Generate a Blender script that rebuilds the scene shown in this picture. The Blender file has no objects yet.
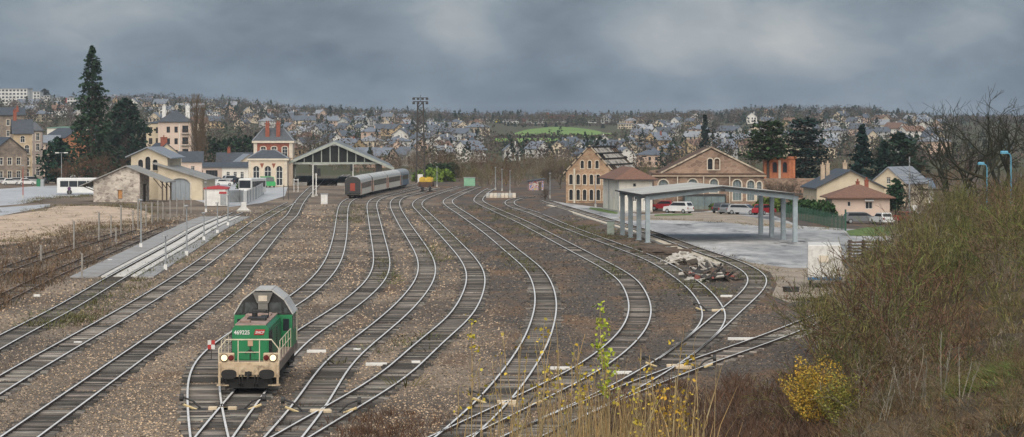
import bpy, math, random
import numpy as np
from mathutils import Vector, Matrix

# ------------------------------------------------------------------ camera, world, sun, exposure
F, H, YH, CX = 2800.0, 12.6, 127.0, 512.0        # focal length in pixels, eye height, horizon row, centre column
scene = bpy.context.scene
COL = scene.collection
cam = bpy.data.cameras.new('camera'); cam_o = bpy.data.objects.new('camera', cam); COL.objects.link(cam_o)
cam.sensor_width = 36.0; cam.lens = F / 1024 * 36.0
cam.shift_y = -(218.5 - YH) / 1024
cam.clip_start = 1.0; cam.clip_end = 30000
cam_o.location = (0, 0, H); cam_o.rotation_euler = (math.radians(90), 0, 0)
scene.camera = cam_o

SUN_EL, SUN_AZ = math.radians(48), math.radians(184)      # azimuth clockwise from +Y: behind the camera
world = bpy.data.worlds.new('World'); scene.world = world; world.use_nodes = True
wn, wl = world.node_tree.nodes, world.node_tree.links
wn.clear()
def N(tree, t, **kw):
    n = tree.nodes.new(t)
    for k, v in kw.items(): setattr(n, k, v)
    return n
def build_world():
    t = world.node_tree; L = t.links.new
    out = N(t, 'ShaderNodeOutputWorld'); bg = N(t, 'ShaderNodeBackground'); bg.inputs[1].default_value = 0.1
    sky = N(t, 'ShaderNodeTexSky', sky_type='NISHITA', sun_disc=False)
    sky.sun_elevation = SUN_EL; sky.sun_rotation = SUN_AZ; sky.air_density = 1.4; sky.dust_density = 3.0
    tc = N(t, 'ShaderNodeTexCoord')
    mp = N(t, 'ShaderNodeMapping'); mp.inputs['Scale'].default_value = (15, 15, 30); mp.inputs['Location'].default_value = (3.62, 0.0, 0.35)
    L(tc.outputs['Generated'], mp.inputs['Vector'])
    big = N(t, 'ShaderNodeTexNoise'); big.inputs['Scale'].default_value = 1.0; big.inputs['Detail'].default_value = 7; big.inputs['Roughness'].default_value = 0.52; big.inputs['Distortion'].default_value = 0.35
    L(mp.outputs[0], big.inputs['Vector'])
    mp2 = N(t, 'ShaderNodeMapping'); mp2.inputs['Scale'].default_value = (45, 45, 95)
    L(tc.outputs['Generated'], mp2.inputs['Vector'])
    sm = N(t, 'ShaderNodeTexNoise'); sm.inputs['Scale'].default_value = 1.0; sm.inputs['Detail'].default_value = 9; sm.inputs['Roughness'].default_value = 0.6; sm.inputs['Distortion'].default_value = 0.5
    L(mp2.outputs[0], sm.inputs['Vector'])
    # the lighter rents in the cloud that the photograph shows
    def rent(px, py, rx, ry, amp, prev):
        c = Vector(((px - CX) / F, 1, (YH - py) / F)).normalized()
        sub = N(t, 'ShaderNodeVectorMath', operation='SUBTRACT'); sub.inputs[1].default_value = c
        L(tc.outputs['Generated'], sub.inputs[0])
        sc = N(t, 'ShaderNodeVectorMath', operation='MULTIPLY'); sc.inputs[1].default_value = (F / rx, 1.0, F / ry)
        L(sub.outputs[0], sc.inputs[0])
        ln = N(t, 'ShaderNodeVectorMath', operation='LENGTH'); L(sc.outputs[0], ln.inputs[0])
        mr = N(t, 'ShaderNodeMapRange', interpolation_type='SMOOTHSTEP'); mr.inputs[1].default_value = 1.0; mr.inputs[2].default_value = 0.0; mr.inputs[3].default_value = 0; mr.inputs[4].default_value = amp
        L(ln.outputs['Value'], mr.inputs[0])
        ad = N(t, 'ShaderNodeMath', operation='ADD'); L(mr.outputs[0], ad.inputs[0]); L(prev, ad.inputs[1])
        return ad.outputs[0]
    m0 = N(t, 'ShaderNodeMath', operation='MULTIPLY_ADD'); m0.inputs[1].default_value = 0.54; m0.inputs[2].default_value = 0.275
    L(big.outputs[0], m0.inputs[0])
    m1 = N(t, 'ShaderNodeMath', operation='MULTIPLY_ADD'); m1.inputs[1].default_value = 0.22
    L(sm.outputs[0], m1.inputs[0]); L(m0.outputs[0], m1.inputs[2])
    v = m1.outputs[0]
    for r in ((700, 25, 150, 75, 0.24), (795, 45, 110, 55, 0.21), (450, 25, 95, 60, 0.16), (470, 55, 60, 40, 0.06), (980, 5, 110, 70, 0.14), (140, 5, 190, 50, 0.06), (640, 60, 100, 60, 0.08), (300, 80, 160, 30, 0.05)):
        v = rent(*r, v)
    cr = N(t, 'ShaderNodeValToRGB')
    e = cr.color_ramp.elements
    e[0].position = 0.56; e[0].color = (0.38, 0.57, 0.84, 1)
    e[1].position = 1.00; e[1].color = (1.9, 2.0, 2.1, 1)
    k = cr.color_ramp.elements.new(0.72); k.color = (0.78, 1.03, 1.33, 1)
    L(v, cr.inputs[0])
    mx = N(t, 'ShaderNodeMix', data_type='RGBA'); mx.inputs[0].default_value = 0.90
    L(sky.outputs[0], mx.inputs[6]); L(cr.outputs[0], mx.inputs[7])
    L(mx.outputs[2], bg.inputs[0]); L(bg.outputs[0], out.inputs[0])
build_world()
sun = bpy.data.lights.new('sun', 'SUN'); sun_o = bpy.data.objects.new('sun', sun); COL.objects.link(sun_o)
sun.energy = 1.5; sun.angle = math.radians(85); sun.color = (1.0, 0.93, 0.83)
_sd = Vector((math.sin(SUN_AZ) * math.cos(SUN_EL), math.cos(SUN_AZ) * math.cos(SUN_EL), math.sin(SUN_EL)))
sun_o.rotation_euler = _sd.to_track_quat('Z', 'Y').to_euler()
vs = scene.view_settings
vs.view_transform = 'Standard'; vs.look = 'None'; vs.gamma = 1.0; vs.use_curve_mapping = False
vs.exposure = 1.35
scene.cycles.max_bounces = 6; scene.cycles.diffuse_bounces = 2; scene.cycles.glossy_bounces = 2
scene.cycles.transmission_bounces = 3; scene.cycles.transparent_max_bounces = 6; scene.cycles.volume_bounces = 0
scene.cycles.use_denoising = True

rnd = random.Random(7)
nrs = np.random.RandomState(11)

# ------------------------------------------------------------------ places
def smooth(a, b, x):
    t = min(1.0, max(0.0, (x - a) / (b - a))); return t * t * (3 - 2 * t)
def lerp_tab(tab, x):
    if x <= tab[0][0]: return tab[0][1]
    for (a, va), (b, vb) in zip(tab, tab[1:]):
        if x <= b:
            t = (x - a) / (b - a); t = t * t * (3 - 2 * t)
            return va + (vb - va) * t
    return tab[-1][1]
CREST = [(-900, 96), (-300, 96), (0, 101), (60, 106), (130, 104), (230, 108), (300, 116), (400, 119), (480, 122), (600, 122.5), (700, 121), (770, 117), (850, 117), (950, 122), (1100, 122), (1500, 118), (2200, 116)]
def bank_toe(y): return 12.0 + (y - 114) * 0.155
def wob(x, y, s): return math.sin(x * s + 1.3) * math.cos(y * s * 0.8 + 0.4) + 0.5 * math.sin(x * s * 2.3 + y * s * 1.9)
def tz(x, y):
    """height of the land"""
    z = 0.0
    if y > 740:
        u = CX + x / y * F
        crest = 12.6 + (127 - lerp_tab(CREST, u)) * 2500 / F
        z = crest * smooth(740, 2500, y)
        z += 0.9 * wob(x, y, 0.011) * smooth(800, 1400, y)
        if y > 2600: z -= (y - 2600) * 0.006
        return z
    if y < 340:
        b = x - bank_toe(y) + 1.2 * math.sin(y * 0.09) + 0.6 * math.sin(y * 0.31)
        if b > 0:
            hb = 8.5 * (1 - math.exp(-b * 0.40 / 8.5)) * (1 - smooth(290, 340, y))
            hb += 0.35 * wob(x, y, 0.45) * min(1, b / 4) * (1 - smooth(290, 340, y))
            z = max(0, hb)
    if y < 104: z = max(z, min(4.8, (104 - y) * 0.11))
    return z
def G(x, y):                       # a point of the flat yard
    d = F * H / (y - YH); return Vector(((x - CX) / F * d, d, 0))
def A(x, y, d): return Vector(((x - CX) / F * d, d, H - (y - YH) / F * d))
def hit(x, y):                     # where the sight line meets the land
    d = 100.0
    while d < 4200:
        p = A(x, y, d)
        if p.z <= tz(p.x, p.y): return Vector((p.x, p.y, tz(p.x, p.y)))
        d += max(1.0, d * 0.006)
    p = A(x, y, 2450.0); return Vector((p.x, p.y, tz(p.x, p.y)))

# ------------------------------------------------------------------ scene helpers
def tag(o, label=None, cat=None, group=None, kind=None):
    if label: o['label'] = label
    if cat: o['category'] = cat
    if group: o['group'] = group
    if kind: o['kind'] = kind
    return o
def link(o, parent=None):
    COL.objects.link(o)
    if parent is not None: o.parent = parent
    return o
def thing(name, label, cat, loc=(0, 0, 0), rz=0.0, group=None):
    o = bpy.data.objects.new(name, None); o.empty_display_size = 0.2
    link(o); o.location = loc; o.rotation_euler = (0, 0, rz)
    return tag(o, label, cat, group)
def dup(root, loc=None, rz=None, label=None, scale=None, parent=None):
    r = root.copy(); link(r, parent)
    if loc is not None: r.location = loc
    if rz is not None: r.rotation_euler = (0, 0, rz)
    if scale is not None: r.scale = (scale,) * 3 if not hasattr(scale, '__len__') else scale
    if label: r['label'] = label
    for ch in root.children: dup(ch, parent=r)
    return r

class MB:
    """collects faces for one mesh"""
    def __init__(s): s.v = []; s.f = []; s.m = []; s.mi = 0
    def slot(s, i): s.mi = i; return s
    def face(s, pts, mi=None):
        b = len(s.v); s.v.extend(tuple(p) for p in pts); s.f.append(tuple(range(b, b + len(pts)))); s.m.append(s.mi if mi is None else mi); return s
    def poly(s, verts, faces, mi=None):
        b = len(s.v); s.v.extend(tuple(p) for p in verts)
        for f in faces: s.f.append(tuple(b + i for i in f)); s.m.append(s.mi if mi is None else mi)
        return s
    def box(s, x0, x1, y0, y1, z0, z1, mi=None):
        v = [(x0, y0, z0), (x1, y0, z0), (x1, y1, z0), (x0, y1, z0), (x0, y0, z1), (x1, y0, z1), (x1, y1, z1), (x0, y1, z1)]
        return s.poly(v, [(0, 3, 2, 1), (4, 5, 6, 7), (0, 1, 5, 4), (1, 2, 6, 5), (2, 3, 7, 6), (3, 0, 4, 7)], mi)
    def cbox(s, x0, x1, y0, y1, z0, z1, c=0.03, mi=None):
        """box with chamfered vertical and top edges"""
        def ring(i, z): return [(x0 + i + (c if k in (0,) else 0), 0, 0) for k in ()]
        a = [(x0 + c, y0), (x1 - c, y0), (x1, y0 + c), (x1, y1 - c), (x1 - c, y1), (x0 + c, y1), (x0, y1 - c), (x0, y0 + c)]
        b = [(x0 + c * 1.6, y0 + c), (x1 - c * 1.6, y0 + c), (x1 - c, y0 + c * 1.6), (x1 - c, y1 - c * 1.6), (x1 - c * 1.6, y1 - c), (x0 + c * 1.6, y1 - c), (x0 + c, y1 - c * 1.6), (x0 + c, y0 + c * 1.6)]
        v = [(x, y, z0) for x, y in a] + [(x, y, z1 - c) for x, y in a] + [(x, y, z1) for x, y in b]
        f = [tuple(range(7, -1, -1)), tuple(range(16, 24))]
        for i in range(8):
            j = (i + 1) % 8; f += [(i, j, 8 + j, 8 + i), (8 + i, 8 + j, 16 + j, 16 + i)]
        return s.poly(v, f, mi)
    def prism(s, prof, a0, a1, axis='y', mi=None):
        """closed profile extruded along an axis: y -> (x,z), x -> (y,z), z -> (x,y)"""
        def P(p, a):
            return (p[0], a, p[1]) if axis == 'y' else (a, p[0], p[1]) if axis == 'x' else (p[0], p[1], a)
        n = len(prof); v = [P(p, a0) for p in prof] + [P(p, a1) for p in prof]
        f = [tuple(range(n)), tuple(range(2 * n - 1, n - 1, -1))]
        for i in range(n):
            j = (i + 1) % n; f.append((j, i, n + i, n + j))
        return s.poly(v, f, mi)
    def tube(s, pts, r, n=6, mi=None, r1=None, cap=True):
        pts = [Vector(p) for p in pts]; k = len(pts); b = len(s.v)
        prev = None
        for i, p in enumerate(pts):
            d = (pts[min(i + 1, k - 1)] - pts[max(i - 1, 0)]).normalized()
            a = d.orthogonal().normalized() if prev is None else (prev - d * prev.dot(d)).normalized()
            prev = a; c = d.cross(a)
            rr = r if r1 is None else r + (r1 - r) * i / (k - 1)
            for j in range(n):
                t = 2 * math.pi * j / n; s.v.append(tuple(p + (a * math.cos(t) + c * math.sin(t)) * rr))
        mm = s.mi if mi is None else mi
        for i in range(k - 1):
            for j in range(n):
                q = (j + 1) % n; s.f.append((b + i * n + j, b + i * n + q, b + (i + 1) * n + q, b + (i + 1) * n + j)); s.m.append(mm)
        if cap:
            s.f.append(tuple(b + j for j in range(n - 1, -1, -1))); s.m.append(mm)
            s.f.append(tuple(b + (k - 1) * n + j for j in range(n))); s.m.append(mm)
        return s
    def disc(s, c, axis, r, h, n=14, mi=None):
        c = Vector(c); a = Vector(axis).normalized()
        return s.tube([c - a * h / 2, c + a * h / 2], r, n, mi)
    def build(s, name, mats, parent=None, smooth_=False):
        me = bpy.data.meshes.new(name); me.from_pydata(s.v, [], s.f)
        for m in (mats if isinstance(mats, (list, tuple)) else [mats]): me.materials.append(m)
        if any(s.m): me.polygons.foreach_set('material_index', s.m)
        if smooth_: me.polygons.foreach_set('use_smooth', [True] * len(s.f))
        me.update()
        return link(bpy.data.objects.new(name, me), parent)

def np_mesh(name, V, Fc, mat, parent=None, col=None, smooth_=False):
    """fast mesh from arrays; Fc (n,k) all of one size; col per vertex tint"""
    me = bpy.data.meshes.new(name); n, k = Fc.shape
    me.vertices.add(len(V)); me.vertices.foreach_set('co', np.ascontiguousarray(V, np.float32).ravel())
    me.loops.add(n * k); me.loops.foreach_set('vertex_index', np.ascontiguousarray(Fc, np.int32).ravel())
    me.polygons.add(n); me.polygons.foreach_set('loop_start', np.arange(0, n * k, k, dtype=np.int32)); me.polygons.foreach_set('loop_total', np.full(n, k, np.int32))
    if col is not None:
        a = me.attributes.new('tint', 'FLOAT_COLOR', 'POINT')
        c = np.ones((len(V), 4), np.float32); c[:, :3] = col; a.data.foreach_set('color', c.ravel())
    me.materials.append(mat); me.update(calc_edges=True); me.validate()
    if smooth_: me.polygons.foreach_set('use_smooth', [True] * n)
    o = bpy.data.objects.new(name, me)
    return link(o, parent)

def segs_arrays(segs, n=3):
    """segs: list of (p0, p1, r0, r1) -> open tubes"""
    S = np.array([[*a, *b, r, q] for a, b, r, q in segs], float)
    p0, p1, r0, r1 = S[:, :3], S[:, 3:6], S[:, 6], S[:, 7]
    d = p1 - p0; d /= np.linalg.norm(d, axis=1)[:, None] + 1e-9
    up = np.where(np.abs(d[:, 2:3]) < 0.9, [[0, 0, 1.0]], [[1.0, 0, 0]])
    a = np.cross(d, up); a /= np.linalg.norm(a, axis=1)[:, None] + 1e-9
    c = np.cross(d, a); rings = []
    for p, r in ((p0, r0), (p1, r1)):
        for j in range(n):
            t = 2 * math.pi * j / n
            rings.append(p + (a * math.cos(t) + c * math.sin(t)) * r[:, None])
    m = len(S); V = np.stack(rings, 1).reshape(-1, 3)
    base = np.arange(m)[:, None] * (2 * n)
    Fs = [np.concatenate([base + j, base + (j + 1) % n, base + n + (j + 1) % n, base + n + j], 1) for j in range(n)]
    return V, np.concatenate(Fs, 0)
def leaf_arrays(P, size, rs, flat=0.0, jit=0.4):
    """one small quad at each point, turned at random (flat=1: nearly level)"""
    n = len(P); nrm = rs.normal(size=(n, 3)); nrm[:, :2] *= (1 - flat); nrm[:, 2] += flat * np.sign(nrm[:, 2] + 1e-6)
    nrm /= np.linalg.norm(nrm, axis=1)[:, None]
    ref = rs.normal(size=(n, 3)); a = np.cross(nrm, ref); a /= np.linalg.norm(a, axis=1)[:, None]; b = np.cross(nrm, a)
    s = (size * (1 + jit * (rs.rand(n) * 2 - 1)))[:, None]
    V = np.stack([P - a * s - b * s * .6, P + a * s - b * s * .6, P + a * s * .7 + b * s * .7, P - a * s * .7 + b * s * .7], 1).reshape(-1, 3)
    return V, np.arange(4 * n).reshape(n, 4)
def join_arrays(parts):
    Vs, Fs, k = [], [], 0
    for V, Fc in parts: Vs.append(V); Fs.append(Fc + k); k += len(V)
    return np.concatenate(Vs), np.concatenate(Fs)

# ------------------------------------------------------------------ materials
MATS = {}
def mat(name, c1, c2=None, scale=2.0, rough=0.8, metal=0.0, bump=0.0, bscale=None, spec=0.5, rand=0.0, tint=False, grime=None, detail=5, contrast=(0.35, 0.65), emit=None, stretch=None, fine=0.0, fscale=8.0):
    if name in MATS: return MATS[name]
    m = bpy.data.materials.new(name); m.use_nodes = True; t = m.node_tree; L = t.links.new
    bs = t.nodes['Principled BSDF']; bs.inputs['Roughness'].default_value = rough; bs.inputs['Metallic'].default_value = metal; bs.inputs['Specular IOR Level'].default_value = spec
    tc = N(t, 'ShaderNodeTexCoord'); vec = tc.outputs['Object']
    if stretch:
        mp = N(t, 'ShaderNodeMapping'); mp.inputs['Scale'].default_value = stretch; L(vec, mp.inputs[0]); vec = mp.outputs[0]
    if c2 is None: c2 = tuple(c * 0.72 for c in c1)
    nz = N(t, 'ShaderNodeTexNoise'); nz.inputs['Scale'].default_value = scale; nz.inputs['Detail'].default_value = detail; nz.inputs['Roughness'].default_value = 0.62
    L(vec, nz.inputs['Vector'])
    cr = N(t, 'ShaderNodeValToRGB'); e = cr.color_ramp.elements
    e[0].position, e[1].position = contrast; e[0].color = (*c2, 1); e[1].color = (*c1, 1)
    L(nz.outputs[0], cr.inputs[0]); col = cr.outputs[0]
    if fine:
        fz = N(t, 'ShaderNodeTexNoise'); fz.inputs['Scale'].default_value = fscale; fz.inputs['Detail'].default_value = 3; L(vec, fz.inputs['Vector'])
        mr = N(t, 'ShaderNodeMapRange'); mr.inputs[1].default_value = 0.3; mr.inputs[2].default_value = 0.7; mr.inputs[3].default_value = 1 - fine; mr.inputs[4].default_value = 1 + fine
        L(fz.outputs[0], mr.inputs[0]); mu = N(t, 'ShaderNodeVectorMath', operation='SCALE'); L(col, mu.inputs[0]); L(mr.outputs[0], mu.inputs['Scale']); col = mu.outputs[0]
    if grime:                                   # (colour, scale, low, high): dirt and stains
        gz = N(t, 'ShaderNodeTexNoise'); gz.inputs['Scale'].default_value = grime[1]; gz.inputs['Detail'].default_value = 6; gz.inputs['Roughness'].default_value = 0.7; L(vec, gz.inputs['Vector'])
        mr = N(t, 'ShaderNodeMapRange'); mr.inputs[1].default_value = grime[2]; mr.inputs[2].default_value = grime[3]; L(gz.outputs[0], mr.inputs[0])
        mx = N(t, 'ShaderNodeMix', data_type='RGBA'); L(mr.outputs[0], mx.inputs[0]); L(col, mx.inputs[6]); mx.inputs[7].default_value = (*grime[0], 1); col = mx.outputs[2]
    if tint:
        at = N(t, 'ShaderNodeAttribute', attribute_name='tint'); mu = N(t, 'ShaderNodeVectorMath', operation='MULTIPLY'); L(col, mu.inputs[0]); L(at.outputs['Color'], mu.inputs[1]); col = mu.outputs[0]
    if rand:
        oi = N(t, 'ShaderNodeObjectInfo'); mr = N(t, 'ShaderNodeMapRange'); mr.inputs[3].default_value = 1 - rand; mr.inputs[4].default_value = 1 + rand
        L(oi.outputs['Random'], mr.inputs[0]); mu = N(t, 'ShaderNodeVectorMath', operation='SCALE'); L(col, mu.inputs[0]); L(mr.outputs[0], mu.inputs['Scale']); col = mu.outputs[0]
    L(col, bs.inputs['Base Color'])
    if bump:
        bz = N(t, 'ShaderNodeTexNoise'); bz.inputs['Scale'].default_value = bscale or scale * 4; bz.inputs['Detail'].default_value = 4; L(vec, bz.inputs['Vector'])
        bp = N(t, 'ShaderNodeBump'); bp.inputs['Strength'].default_value = bump; bp.inputs['Distance'].default_value = 0.06; L(bz.outputs[0], bp.inputs['Height']); L(bp.outputs[0], bs.inputs['Normal'])
    if emit:
        bs.inputs['Emission Color'].default_value = (*emit[:3], 1); bs.inputs['Emission Strength'].default_value = emit[3]
    MATS[name] = m; return m
def stone_mat(name, c1, c2, mortar, sx=1.6, sz=2.6, mix=0.5):
    """coursed rubble: cells of differing tone with paler joints"""
    if name in MATS: return MATS[name]
    m = bpy.data.materials.new(name); m.use_nodes = True; t = m.node_tree; L = t.links.new
    bs = t.nodes['Principled BSDF']; bs.inputs['Roughness'].default_value = 0.9
    tc = N(t, 'ShaderNodeTexCoord'); mp = N(t, 'ShaderNodeMapping'); mp.inputs['Scale'].default_value = (sx, sx, sz); L(tc.outputs['Object'], mp.inputs[0])
    vo = N(t, 'ShaderNodeTexVoronoi'); vo.inputs['Scale'].default_value = 1.0; L(mp.outputs[0], vo.inputs['Vector'])
    sp = N(t, 'ShaderNodeSeparateColor'); L(vo.outputs['Color'], sp.inputs[0])
    cr = N(t, 'ShaderNodeValToRGB'); e = cr.color_ramp.elements; e[0].color = (*c2, 1); e[1].color = (*c1, 1); L(sp.outputs[0], cr.inputs[0])
    ed = N(t, 'ShaderNodeTexVoronoi', feature='DISTANCE_TO_EDGE'); ed.inputs['Scale'].default_value = 1.0; L(mp.outputs[0], ed.inputs['Vector'])
    mr = N(t, 'ShaderNodeMapRange'); mr.inputs[1].default_value = 0.02; mr.inputs[2].default_value = 0.09; mr.inputs[3].default_value = mix; mr.inputs[4].default_value = 0; L(ed.outputs[0], mr.inputs[0])
    mx = N(t, 'ShaderNodeMix', data_type='RGBA'); L(mr.outputs[0], mx.inputs[0]); L(cr.outputs[0], mx.inputs[6]); mx.inputs[7].default_value = (*mortar, 1)
    nz = N(t, 'ShaderNodeTexNoise'); nz.inputs['Scale'].default_value = 0.35; nz.inputs['Detail'].default_value = 6; L(tc.outputs['Object'], nz.inputs['Vector'])
    m2 = N(t, 'ShaderNodeMapRange'); m2.inputs[1].default_value = 0.35; m2.inputs[2].default_value = 0.7; m2.inputs[3].default_value = 1.12; m2.inputs[4].default_value = 0.66; L(nz.outputs[0], m2.inputs[0])
    mu = N(t, 'ShaderNodeVectorMath', operation='SCALE'); L(mx.outputs[2], mu.inputs[0]); L(m2.outputs[0], mu.inputs['Scale'])
    L(mu.outputs[0], bs.inputs['Base Color'])
    bp = N(t, 'ShaderNodeBump'); bp.inputs['Strength'].default_value = 0.5; bp.inputs['Distance'].default_value = 0.04; L(ed.outputs[0], bp.inputs['Height']); L(bp.outputs[0], bs.inputs['Normal'])
    MATS[name] = m; return m

glass = mat('window_glass', (0.035, 0.042, 0.05), (0.02, 0.024, 0.03), 0.8, rough=0.12, spec=0.6)
glass_pale = mat('pale_glass', (0.20, 0.25, 0.25), (0.12, 0.16, 0.17), 0.7, rough=0.2)
m_white = mat('white_paint', (0.78, 0.77, 0.74), (0.62, 0.61, 0.58), 1.2, rough=0.6, grime=((0.35, 0.32, 0.28), 0.8, 0.55, 0.8))
m_dark = mat('dark_steel', (0.045, 0.043, 0.042), (0.025, 0.024, 0.023), 3, rough=0.65)
m_galv = mat('galvanised_steel', (0.36, 0.38, 0.39), (0.26, 0.27, 0.28), 2, rough=0.5, metal=0.2)
m_conc = mat('concrete', (0.48, 0.46, 0.42), (0.34, 0.32, 0.29), 1.5, rough=0.9, bump=0.2)
m_rust = mat('rusty_metal', (0.13, 0.07, 0.04), (0.06, 0.035, 0.025), 2.5, rough=0.85)
m_slate = mat('slate_roof', (0.075, 0.085, 0.10), (0.045, 0.052, 0.062), 1.6, rough=0.55, bump=0.3, stretch=(1, 1, 3))
m_slate_pale = mat('pale_slate_roof', (0.27, 0.29, 0.32), (0.19, 0.205, 0.23), 1.4, rough=0.5, stretch=(1, 1, 3))
m_tile = mat('brown_tile_roof', (0.22, 0.115, 0.075), (0.13, 0.07, 0.05), 2.5, rough=0.8, bump=0.4, stretch=(2, 2, 4), fine=0.2, fscale=5)
m_cream = mat('cream_render', (0.66, 0.56, 0.41), (0.55, 0.46, 0.33), 0.6, rough=0.9, grime=((0.33, 0.28, 0.21), 0.5, 0.56, 0.85))
m_pink = mat('pink_beige_render', (0.66, 0.52, 0.43), (0.58, 0.45, 0.37), 0.5, rough=0.9)
m_white_render = mat('white_render', (0.74, 0.70, 0.62), (0.64, 0.60, 0.53), 0.5, rough=0.9, grime=((0.40, 0.37, 0.32), 0.6, 0.55, 0.85))
m_brick = mat('red_brick', (0.33, 0.105, 0.065), (0.21, 0.065, 0.042), 3.5, rough=0.9, bump=0.3, fine=0.2, fscale=9)
m_limestone = mat('limestone_trim', (0.68, 0.60, 0.48), (0.54, 0.47, 0.38), 1.6, rough=0.85)
m_timber = mat('weathered_timber', (0.16, 0.12, 0.09), (0.08, 0.06, 0.05), 2, rough=0.9, stretch=(1, 5, 5))
# ================================================================== the setting: land, yard surfaces
def ground_mat():
    m = bpy.data.materials.new('yard_ground'); m.use_nodes = True; t = m.node_tree; L = t.links.new
    bs = t.nodes['Principled BSDF']; bs.inputs['Roughness'].default_value = 0.95; bs.inputs['Specular IOR Level'].default_value = 0.2
    tc = N(t, 'ShaderNodeTexCoord'); P = tc.outputs['Object']
    def noise(scale, det=5, rough=0.6, stretch=None, dist=0.0):
        v = P
        if stretch:
            mp = N(t, 'ShaderNodeMapping'); mp.inputs['Scale'].default_value = stretch; L(P, mp.inputs[0]); v = mp.outputs[0]
        n = N(t, 'ShaderNodeTexNoise'); n.inputs['Scale'].default_value = scale; n.inputs['Detail'].default_value = det; n.inputs['Roughness'].default_value = rough; n.inputs['Distortion'].default_value = dist
        L(v, n.inputs['Vector']); return n.outputs[0]
    def rng(v, a, b, c=0.0, d=1.0):
        r = N(t, 'ShaderNodeMapRange'); r.inputs[1].default_value = a; r.inputs[2].default_value = b; r.inputs[3].default_value = c; r.inputs[4].default_value = d; L(v, r.inputs[0]); return r.outputs[0]
    def mix(f, a, b):
        x = N(t, 'ShaderNodeMix', data_type='RGBA'); L(f, x.inputs[0])
        for s, k in ((a, 6), (b, 7)):
            if isinstance(s, tuple): x.inputs[k].default_value = (*s, 1)
            else: L(s, x.inputs[k])
        return x.outputs[2]
    c = mix(rng(noise(0.045, 4, 0.6), 0.40, 0.62), (0.140, 0.112, 0.090), (0.33, 0.26, 0.195))      # grey-brown to tan ballast
    c = mix(rng(noise(0.10, 6, 0.65, (1.6, 0.45, 1), 0.4), 0.55, 0.70, 0, 0.8), c, (0.175, 0.098, 0.055))   # rust-brown earth
    c = mix(rng(noise(0.07, 6, 0.65, (1.2, 0.4, 1), 0.6), 0.58, 0.72, 0, 0.7), c, (0.085, 0.077, 0.070))    # dark cinders
    c = mix(rng(noise(0.35, 6, 0.7), 0.60, 0.76, 0, 0.45), c, (0.085, 0.095, 0.045))                   # moss and low weeds
    sx = N(t, 'ShaderNodeSeparateXYZ'); L(P, sx.inputs[0])
    # the middle and right of the yard is laid with dark cinders, the left with paler ballast
    l1 = N(t, 'ShaderNodeMath', operation='MULTIPLY_ADD'); L(sx.outputs['Y'], l1.inputs[0]); l1.inputs[1].default_value = 0.0387; L(sx.outputs['X'], l1.inputs[2])
    l2 = N(t, 'ShaderNodeMath', operation='MULTIPLY_ADD'); L(noise(0.12, 5, 0.65), l2.inputs[0]); l2.inputs[1].default_value = 9.0; L(l1.outputs[0], l2.inputs[2])
    cind = mix(rng(noise(0.16, 6, 0.7, (1.3, 0.4, 1), 0.5), 0.46, 0.62), (0.085, 0.076, 0.070), (0.215, 0.125, 0.068))
    c = mix(rng(l2.outputs[0], 7.5, 11.5, 0, 0.85), c, cind)
    c = mix(rng(noise(2.2, 6, 0.8), 0.40, 0.62, 0, 0.60), c, (0.040, 0.034, 0.030))
    g = mix(rng(noise(0.02, 5, 0.6), 0.4, 0.62), (0.065, 0.075, 0.036), (0.085, 0.070, 0.046))          # the land beyond
    c = mix(rng(sx.outputs['Y'], 640, 760), c, g)
    gb = mix(rng(noise(0.30, 6, 0.7), 0.38, 0.62), (0.050, 0.040, 0.027), (0.13, 0.092, 0.055))           # the banks: dead leaves, bramble, grass
    gb = mix(rng(noise(0.16, 5, 0.6, (1, 0.5, 1)), 0.58, 0.68), gb, (0.10, 0.12, 0.04))
    bk = mix(rng(sx.outputs['Z'], 0.05, 0.5), c, gb)
    near = rng(sx.outputs['Y'], 600, 620)
    c = mix(near, bk, c)
    L(c, bs.inputs['Base Color'])
    bp = N(t, 'ShaderNodeBump'); bp.inputs['Strength'].default_value = 0.5; bp.inputs['Distance'].default_value = 0.08; L(noise(5.0, 3, 0.7), bp.inputs['Height']); L(bp.outputs[0], bs.inputs['Normal'])
    return m
def make_ground():
    ys = [-80, -40, 0, 30, 60, 80] + list(np.arange(90, 350, 3.0)) + list(np.geomspace(352, 4600, 140))
    nx = 241; V = []; Fc = []
    for y in ys:
        w = 0.55 * max(y, 60) + 140
        for i in range(nx):
            t = -1 + 2 * i / (nx - 1); x = w * (0.22 * t + 0.78 * t ** 3)
            V.append((x, y, tz(x, y)))
    for j in range(len(ys) - 1):
        for i in range(nx - 1):
            a = j * nx + i; Fc.append((a, a + 1, a + nx + 1, a + nx))
    o = np_mesh('ground', np.array(V), np.array(Fc), ground_mat(), smooth_=True); tag(o, kind='structure')
make_ground()

def sheet(name, pix, z, m, kind='structure', grid=None):
    """a level patch of the yard, its outline given by yard points"""
    P = [G(*p) for p in pix]
    mb = MB(); mb.face([(p.x, p.y, z) for p in P]); o = mb.build(name, m); tag(o, kind=kind)
    bm_fix(o); return o
import bmesh
def bm_fix(o):
    bm = bmesh.new(); bm.from_mesh(o.data); bmesh.ops.triangulate(bm, faces=bm.faces[:])
    for f in bm.faces:
        if f.normal.z < 0: f.normal_flip()
    bm.to_mesh(o.data); bm.free()
m_sand = mat('pale_sand', (0.56, 0.43, 0.32), (0.42, 0.315, 0.23), 0.22, rough=0.95, fine=0.25, fscale=1.6, grime=((0.17, 0.125, 0.085), 0.12, 0.54, 0.68))
m_asph = mat('wet_asphalt', (0.46, 0.45, 0.44), (0.27, 0.27, 0.27), 0.10, rough=0.62, spec=0.35, fine=0.22, fscale=0.9, stretch=(1.0, 0.30, 1), grime=((0.10, 0.10, 0.10), 0.16, 0.56, 0.63), contrast=(0.42, 0.58))
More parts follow.
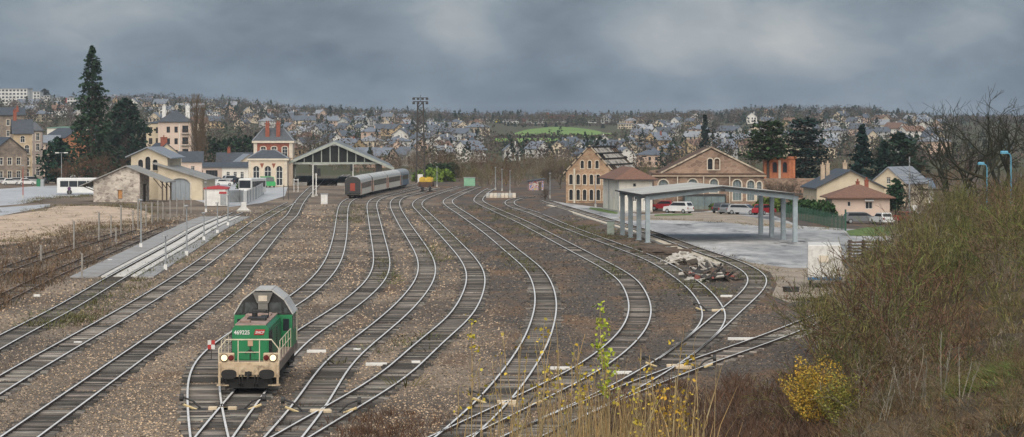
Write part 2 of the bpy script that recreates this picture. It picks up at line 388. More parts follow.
m_asph_pale = mat('pale_asphalt', (0.50, 0.505, 0.515), (0.40, 0.405, 0.415), 0.15, rough=0.5, fine=0.1, fscale=1.0, stretch=(1, .5, 1))
m_dirt = mat('pale_gravel', (0.36, 0.30, 0.235), (0.24, 0.195, 0.15), 0.25, rough=0.95, fine=0.25, fscale=2.5, grime=((0.16, 0.12, 0.085), 0.3, 0.56, 0.72))
sheet('goods_yard_asphalt', [(553, 201), (568, 203.5), (612, 209), (640, 214.5), (700, 212), (725, 209.5), (760, 210), (800, 226), (850, 229), (900, 230), (960, 232), (960, 250), (865, 252), (838, 262), (822, 268), (790, 268), (752, 263), (706, 250), (660, 236.5), (620, 224), (588, 213.5), (566, 207)], 0.012, m_asph)
sheet('gravel_apron', [(741, 262), (765, 258), (800, 257), (838, 259), (850, 272), (838, 292), (812, 300), (790, 303), (772, 296), (777, 284), (770, 272)], 0.008, m_dirt)
sheet('gravel_yard_edge', [(655, 214.5), (720, 211.5), (790, 224), (800, 229), (760, 226), (720, 222), (660, 220), (622, 221), (618, 217)], 0.02, m_dirt)
sheet('sand_lot', [(-60, 236), (-60, 219), (0, 216), (40, 211), (58, 206), (100, 205.5), (139, 209), (152, 214), (148, 222), (118, 226), (86, 229), (60, 236), (20, 243), (-60, 252)], 0.010, m_sand)
sheet('bus_car_park', [(-80, 206), (-60, 190.5), (0, 189), (40, 186), (68, 185.5), (92, 190), (96, 195), (70, 197), (45, 199), (22, 204), (-80, 213)], 0.014, m_asph_pale)
sheet('station_forecourt', [(150, 180), (200, 179), (250, 181), (288, 186), (285, 196), (262, 203), (230, 207), (205, 203), (180, 196)], 0.016, m_asph_pale)
sheet('access_road', [(0, 207.5), (50, 204), (50, 206.5), (20, 212), (0, 216), (-60, 222), (-60, 214)], 0.018, m_asph_pale)

# ================================================================== tracks
def spline(pts, step=1.0, sm=14):
    P = [np.array(p, float) for p in pts]; P = [2 * P[0] - P[1]] + P + [2 * P[-1] - P[-2]]; out = []
    for i in range(1, len(P) - 2):
        a, b, c, d = P[i - 1:i + 3]; n = max(2, int(np.linalg.norm(c - b) / step))
        for k in range(n):
            t = k / n; out.append(0.5 * (2 * b + (c - a) * t + (2 * a - 5 * b + 4 * c - d) * t * t + (3 * b - a - 3 * c + d) * t ** 3))
    out.append(P[-2]); Q = np.array(out)
    # even spacing, then smoothing
    s = np.concatenate([[0], np.cumsum(np.linalg.norm(np.diff(Q, axis=0), axis=1))]); u = np.arange(0, s[-1], step)
    Q = np.stack([np.interp(u, s, Q[:, k]) for k in range(2)], 1)
    for _ in range(sm):
        R = Q.copy(); w = 3
        for j in range(1, len(Q) - 1):
            k = min(w, j, len(Q) - 1 - j); R[j] = Q[j - k:j + k + 1].mean(0)
        Q = R
    return Q
def normals(Q):
    d = np.gradient(Q, axis=0); d /= np.linalg.norm(d, axis=1)[:, None]
    return np.stack([d[:, 1], -d[:, 0]], 1), d          # right-hand side, heading
m_rail_top = mat('rail_head', (0.90, 0.88, 0.85), (0.70, 0.68, 0.65), 0.5, rough=0.38, metal=0.10)
m_rail_top_rust = mat('rusty_rail_head', (0.36, 0.29, 0.24), (0.22, 0.15, 0.11), 0.5, rough=0.55, metal=0.3)
m_rail_side = mat('rail_web', (0.075, 0.048, 0.035), (0.04, 0.03, 0.025), 1.5, rough=0.9)
m_sleeper = mat('sleeper_timber', (0.25, 0.225, 0.20), (0.115, 0.10, 0.088), 1.3, rough=0.95, tint=True, stretch=(0.6, 3, 3))
TRACK = {}
def ribbon(name, Q, off, w, z0, z1, mats, parent, top_slot=0, side_slot=1):
    nr, _ = normals(Q); L_ = Q + nr * (off - w / 2); R_ = Q + nr * (off + w / 2); n = len(Q)
    mb = MB()
    for i in range(n): mb.v += [(*L_[i], z0), (*L_[i], z1), (*R_[i], z1), (*R_[i], z0)]
    for i in range(n - 1):
        a = 4 * i; b = a + 4
        mb.f += [(a + 1, a + 2, b + 2, b + 1), (a, a + 1, b + 1, b), (a + 2, a + 3, b + 3, b + 2)]; mb.m += [top_slot, side_slot, side_slot]
    mb.f += [(0, 3, 2, 1), (4 * n - 4, 4 * n - 3, 4 * n - 2, 4 * n - 1)]; mb.m += [side_slot] * 2
    return mb.build(name, mats, parent)
def track(key, pix, label, rusty=False, sl=0.55, keep=0.86, pale=1.0, z=0.0, group='tracks of the goods yard', sm=14, world=None):
    pts = world if world is not None else [G(*p)[:2] for p in pix]
    Q = spline(pts, 1.0, sm); TRACK[key] = Q
    t = thing('railway_track', label, 'railway track', (0, 0, 0), 0, group)
    top = m_rail_top_rust if rusty else m_rail_top
    for s in (-1, 1): ribbon('rail', Q, s * 0.755, 0.095, 0.01, 0.19 + z, [top, m_rail_side], t)
    # sleepers: many, each too thin in the picture to pick apart
    s = np.concatenate([[0], np.cumsum(np.linalg.norm(np.diff(Q, axis=0), axis=1))]); u = np.arange(0.3, s[-1], 0.6)
    C = np.stack([np.interp(u, s, Q[:, k]) for k in range(2)], 1); nr, d = normals(C)
    rs = np.random.RandomState(sum(map(ord, key)))
    low = np.convolve(rs.rand(len(C) + 10), np.ones(9) / 9, 'same')[:len(C)]
    m = (rs.rand(len(C)) < keep) | (low > 0.55); C, nr, d, low = C[m], nr[m], d[m], low[m]; n = len(C)
    hl = 1.02 + np.abs(rs.normal(0, 0.12, n)); hw = 0.125 + rs.rand(n) * 0.03; zt = 0.055 + rs.rand(n) * 0.045 + z
    sh = rs.normal(0, 0.05, n)
    cor = []
    for (a, b) in ((-1, -1), (1, -1), (1, 1), (-1, 1)):
        for lev in (0, 1):
            xy = C + nr * (a * hl + sh)[:, None] + d * (b * hw)[:, None]
            cor.append(np.concatenate([xy, (zt if lev else np.full(n, -0.05))[:, None]], 1))
    V = np.stack(cor, 1).reshape(-1, 3); b = np.arange(n)[:, None] * 8
    Fc = np.concatenate([b + np.array(f) for f in ((1, 3, 5, 7), (0, 2, 3, 1), (2, 4, 5, 3), (4, 6, 7, 5), (6, 0, 1, 7))], 0)
    val = np.clip((0.26 + rs.rand(n) ** 1.8 * 1.15 + (low - 0.5) * 1.0) * pale, 0.25, 2.6); tintc = np.stack([val * (1 + rs.normal(0, .03, n)), val, val * (1 - 0.03 * rs.rand(n))], 1)
    so = np_mesh('sleepers', V, Fc, m_sleeper, t, np.repeat(tintc, 8, 0)); so['kind'] = 'stuff'
    return t
track('L1', [(-70, 300), (-20, 284), (0, 273), (48, 256), (90, 243), (130, 231)], 'overgrown rusty track at far left in brown weeds beside the sand lot', rusty=True, keep=0.25, pale=0.7)
track('L2', [(-90, 345), (0.6, 301), (50, 277), (103, 254.3), (140, 239), (170, 227)], 'weed grown rusty track left of the concrete servicing track', rusty=True, keep=0.4, pale=0.8)
track('L3', [(-130, 418), (0, 344.5), (67, 309), (119.3, 277.4), (180, 243), (205, 228), (238, 213.5)], 'left track laid in white concrete strips ending at the white buffer block', keep=0.9, pale=0.75)
track('L4', [(-110, 455), (23, 374), (134.4, 309), (189, 274), (226, 247), (262, 220), (292, 203)], 'left track curving in to join the main line before the train hall', keep=0.8, pale=1.15)
track('L5', [(-20, 470), (25, 437), (112.4, 374), (220, 295.6), (240.7, 274), (279, 228.4), (291.8, 216.6), (299, 203.7), (308, 193), (317, 184.5), (321, 180)], 'clear main track running from lower left into the train hall', keep=0.95, pale=0.9)
track('T6', [(216, 475), (208, 437), (204, 404), (202.4, 386.6), (208, 364), (228, 345.5), (262, 322), (303.5, 296), (330, 268), (339.6, 240), (344.4, 205.8), (356, 198), (372, 194), (388, 190.5), (402, 187.5), (415, 185)], 'track left of the green locomotive leading back to the parked coaches', pale=1.0)
track('T7', [(186, 480), (217, 437), (252.6, 391), (270, 370), (292, 346), (316, 329), (345, 310), (362, 296.5), (376, 282), (381.5, 268), (381, 255), (378, 240), (373, 215), (372, 205), (377, 199.5), (390, 195.5), (408, 191), (424, 187)], 'track the green locomotive stands on, curving back past the coaches', pale=0.95)
track('T8', [(250, 480), (287.4, 437), (313.8, 404), (331, 374.5), (349, 355), (375.6, 334), (405, 308), (423.7, 284), (427, 268), (423, 255), (414, 240), (403, 223), (395, 207), (397, 200), (404, 197), (420, 193), (436, 188.5)], 'first track right of the green locomotive', pale=1.0)
track('T9', [(235, 475), (297, 437), (353.5, 404), (395, 379), (410, 363.8), (438, 338), (452, 327), (465, 312), (474.5, 291), (475.5, 275), (469, 262), (459, 250), (440, 230), (423, 213), (417, 206), (421, 200.5), (433, 195.5), (449, 190.5), (462, 187)], 'track that crosses the one right of the locomotive and leads back to the yellow wagon', pale=0.9)
track('T10', [(420, 470), (460, 437), (497, 401), (520, 371), (536, 344), (543.5, 322), (546, 304), (542.5, 286), (533, 270), (509.4, 250), (490, 234), (466, 217), (451, 207), (447.5, 202), (454, 197.5), (467, 191.5), (478, 187.5)], 'bent track through the dark cinders in the middle of the yard', keep=0.75, pale=0.85)
track('T11', [(400, 465), (461, 435), (527, 403), (590, 371), (624, 344), (637.5, 326), (640.5, 310), (636.5, 296), (622, 277), (576, 251.5), (524, 224), (500, 213), (483, 205), (478, 200.5), (485, 193), (492, 189)], 'sharply bent track between the yard middle and the debris heap', keep=0.7, pale=0.85)
track('T12', [(450, 478), (528, 437), (620, 394), (634, 386), (673, 362), (690, 349), (709, 333), (716, 320), (713, 311), (701.5, 293.8), (681, 277.5), (655, 262), (625, 250), (569, 229), (534, 214), (515, 208), (509, 203.5), (516, 199.5), (532, 197)], 'rusty track passing just left of the debris heap', keep=0.55, pale=0.8)
track('T13', [(673, 362), (690, 349.5), (711, 331), (733, 311), (752, 294), (758.5, 283), (755, 275), (735, 264), (695, 250), (649, 233), (614.6, 223), (584.5, 213.5), (556, 205), (545, 201)], 'track looping round the right of the debris heap along the asphalt edge', keep=0.75, pale=1.0)
track('T14', [(530, 436.2), (610, 400.2), (634, 390.5), (706, 362.5), (770, 340.5), (828, 316.5), (870, 302), (910, 290)], 'straight track in pale gravel running out right under the shrubs', keep=0.6, pale=1.5)
track('H1', [(331, 186), (338, 181), (343, 177.5), (347, 175)], 'far track inside the train hall', keep=0.8)

# pale gravel bed under the straight right-hand track
Q14 = TRACK['T14']; i0 = int(len(Q14) * 0.52)
o = ribbon('pale_gravel_bed', Q14[i0:], 0.1, 2.7, -0.1, 0.03, [mat('white_gravel', (0.46, 0.43, 0.38), (0.28, 0.25, 0.215), 1.2, rough=0.95, fine=0.35, fscale=3), m_dirt], None); tag(o, kind='structure')
# the servicing track's concrete strips
Q3 = TRACK['L3']; a, b = [int(np.argmin(np.abs(Q3[:, 1] - G(0, y).y))) for y in (277.5, 217)]
pit = thing('servicing_slab', 'white concrete strips in and beside the left servicing track', 'concrete slab')
m_slab = mat('white_concrete', (0.64, 0.62, 0.58), (0.50, 0.48, 0.44), 0.5, rough=0.9, grime=((0.28, 0.26, 0.23), 0.4, 0.55, 0.75))
m_slab2 = mat('grey_concrete', (0.34, 0.34, 0.34), (0.26, 0.255, 0.25), 0.4, rough=0.9, grime=((0.2, 0.17, 0.14), 0.3, 0.5, 0.75))
for off, w, zz, mm in ((0, 0.95, 0.13, m_slab), (1.28, 0.55, 0.16, m_slab), (-1.25, 0.45, 0.16, m_slab), (-2.9, 2.3, 0.11, m_slab2), (2.3, 1.2, 0.10, m_slab2)):
    ribbon('concrete_strip', Q3[a:b], off, w, -0.1, zz, [mm, mm], pit)
# kerb of the asphalt along the loop track
Q13 = TRACK['T13']; a, b = [int(np.argmin(np.abs(Q13[:, 1] - G(0, y).y))) for y in (266, 206)]
kerb = ribbon('concrete_kerb', Q13[a:b], -1.75 if Q13[a, 1] < Q13[b, 1] else 1.75, 0.8, -0.1, 0.22, [mat('cream_concrete', (0.60, 0.53, 0.42), (0.45, 0.39, 0.31), 0.4, rough=0.9, grime=((0.2, 0.16, 0.12), 0.25, 0.52, 0.7)), m_conc], None)
tag(kerb, 'cream concrete kerb between the loop track and the asphalt goods yard', 'kerb')

# ballast stones: grain of the yard, nobody could count it
def stones(name, n, box, seed, tone, smin=0.03, smax=0.088, avoid_far=True):
    rs = np.random.RandomState(seed); x0, x1, y0, y1 = box
    px = x0 + rs.rand(n) * (x1 - x0); py = y0 + (y1 - y0) * rs.rand(n) ** 0.9
    D = F * H / (py - YH); X = (px - CX) / F * D
    ok = (X < 12 + (D - 114) * 0.155 - 1.0) & ~((px > 560) & (py < 205 + (px - 560) * .30)) & ~((px > 735) & (py < 304)) & ~((px < 290) & (py < 232 - .1 * px)); D, X = D[ok], X[ok]; n = len(X)
    r = (smin + rs.rand(n) ** 2 * (smax - smin)) * np.clip(D / 170, 0.8, 2.2)
    octa = np.array([[1, 0, 0], [0, 1, 0], [-1, 0, 0], [0, -1, 0], [0, 0, 1.0]]); th = rs.rand(n) * 6.28
    c, s = np.cos(th), np.sin(th)
    j = 1 + (rs.rand(n, 5, 3) - 0.5) * 0.7; O = octa[None] * j * r[:, None, None]
    V = np.stack([O[..., 0] * c[:, None] - O[..., 1] * s[:, None] + X[:, None], O[..., 0] * s[:, None] + O[..., 1] * c[:, None] + D[:, None], O[..., 2] * 0.8 + 0.0], -1).reshape(-1, 3)
    b = np.arange(n)[:, None] * 5
    Fc = np.concatenate([b + np.array(f) for f in ((0, 1, 4), (1, 2, 4), (2, 3, 4), (3, 0, 4))], 0)
    v = 0.22 + rs.rand(n) ** 2.0 * 2.2; warm = rs.rand(n)
    sx_ = X + 0.0387 * (D - 113.8) + 2.5 * np.sin(X * .5) * np.sin(D * .08); dark = np.clip((sx_ - .5) / 3.0, 0, 1); v = v * (1 - .50 * dark)
    pat = .5 + .5 * np.sin(X * .31 + 1.7 * np.sin(D * .05)) * np.sin(D * .043 + X * .2); v = v * (.72 + .5 * pat); warm = np.clip(warm + .5 * pat * (1 - dark), 0, 1.4)
    tc = np.stack([v * (0.98 + .16 * warm), v * (0.96 + .03 * warm), v * (0.95 - .14 * warm)], 1)
    o = np_mesh(name, V, Fc, mat('ballast_stone', tone, tuple(c * .8 for c in tone), 1, rough=0.95, tint=True), None, np.repeat(tc, 5, 0)); tag(o, 'loose ballast stones strewn over the yard between the tracks', 'ballast', kind='stuff')
stones('ballast_stones', 125000, (-20, 860, 205, 440), 3, (0.235, 0.195, 0.155))
# ================================================================== building helpers
def wall(mb, o, U, Nn, w, top, holes=(), depth=0.22, mi=0, z0=0.0):
    """wall face in the plane o + u*U + z*Z with openings; top(u) gives the height; Nn points inward; holes (u0,u1,z0,z1,arch)"""
    o, U, Nn = Vector(o), Vector(U), Vector(Nn); Z = Vector((0, 0, 1))
    tf = top if callable(top) else (lambda u: top)
    P = lambda u, z, d=0: o + U * u + Z * z + Nn * d
    us = {0.0, w}
    for h in holes:
        us.add(h[0]); us.add(h[1])
        if h[4]:
            for k in range(1, 6): us.add(h[0] + (h[1] - h[0]) * k / 6)
    if callable(top): us |= {w * k / 8 for k in range(1, 8)}
    us = sorted(us)
    def hz(h, u):
        if not h[4]: return h[3]
        r = (h[1] - h[0]) / 2; c = (h[0] + h[1]) / 2; rise = r * h[4]
        return h[3] - rise + rise * math.sqrt(max(0, 1 - ((u - c) / r) ** 2))
    for a, b in zip(us, us[1:]):
        if b - a < 1e-6: continue
        mid = (a + b) / 2; za, zb = z0, z0
        for h in sorted((h for h in holes if h[0] < mid < h[1]), key=lambda h: h[2]):
            if h[2] > za + 1e-6: mb.face([P(a, za), P(b, zb), P(b, h[2]), P(a, h[2])], mi)
            mb.face([P(a, h[2]), P(b, h[2]), P(b, h[2], depth), P(a, h[2], depth)], mi)
            za, zb = hz(h, a), hz(h, b)
            mb.face([P(a, za, depth), P(b, zb, depth), P(b, zb), P(a, za)], mi)
        ta, tb = tf(a), tf(b)
        if ta > za + 1e-6 or tb > zb + 1e-6: mb.face([P(a, za), P(b, zb), P(b, max(tb, zb)), P(a, max(ta, za))], mi)
    for h in holes:
        for u in (h[0], h[1]):
            mb.face([P(u, h[2]), P(u, hz(h, u)), P(u, hz(h, u), depth), P(u, h[2], depth)], mi)
def opening(parent, o, U, Nn, h, name='window', gl=None, fr=None, sur=None, sw=0.14, depth=0.2, bars=(1, 2), fw=0.06):
    """the filling of one opening: pane, bars, and a stone surround standing a little proud"""
    o, U, Nn = Vector(o), Vector(U), Vector(Nn); Z = Vector((0, 0, 1)); gl = gl or glass; fr = fr or m_white
    u0, u1, z0, z1, arch = h; mats = [gl, fr, sur or m_limestone]; mb = MB()
    P = lambda u, z, d=0: o + U * u + Z * z + Nn * d
    r = (u1 - u0) / 2; c = (u0 + u1) / 2; rise = r * arch if arch else 0
    def outline(g, n=8):
        pts = [(u0 - g, z0), (u1 + g, z0)]
        if arch:
            for k in range(n + 1):
                t = math.pi * k / n; pts.append((c + (r + g) * math.cos(t), z1 - rise + (rise + g) * math.sin(t)))
        else: pts += [(u1 + g, z1 + g), (u0 - g, z1 + g)]
        return pts
    pane = outline(0.0); mb.face([P(u, z, depth) for u, z in pane], 0)
    def bar(ua, ub, za, zb):
        d0, d1 = depth - 0.06, depth - 0.01
        v = [P(ua, za, d0), P(ub, za, d0), P(ub, zb, d0), P(ua, zb, d0), P(ua, za, d1), P(ub, za, d1), P(ub, zb, d1), P(ua, zb, d1)]
        mb.poly(v, [(0, 1, 2, 3), (0, 4, 5, 1), (1, 5, 6, 2), (2, 6, 7, 3), (3, 7, 4, 0)], 1)
    zt = z1 - rise * 0.3
    if fw:
        bar(u0, u0 + fw, z0, z1 - rise); bar(u1 - fw, u1, z0, z1 - rise); bar(u0 + fw, u1 - fw, z0, z0 + fw)
        for k in range(1, bars[0] + 1): uu = u0 + (u1 - u0) * k / (bars[0] + 1); bar(uu - fw / 2, uu + fw / 2, z0 + fw, zt)
        for k in range(1, bars[1] + 1): zz = z0 + (zt - z0) * k / (bars[1] + 0.6); bar(u0 + fw, u1 - fw, zz - fw / 2, zz + fw / 2)
    if sur:
        a, b = outline(0.0), outline(sw); n = len(a)
        for i in range(1, n):
            j = (i + 1) % n
            mb.face([P(*a[i], -0.05), P(*a[j], -0.05), P(*b[j], -0.05), P(*b[i], -0.05)], 2)
            mb.face([P(*b[i], -0.05), P(*b[j], -0.05), P(*b[j], 0.02), P(*b[i], 0.02)], 2)
        v = [P(u0 - sw, z0 - 0.12, -0.09), P(u1 + sw, z0 - 0.12, -0.09), P(u1 + sw, z0, -0.09), P(u0 - sw, z0, -0.09), P(u0 - sw, z0 - 0.12, 0.03), P(u1 + sw, z0 - 0.12, 0.03), P(u1 + sw, z0, 0.03), P(u0 - sw, z0, 0.03)]
        mb.poly(v, [(0, 1, 2, 3), (0, 4, 5, 1), (1, 5, 6, 2), (2, 6, 7, 3), (3, 7, 4, 0)], 2)
    return mb.build(name, mats, parent)

def slab_roof(mb, w, d, h, rise, kind, ov=0.4, th=0.18, mi=0, x0=0.0, y0=0.0, apex=0.5, hipl=None):
    """roof over the rectangle (x0..x0+w, y0..y0+d); kinds: gable_front (ridge runs back), gable_side (ridge runs across), hip"""
    X0, X1, Y0, Y1 = x0 - ov, x0 + w + ov, y0 - ov, y0 + d + ov
    if kind == 'gable_front':
        xm = x0 + w * apex; k0 = rise / (w * apex); k1 = rise / (w * (1 - apex)); e0, e1 = h - ov * k0, h - ov * k1
        mb.prism([(X0, e0), (xm, h + rise), (X1, e1), (X1, e1 + th), (xm, h + rise + th * 1.1), (X0, e0 + th)][::-1], Y0, Y1, 'y', mi)
    elif kind == 'gable_side':
        ym = y0 + d * apex; k0 = rise / (d * apex); k1 = rise / (d * (1 - apex)); e0, e1 = h - ov * k0, h - ov * k1
        mb.prism([(Y0, e0), (ym, h + rise), (Y1, e1), (Y1, e1 + th), (ym, h + rise + th * 1.1), (Y0, e0 + th)], X0, X1, 'x', mi)
    else:
        L_ = min(w, d) / 2 if hipl is None else hipl
        if w >= d: r0, r1 = (x0 + L_, y0 + d / 2), (x0 + w - L_, y0 + d / 2)
        else: r0, r1 = (x0 + w / 2, y0 + L_), (x0 + w / 2, y0 + d - L_)
        for zb, sgn in ((h, 1),):
            v = [(X0, Y0, h), (X1, Y0, h), (X1, Y1, h), (X0, Y1, h), (X0, Y0, h + th), (X1, Y0, h + th), (X1, Y1, h + th), (X0, Y1, h + th), (*r0, h + th + rise), (*r1, h + th + rise)]
            f = [(0, 3, 2, 1), (0, 1, 5, 4), (1, 2, 6, 5), (2, 3, 7, 6), (3, 0, 4, 7)]
            f += [(4, 5, 9, 8), (5, 6, 9), (6, 7, 8, 9), (7, 4, 8)] if w >= d else [(4, 5, 8), (5, 6, 9, 8), (6, 7, 9), (7, 4, 8, 9)]
            mb.poly(v, f, mi)
def building(name, label, cat, loc, rz, w, d, h, rise, kind, mwall, mroof, front=(), left=(), right=(), back=(), ov=0.4, th=0.18, apex=0.5, group=None, win=None, chim=(), mchim=None, hipl=None, wname='window', base=None):
    """a house: local x runs along the front, y back, z up; openings per side as (u0,u1,z0,z1,arch[,style])"""
    t = thing(name, label, cat, loc, rz, group); win = win or {}
    gf = lambda u: h + rise * (u / (w * apex) if u < w * apex else (w - u) / (w * (1 - apex)))
    gs = lambda u: h + rise * (u / (d * apex) if u < d * apex else (d - u) / (d * (1 - apex)))
    sides = [((0, 0, 0), (1, 0, 0), (0, 1, 0), w, gf if kind == 'gable_front' else h, front),
             ((w, 0, 0), (0, 1, 0), (-1, 0, 0), d, gs if kind == 'gable_side' else h, right),
             ((w, d, 0), (-1, 0, 0), (0, -1, 0), w, (lambda u: gf(w - u)) if kind == 'gable_front' else h, back),
             ((0, d, 0), (0, -1, 0), (1, 0, 0), d, (lambda u: gs(d - u)) if kind == 'gable_side' else h, left)]
    mb = MB()
    for o, U, Nn, ww, top, hs in sides: wall(mb, o, U, Nn, ww, top, [x[:5] for x in hs], z0=-0.3)
    mb.build('wall', mwall, t)
    for o, U, Nn, ww, top, hs in sides:
        for x in hs:
            kw = dict(win); kw.update(x[5] if len(x) > 5 else {}); opening(t, o, U, Nn, x[:5], **kw)
    rb = MB(); slab_roof(rb, w, d, h, rise, kind, ov, th, 0, apex=apex, hipl=hipl); ro = rb.build('roof', mroof, t)
    for (cx, cy, z0, z1, cw, cd) in chim:
        cb = MB(); cb.cbox(cx - cw / 2, cx + cw / 2, cy - cd / 2, cy + cd / 2, z0, z1, 0.02); cb.box(cx - cw / 2 - .06, cx + cw / 2 + .06, cy - cd / 2 - .06, cy + cd / 2 + .06, z1, z1 + .12)
        cb.disc((cx, cy, z1 + 0.3), (0, 0, 1), 0.13, 0.4, 8); cb.build('chimney', mchim or m_brick, ro)
    if base:
        bb = MB(); bb.box(-.04, w + .04, -.04, d + .04, -0.3, base); bb.build('plinth', m_conc, t)
    return t
def grid(us, zs, w, h, arch=0, **kw):
    return [(u - w / 2, u + w / 2, z, z + h, arch) + ((kw,) if kw else ()) for z in zs for u in us]
# ================================================================== buildings round the yard
m_ware = stone_mat('ochre_rubble', (0.46, 0.30, 0.185), (0.30, 0.185, 0.115), (0.52, 0.41, 0.29), 1.5, 2.8, 0.45)
m_grey_stone = stone_mat('grey_rubble', (0.62, 0.55, 0.47), (0.26, 0.21, 0.18), (0.62, 0.56, 0.48), 1.7, 2.6, 0.6)
m_work_stone = stone_mat('brown_rubble', (0.33, 0.22, 0.155), (0.17, 0.11, 0.08), (0.42, 0.33, 0.25), 1.0, 1.8, 0.4)

# --- roofless goods warehouse
def warehouse():
    p = G(566, 203); w, d, h, rise = 7.9, 22.0, 5.1, 4.15
    t = thing('goods_warehouse', 'tall ochre stone warehouse with burnt out roof timbers', 'warehouse', p, -0.23)
    st = dict(sur=m_limestone, sw=0.11, fr=m_dark, bars=(1, 1))
    hf = grid((0.85, 2.05, 3.15, 4.3, 5.45, 6.6), (0.5,), 0.6, 1.75, 0.8) + grid((0.85, 2.05, 3.15, 4.3, 5.45, 6.6), (3.1,), 0.6, 1.65, 0.8) + grid((2.75, 4.0, 5.25), (5.75,), 0.55, 1.3, 0.8)
    gf = lambda u: h + rise * (1 - abs(u - w / 2) / (w / 2))
    hr = grid((2, 5, 8, 11, 14, 17, 20), (0.5, 3.0), 0.9, 1.6, 0.8)
    mb = MB(); wall(mb, (0, 0, 0), (1, 0, 0), (0, 1, 0), w, gf, hf, 0.35, z0=-.3); wall(mb, (w, 0, 0), (0, 1, 0), (-1, 0, 0), d, h, hr, 0.35, z0=-.3)
    wall(mb, (w, d, 0), (-1, 0, 0), (0, -1, 0), w, gf, (), z0=-.3); wall(mb, (0, d, 0), (0, -1, 0), (1, 0, 0), d, h, (), z0=-.3)
    mb.build('wall', m_ware, t)
    for x in hf: opening(t, (0, 0, 0), (1, 0, 0), (0, 1, 0), x, depth=0.33, **st)
    for x in hr: opening(t, (w, 0, 0), (0, 1, 0), (-1, 0, 0), x, depth=0.33, **st)
    m_char = mat('charred_timber', (0.04, 0.034, 0.03), (0.018, 0.016, 0.015), 2, rough=0.9)
    k = rise / (w / 2); rf = MB()
    for j in range(12):                                     # rafters
        y = 0.5 + j * (d - 1) / 11
        for s in (0, 1):
            x0, x1 = (w / 2, w + 0.4) if s else (w / 2, -0.4)
            a, b = Vector((x0, y, h + rise + 0.1)), Vector((x1, y, h - 0.4 * k + 0.1))
            rf.prism([(a.x, a.z - .16), (b.x, b.z - .16), (b.x, b.z), (a.x, a.z)], y - 0.09, y + 0.09, 'y')
    roof = rf.build('rafter_frame', m_char, t)
    for s in (-1, 1):
        for q in (0.04, 0.3, 0.52, 0.76, 0.98):
            x = w / 2 + s * (w / 2) * q; z = h + rise * (1 - q) + 0.22
            pb = MB(); pb.box(x - 0.14, x + 0.14, -0.35, d + 0.3, z - 0.12, z + 0.12); pb.build('purlin', m_char, roof)
    m_pale = mat('bleached_boarding', (0.50, 0.46, 0.40), (0.30, 0.27, 0.23), 0.8, rough=0.9, grime=((0.06, 0.05, 0.045), 0.5, 0.52, 0.62))
    r2 = random.Random(4)
    for s, q0, q1, y0, y1 in ((1, .08, .27, 2, 16), (1, .33, .49, 5, 20), (1, .56, .73, 1, 19), (1, .80, 1.02, 6, 21), (-1, .1, .48, 0.6, 21), (-1, .55, 1.04, 0.6, 21)):
        X = lambda q: w / 2 + s * (w / 2) * q; Zq = lambda q: h + rise * (1 - q) + 0.14
        b = MB(); a0, a1 = X(q0), X(q1)
        b.prism([(a0, Zq(q0)), (a1, Zq(q1)), (a1, Zq(q1) + .05), (a0, Zq(q0) + .05)], y0, y1, 'y'); b.build('roof_boarding', m_pale if s > 0 else m_slate, roof)
    cp = MB()                                                # pale coping on the front gable
    for s in (-1, 1):
        a, b = (w / 2, h + rise + 0.32), (w / 2 + s * (w / 2 + 0.45), h - 0.45 * k + 0.32)
        cp.prism([(a[0], a[1] - .2), (b[0], b[1] - .2), (b[0], b[1] + .06), (a[0], a[1] + .06)], -0.12, 0.3, 'y')
    cp.build('coping', mat('coping_stone', (0.52, 0.43, 0.31), (0.36, 0.28, 0.2), 1), t)
    dp = MB(); dp.tube([(1.45, -0.14, 0), (1.45, -0.14, 5.7)], 0.17, 8); dp.build('drainpipe', mat('cream_pipe', (0.66, 0.60, 0.48), None, 1), t)
    return t
warehouse()

# --- annex with brown hip roof
def annex():
    p = G(619, 212.3); w, d, h = 5.0, 15.0, 4.75
    t = building('goods_office', 'cream office with brown tiled hip roof between the warehouse and the steel canopy', 'building', (p.x, p.y, 0), 0.125, w, d, h, 1.75, 'hip', m_white_render, m_tile,
        front=grid((2.35,), (3.75,), 0.5, 0.5, 0, bars=(0, 0)) + grid((2.35,), (1.6,), 0.5, 0.75, 0, bars=(1, 0)) + [(3.6, 4.3, 0.0, 1.9, 0, dict(name='door', gl=m_white, bars=(0, 0)))],
        left=grid((3.5, 8.0, 12.0), (2.3,), 0.6, 0.9, 0, bars=(1, 1)) + [(10.0, 10.9, 0.0, 2.1, 0, dict(name='door', gl=m_timber, bars=(0, 0)))], ov=0.75, th=0.14, base=0.25)
    b = MB(); b.tube([(-0.1, -0.08, 0), (-0.1, -0.08, h)], 0.08, 6); b.build('drainpipe', m_galv, t)
    b = MB(); b.tube([(-0.1, 9, 0), (-0.1, 9, h)], 0.07, 6); b.build('drainpipe', m_galv, t)
    b = MB(); b.box(-0.85, 5.85, -0.9, -0.78, h - 0.04, h + 0.1); b.box(-0.9, -0.78, -0.78, 15.8, h - 0.04, h + 0.1); b.build('gutter', m_dark, t)
annex()

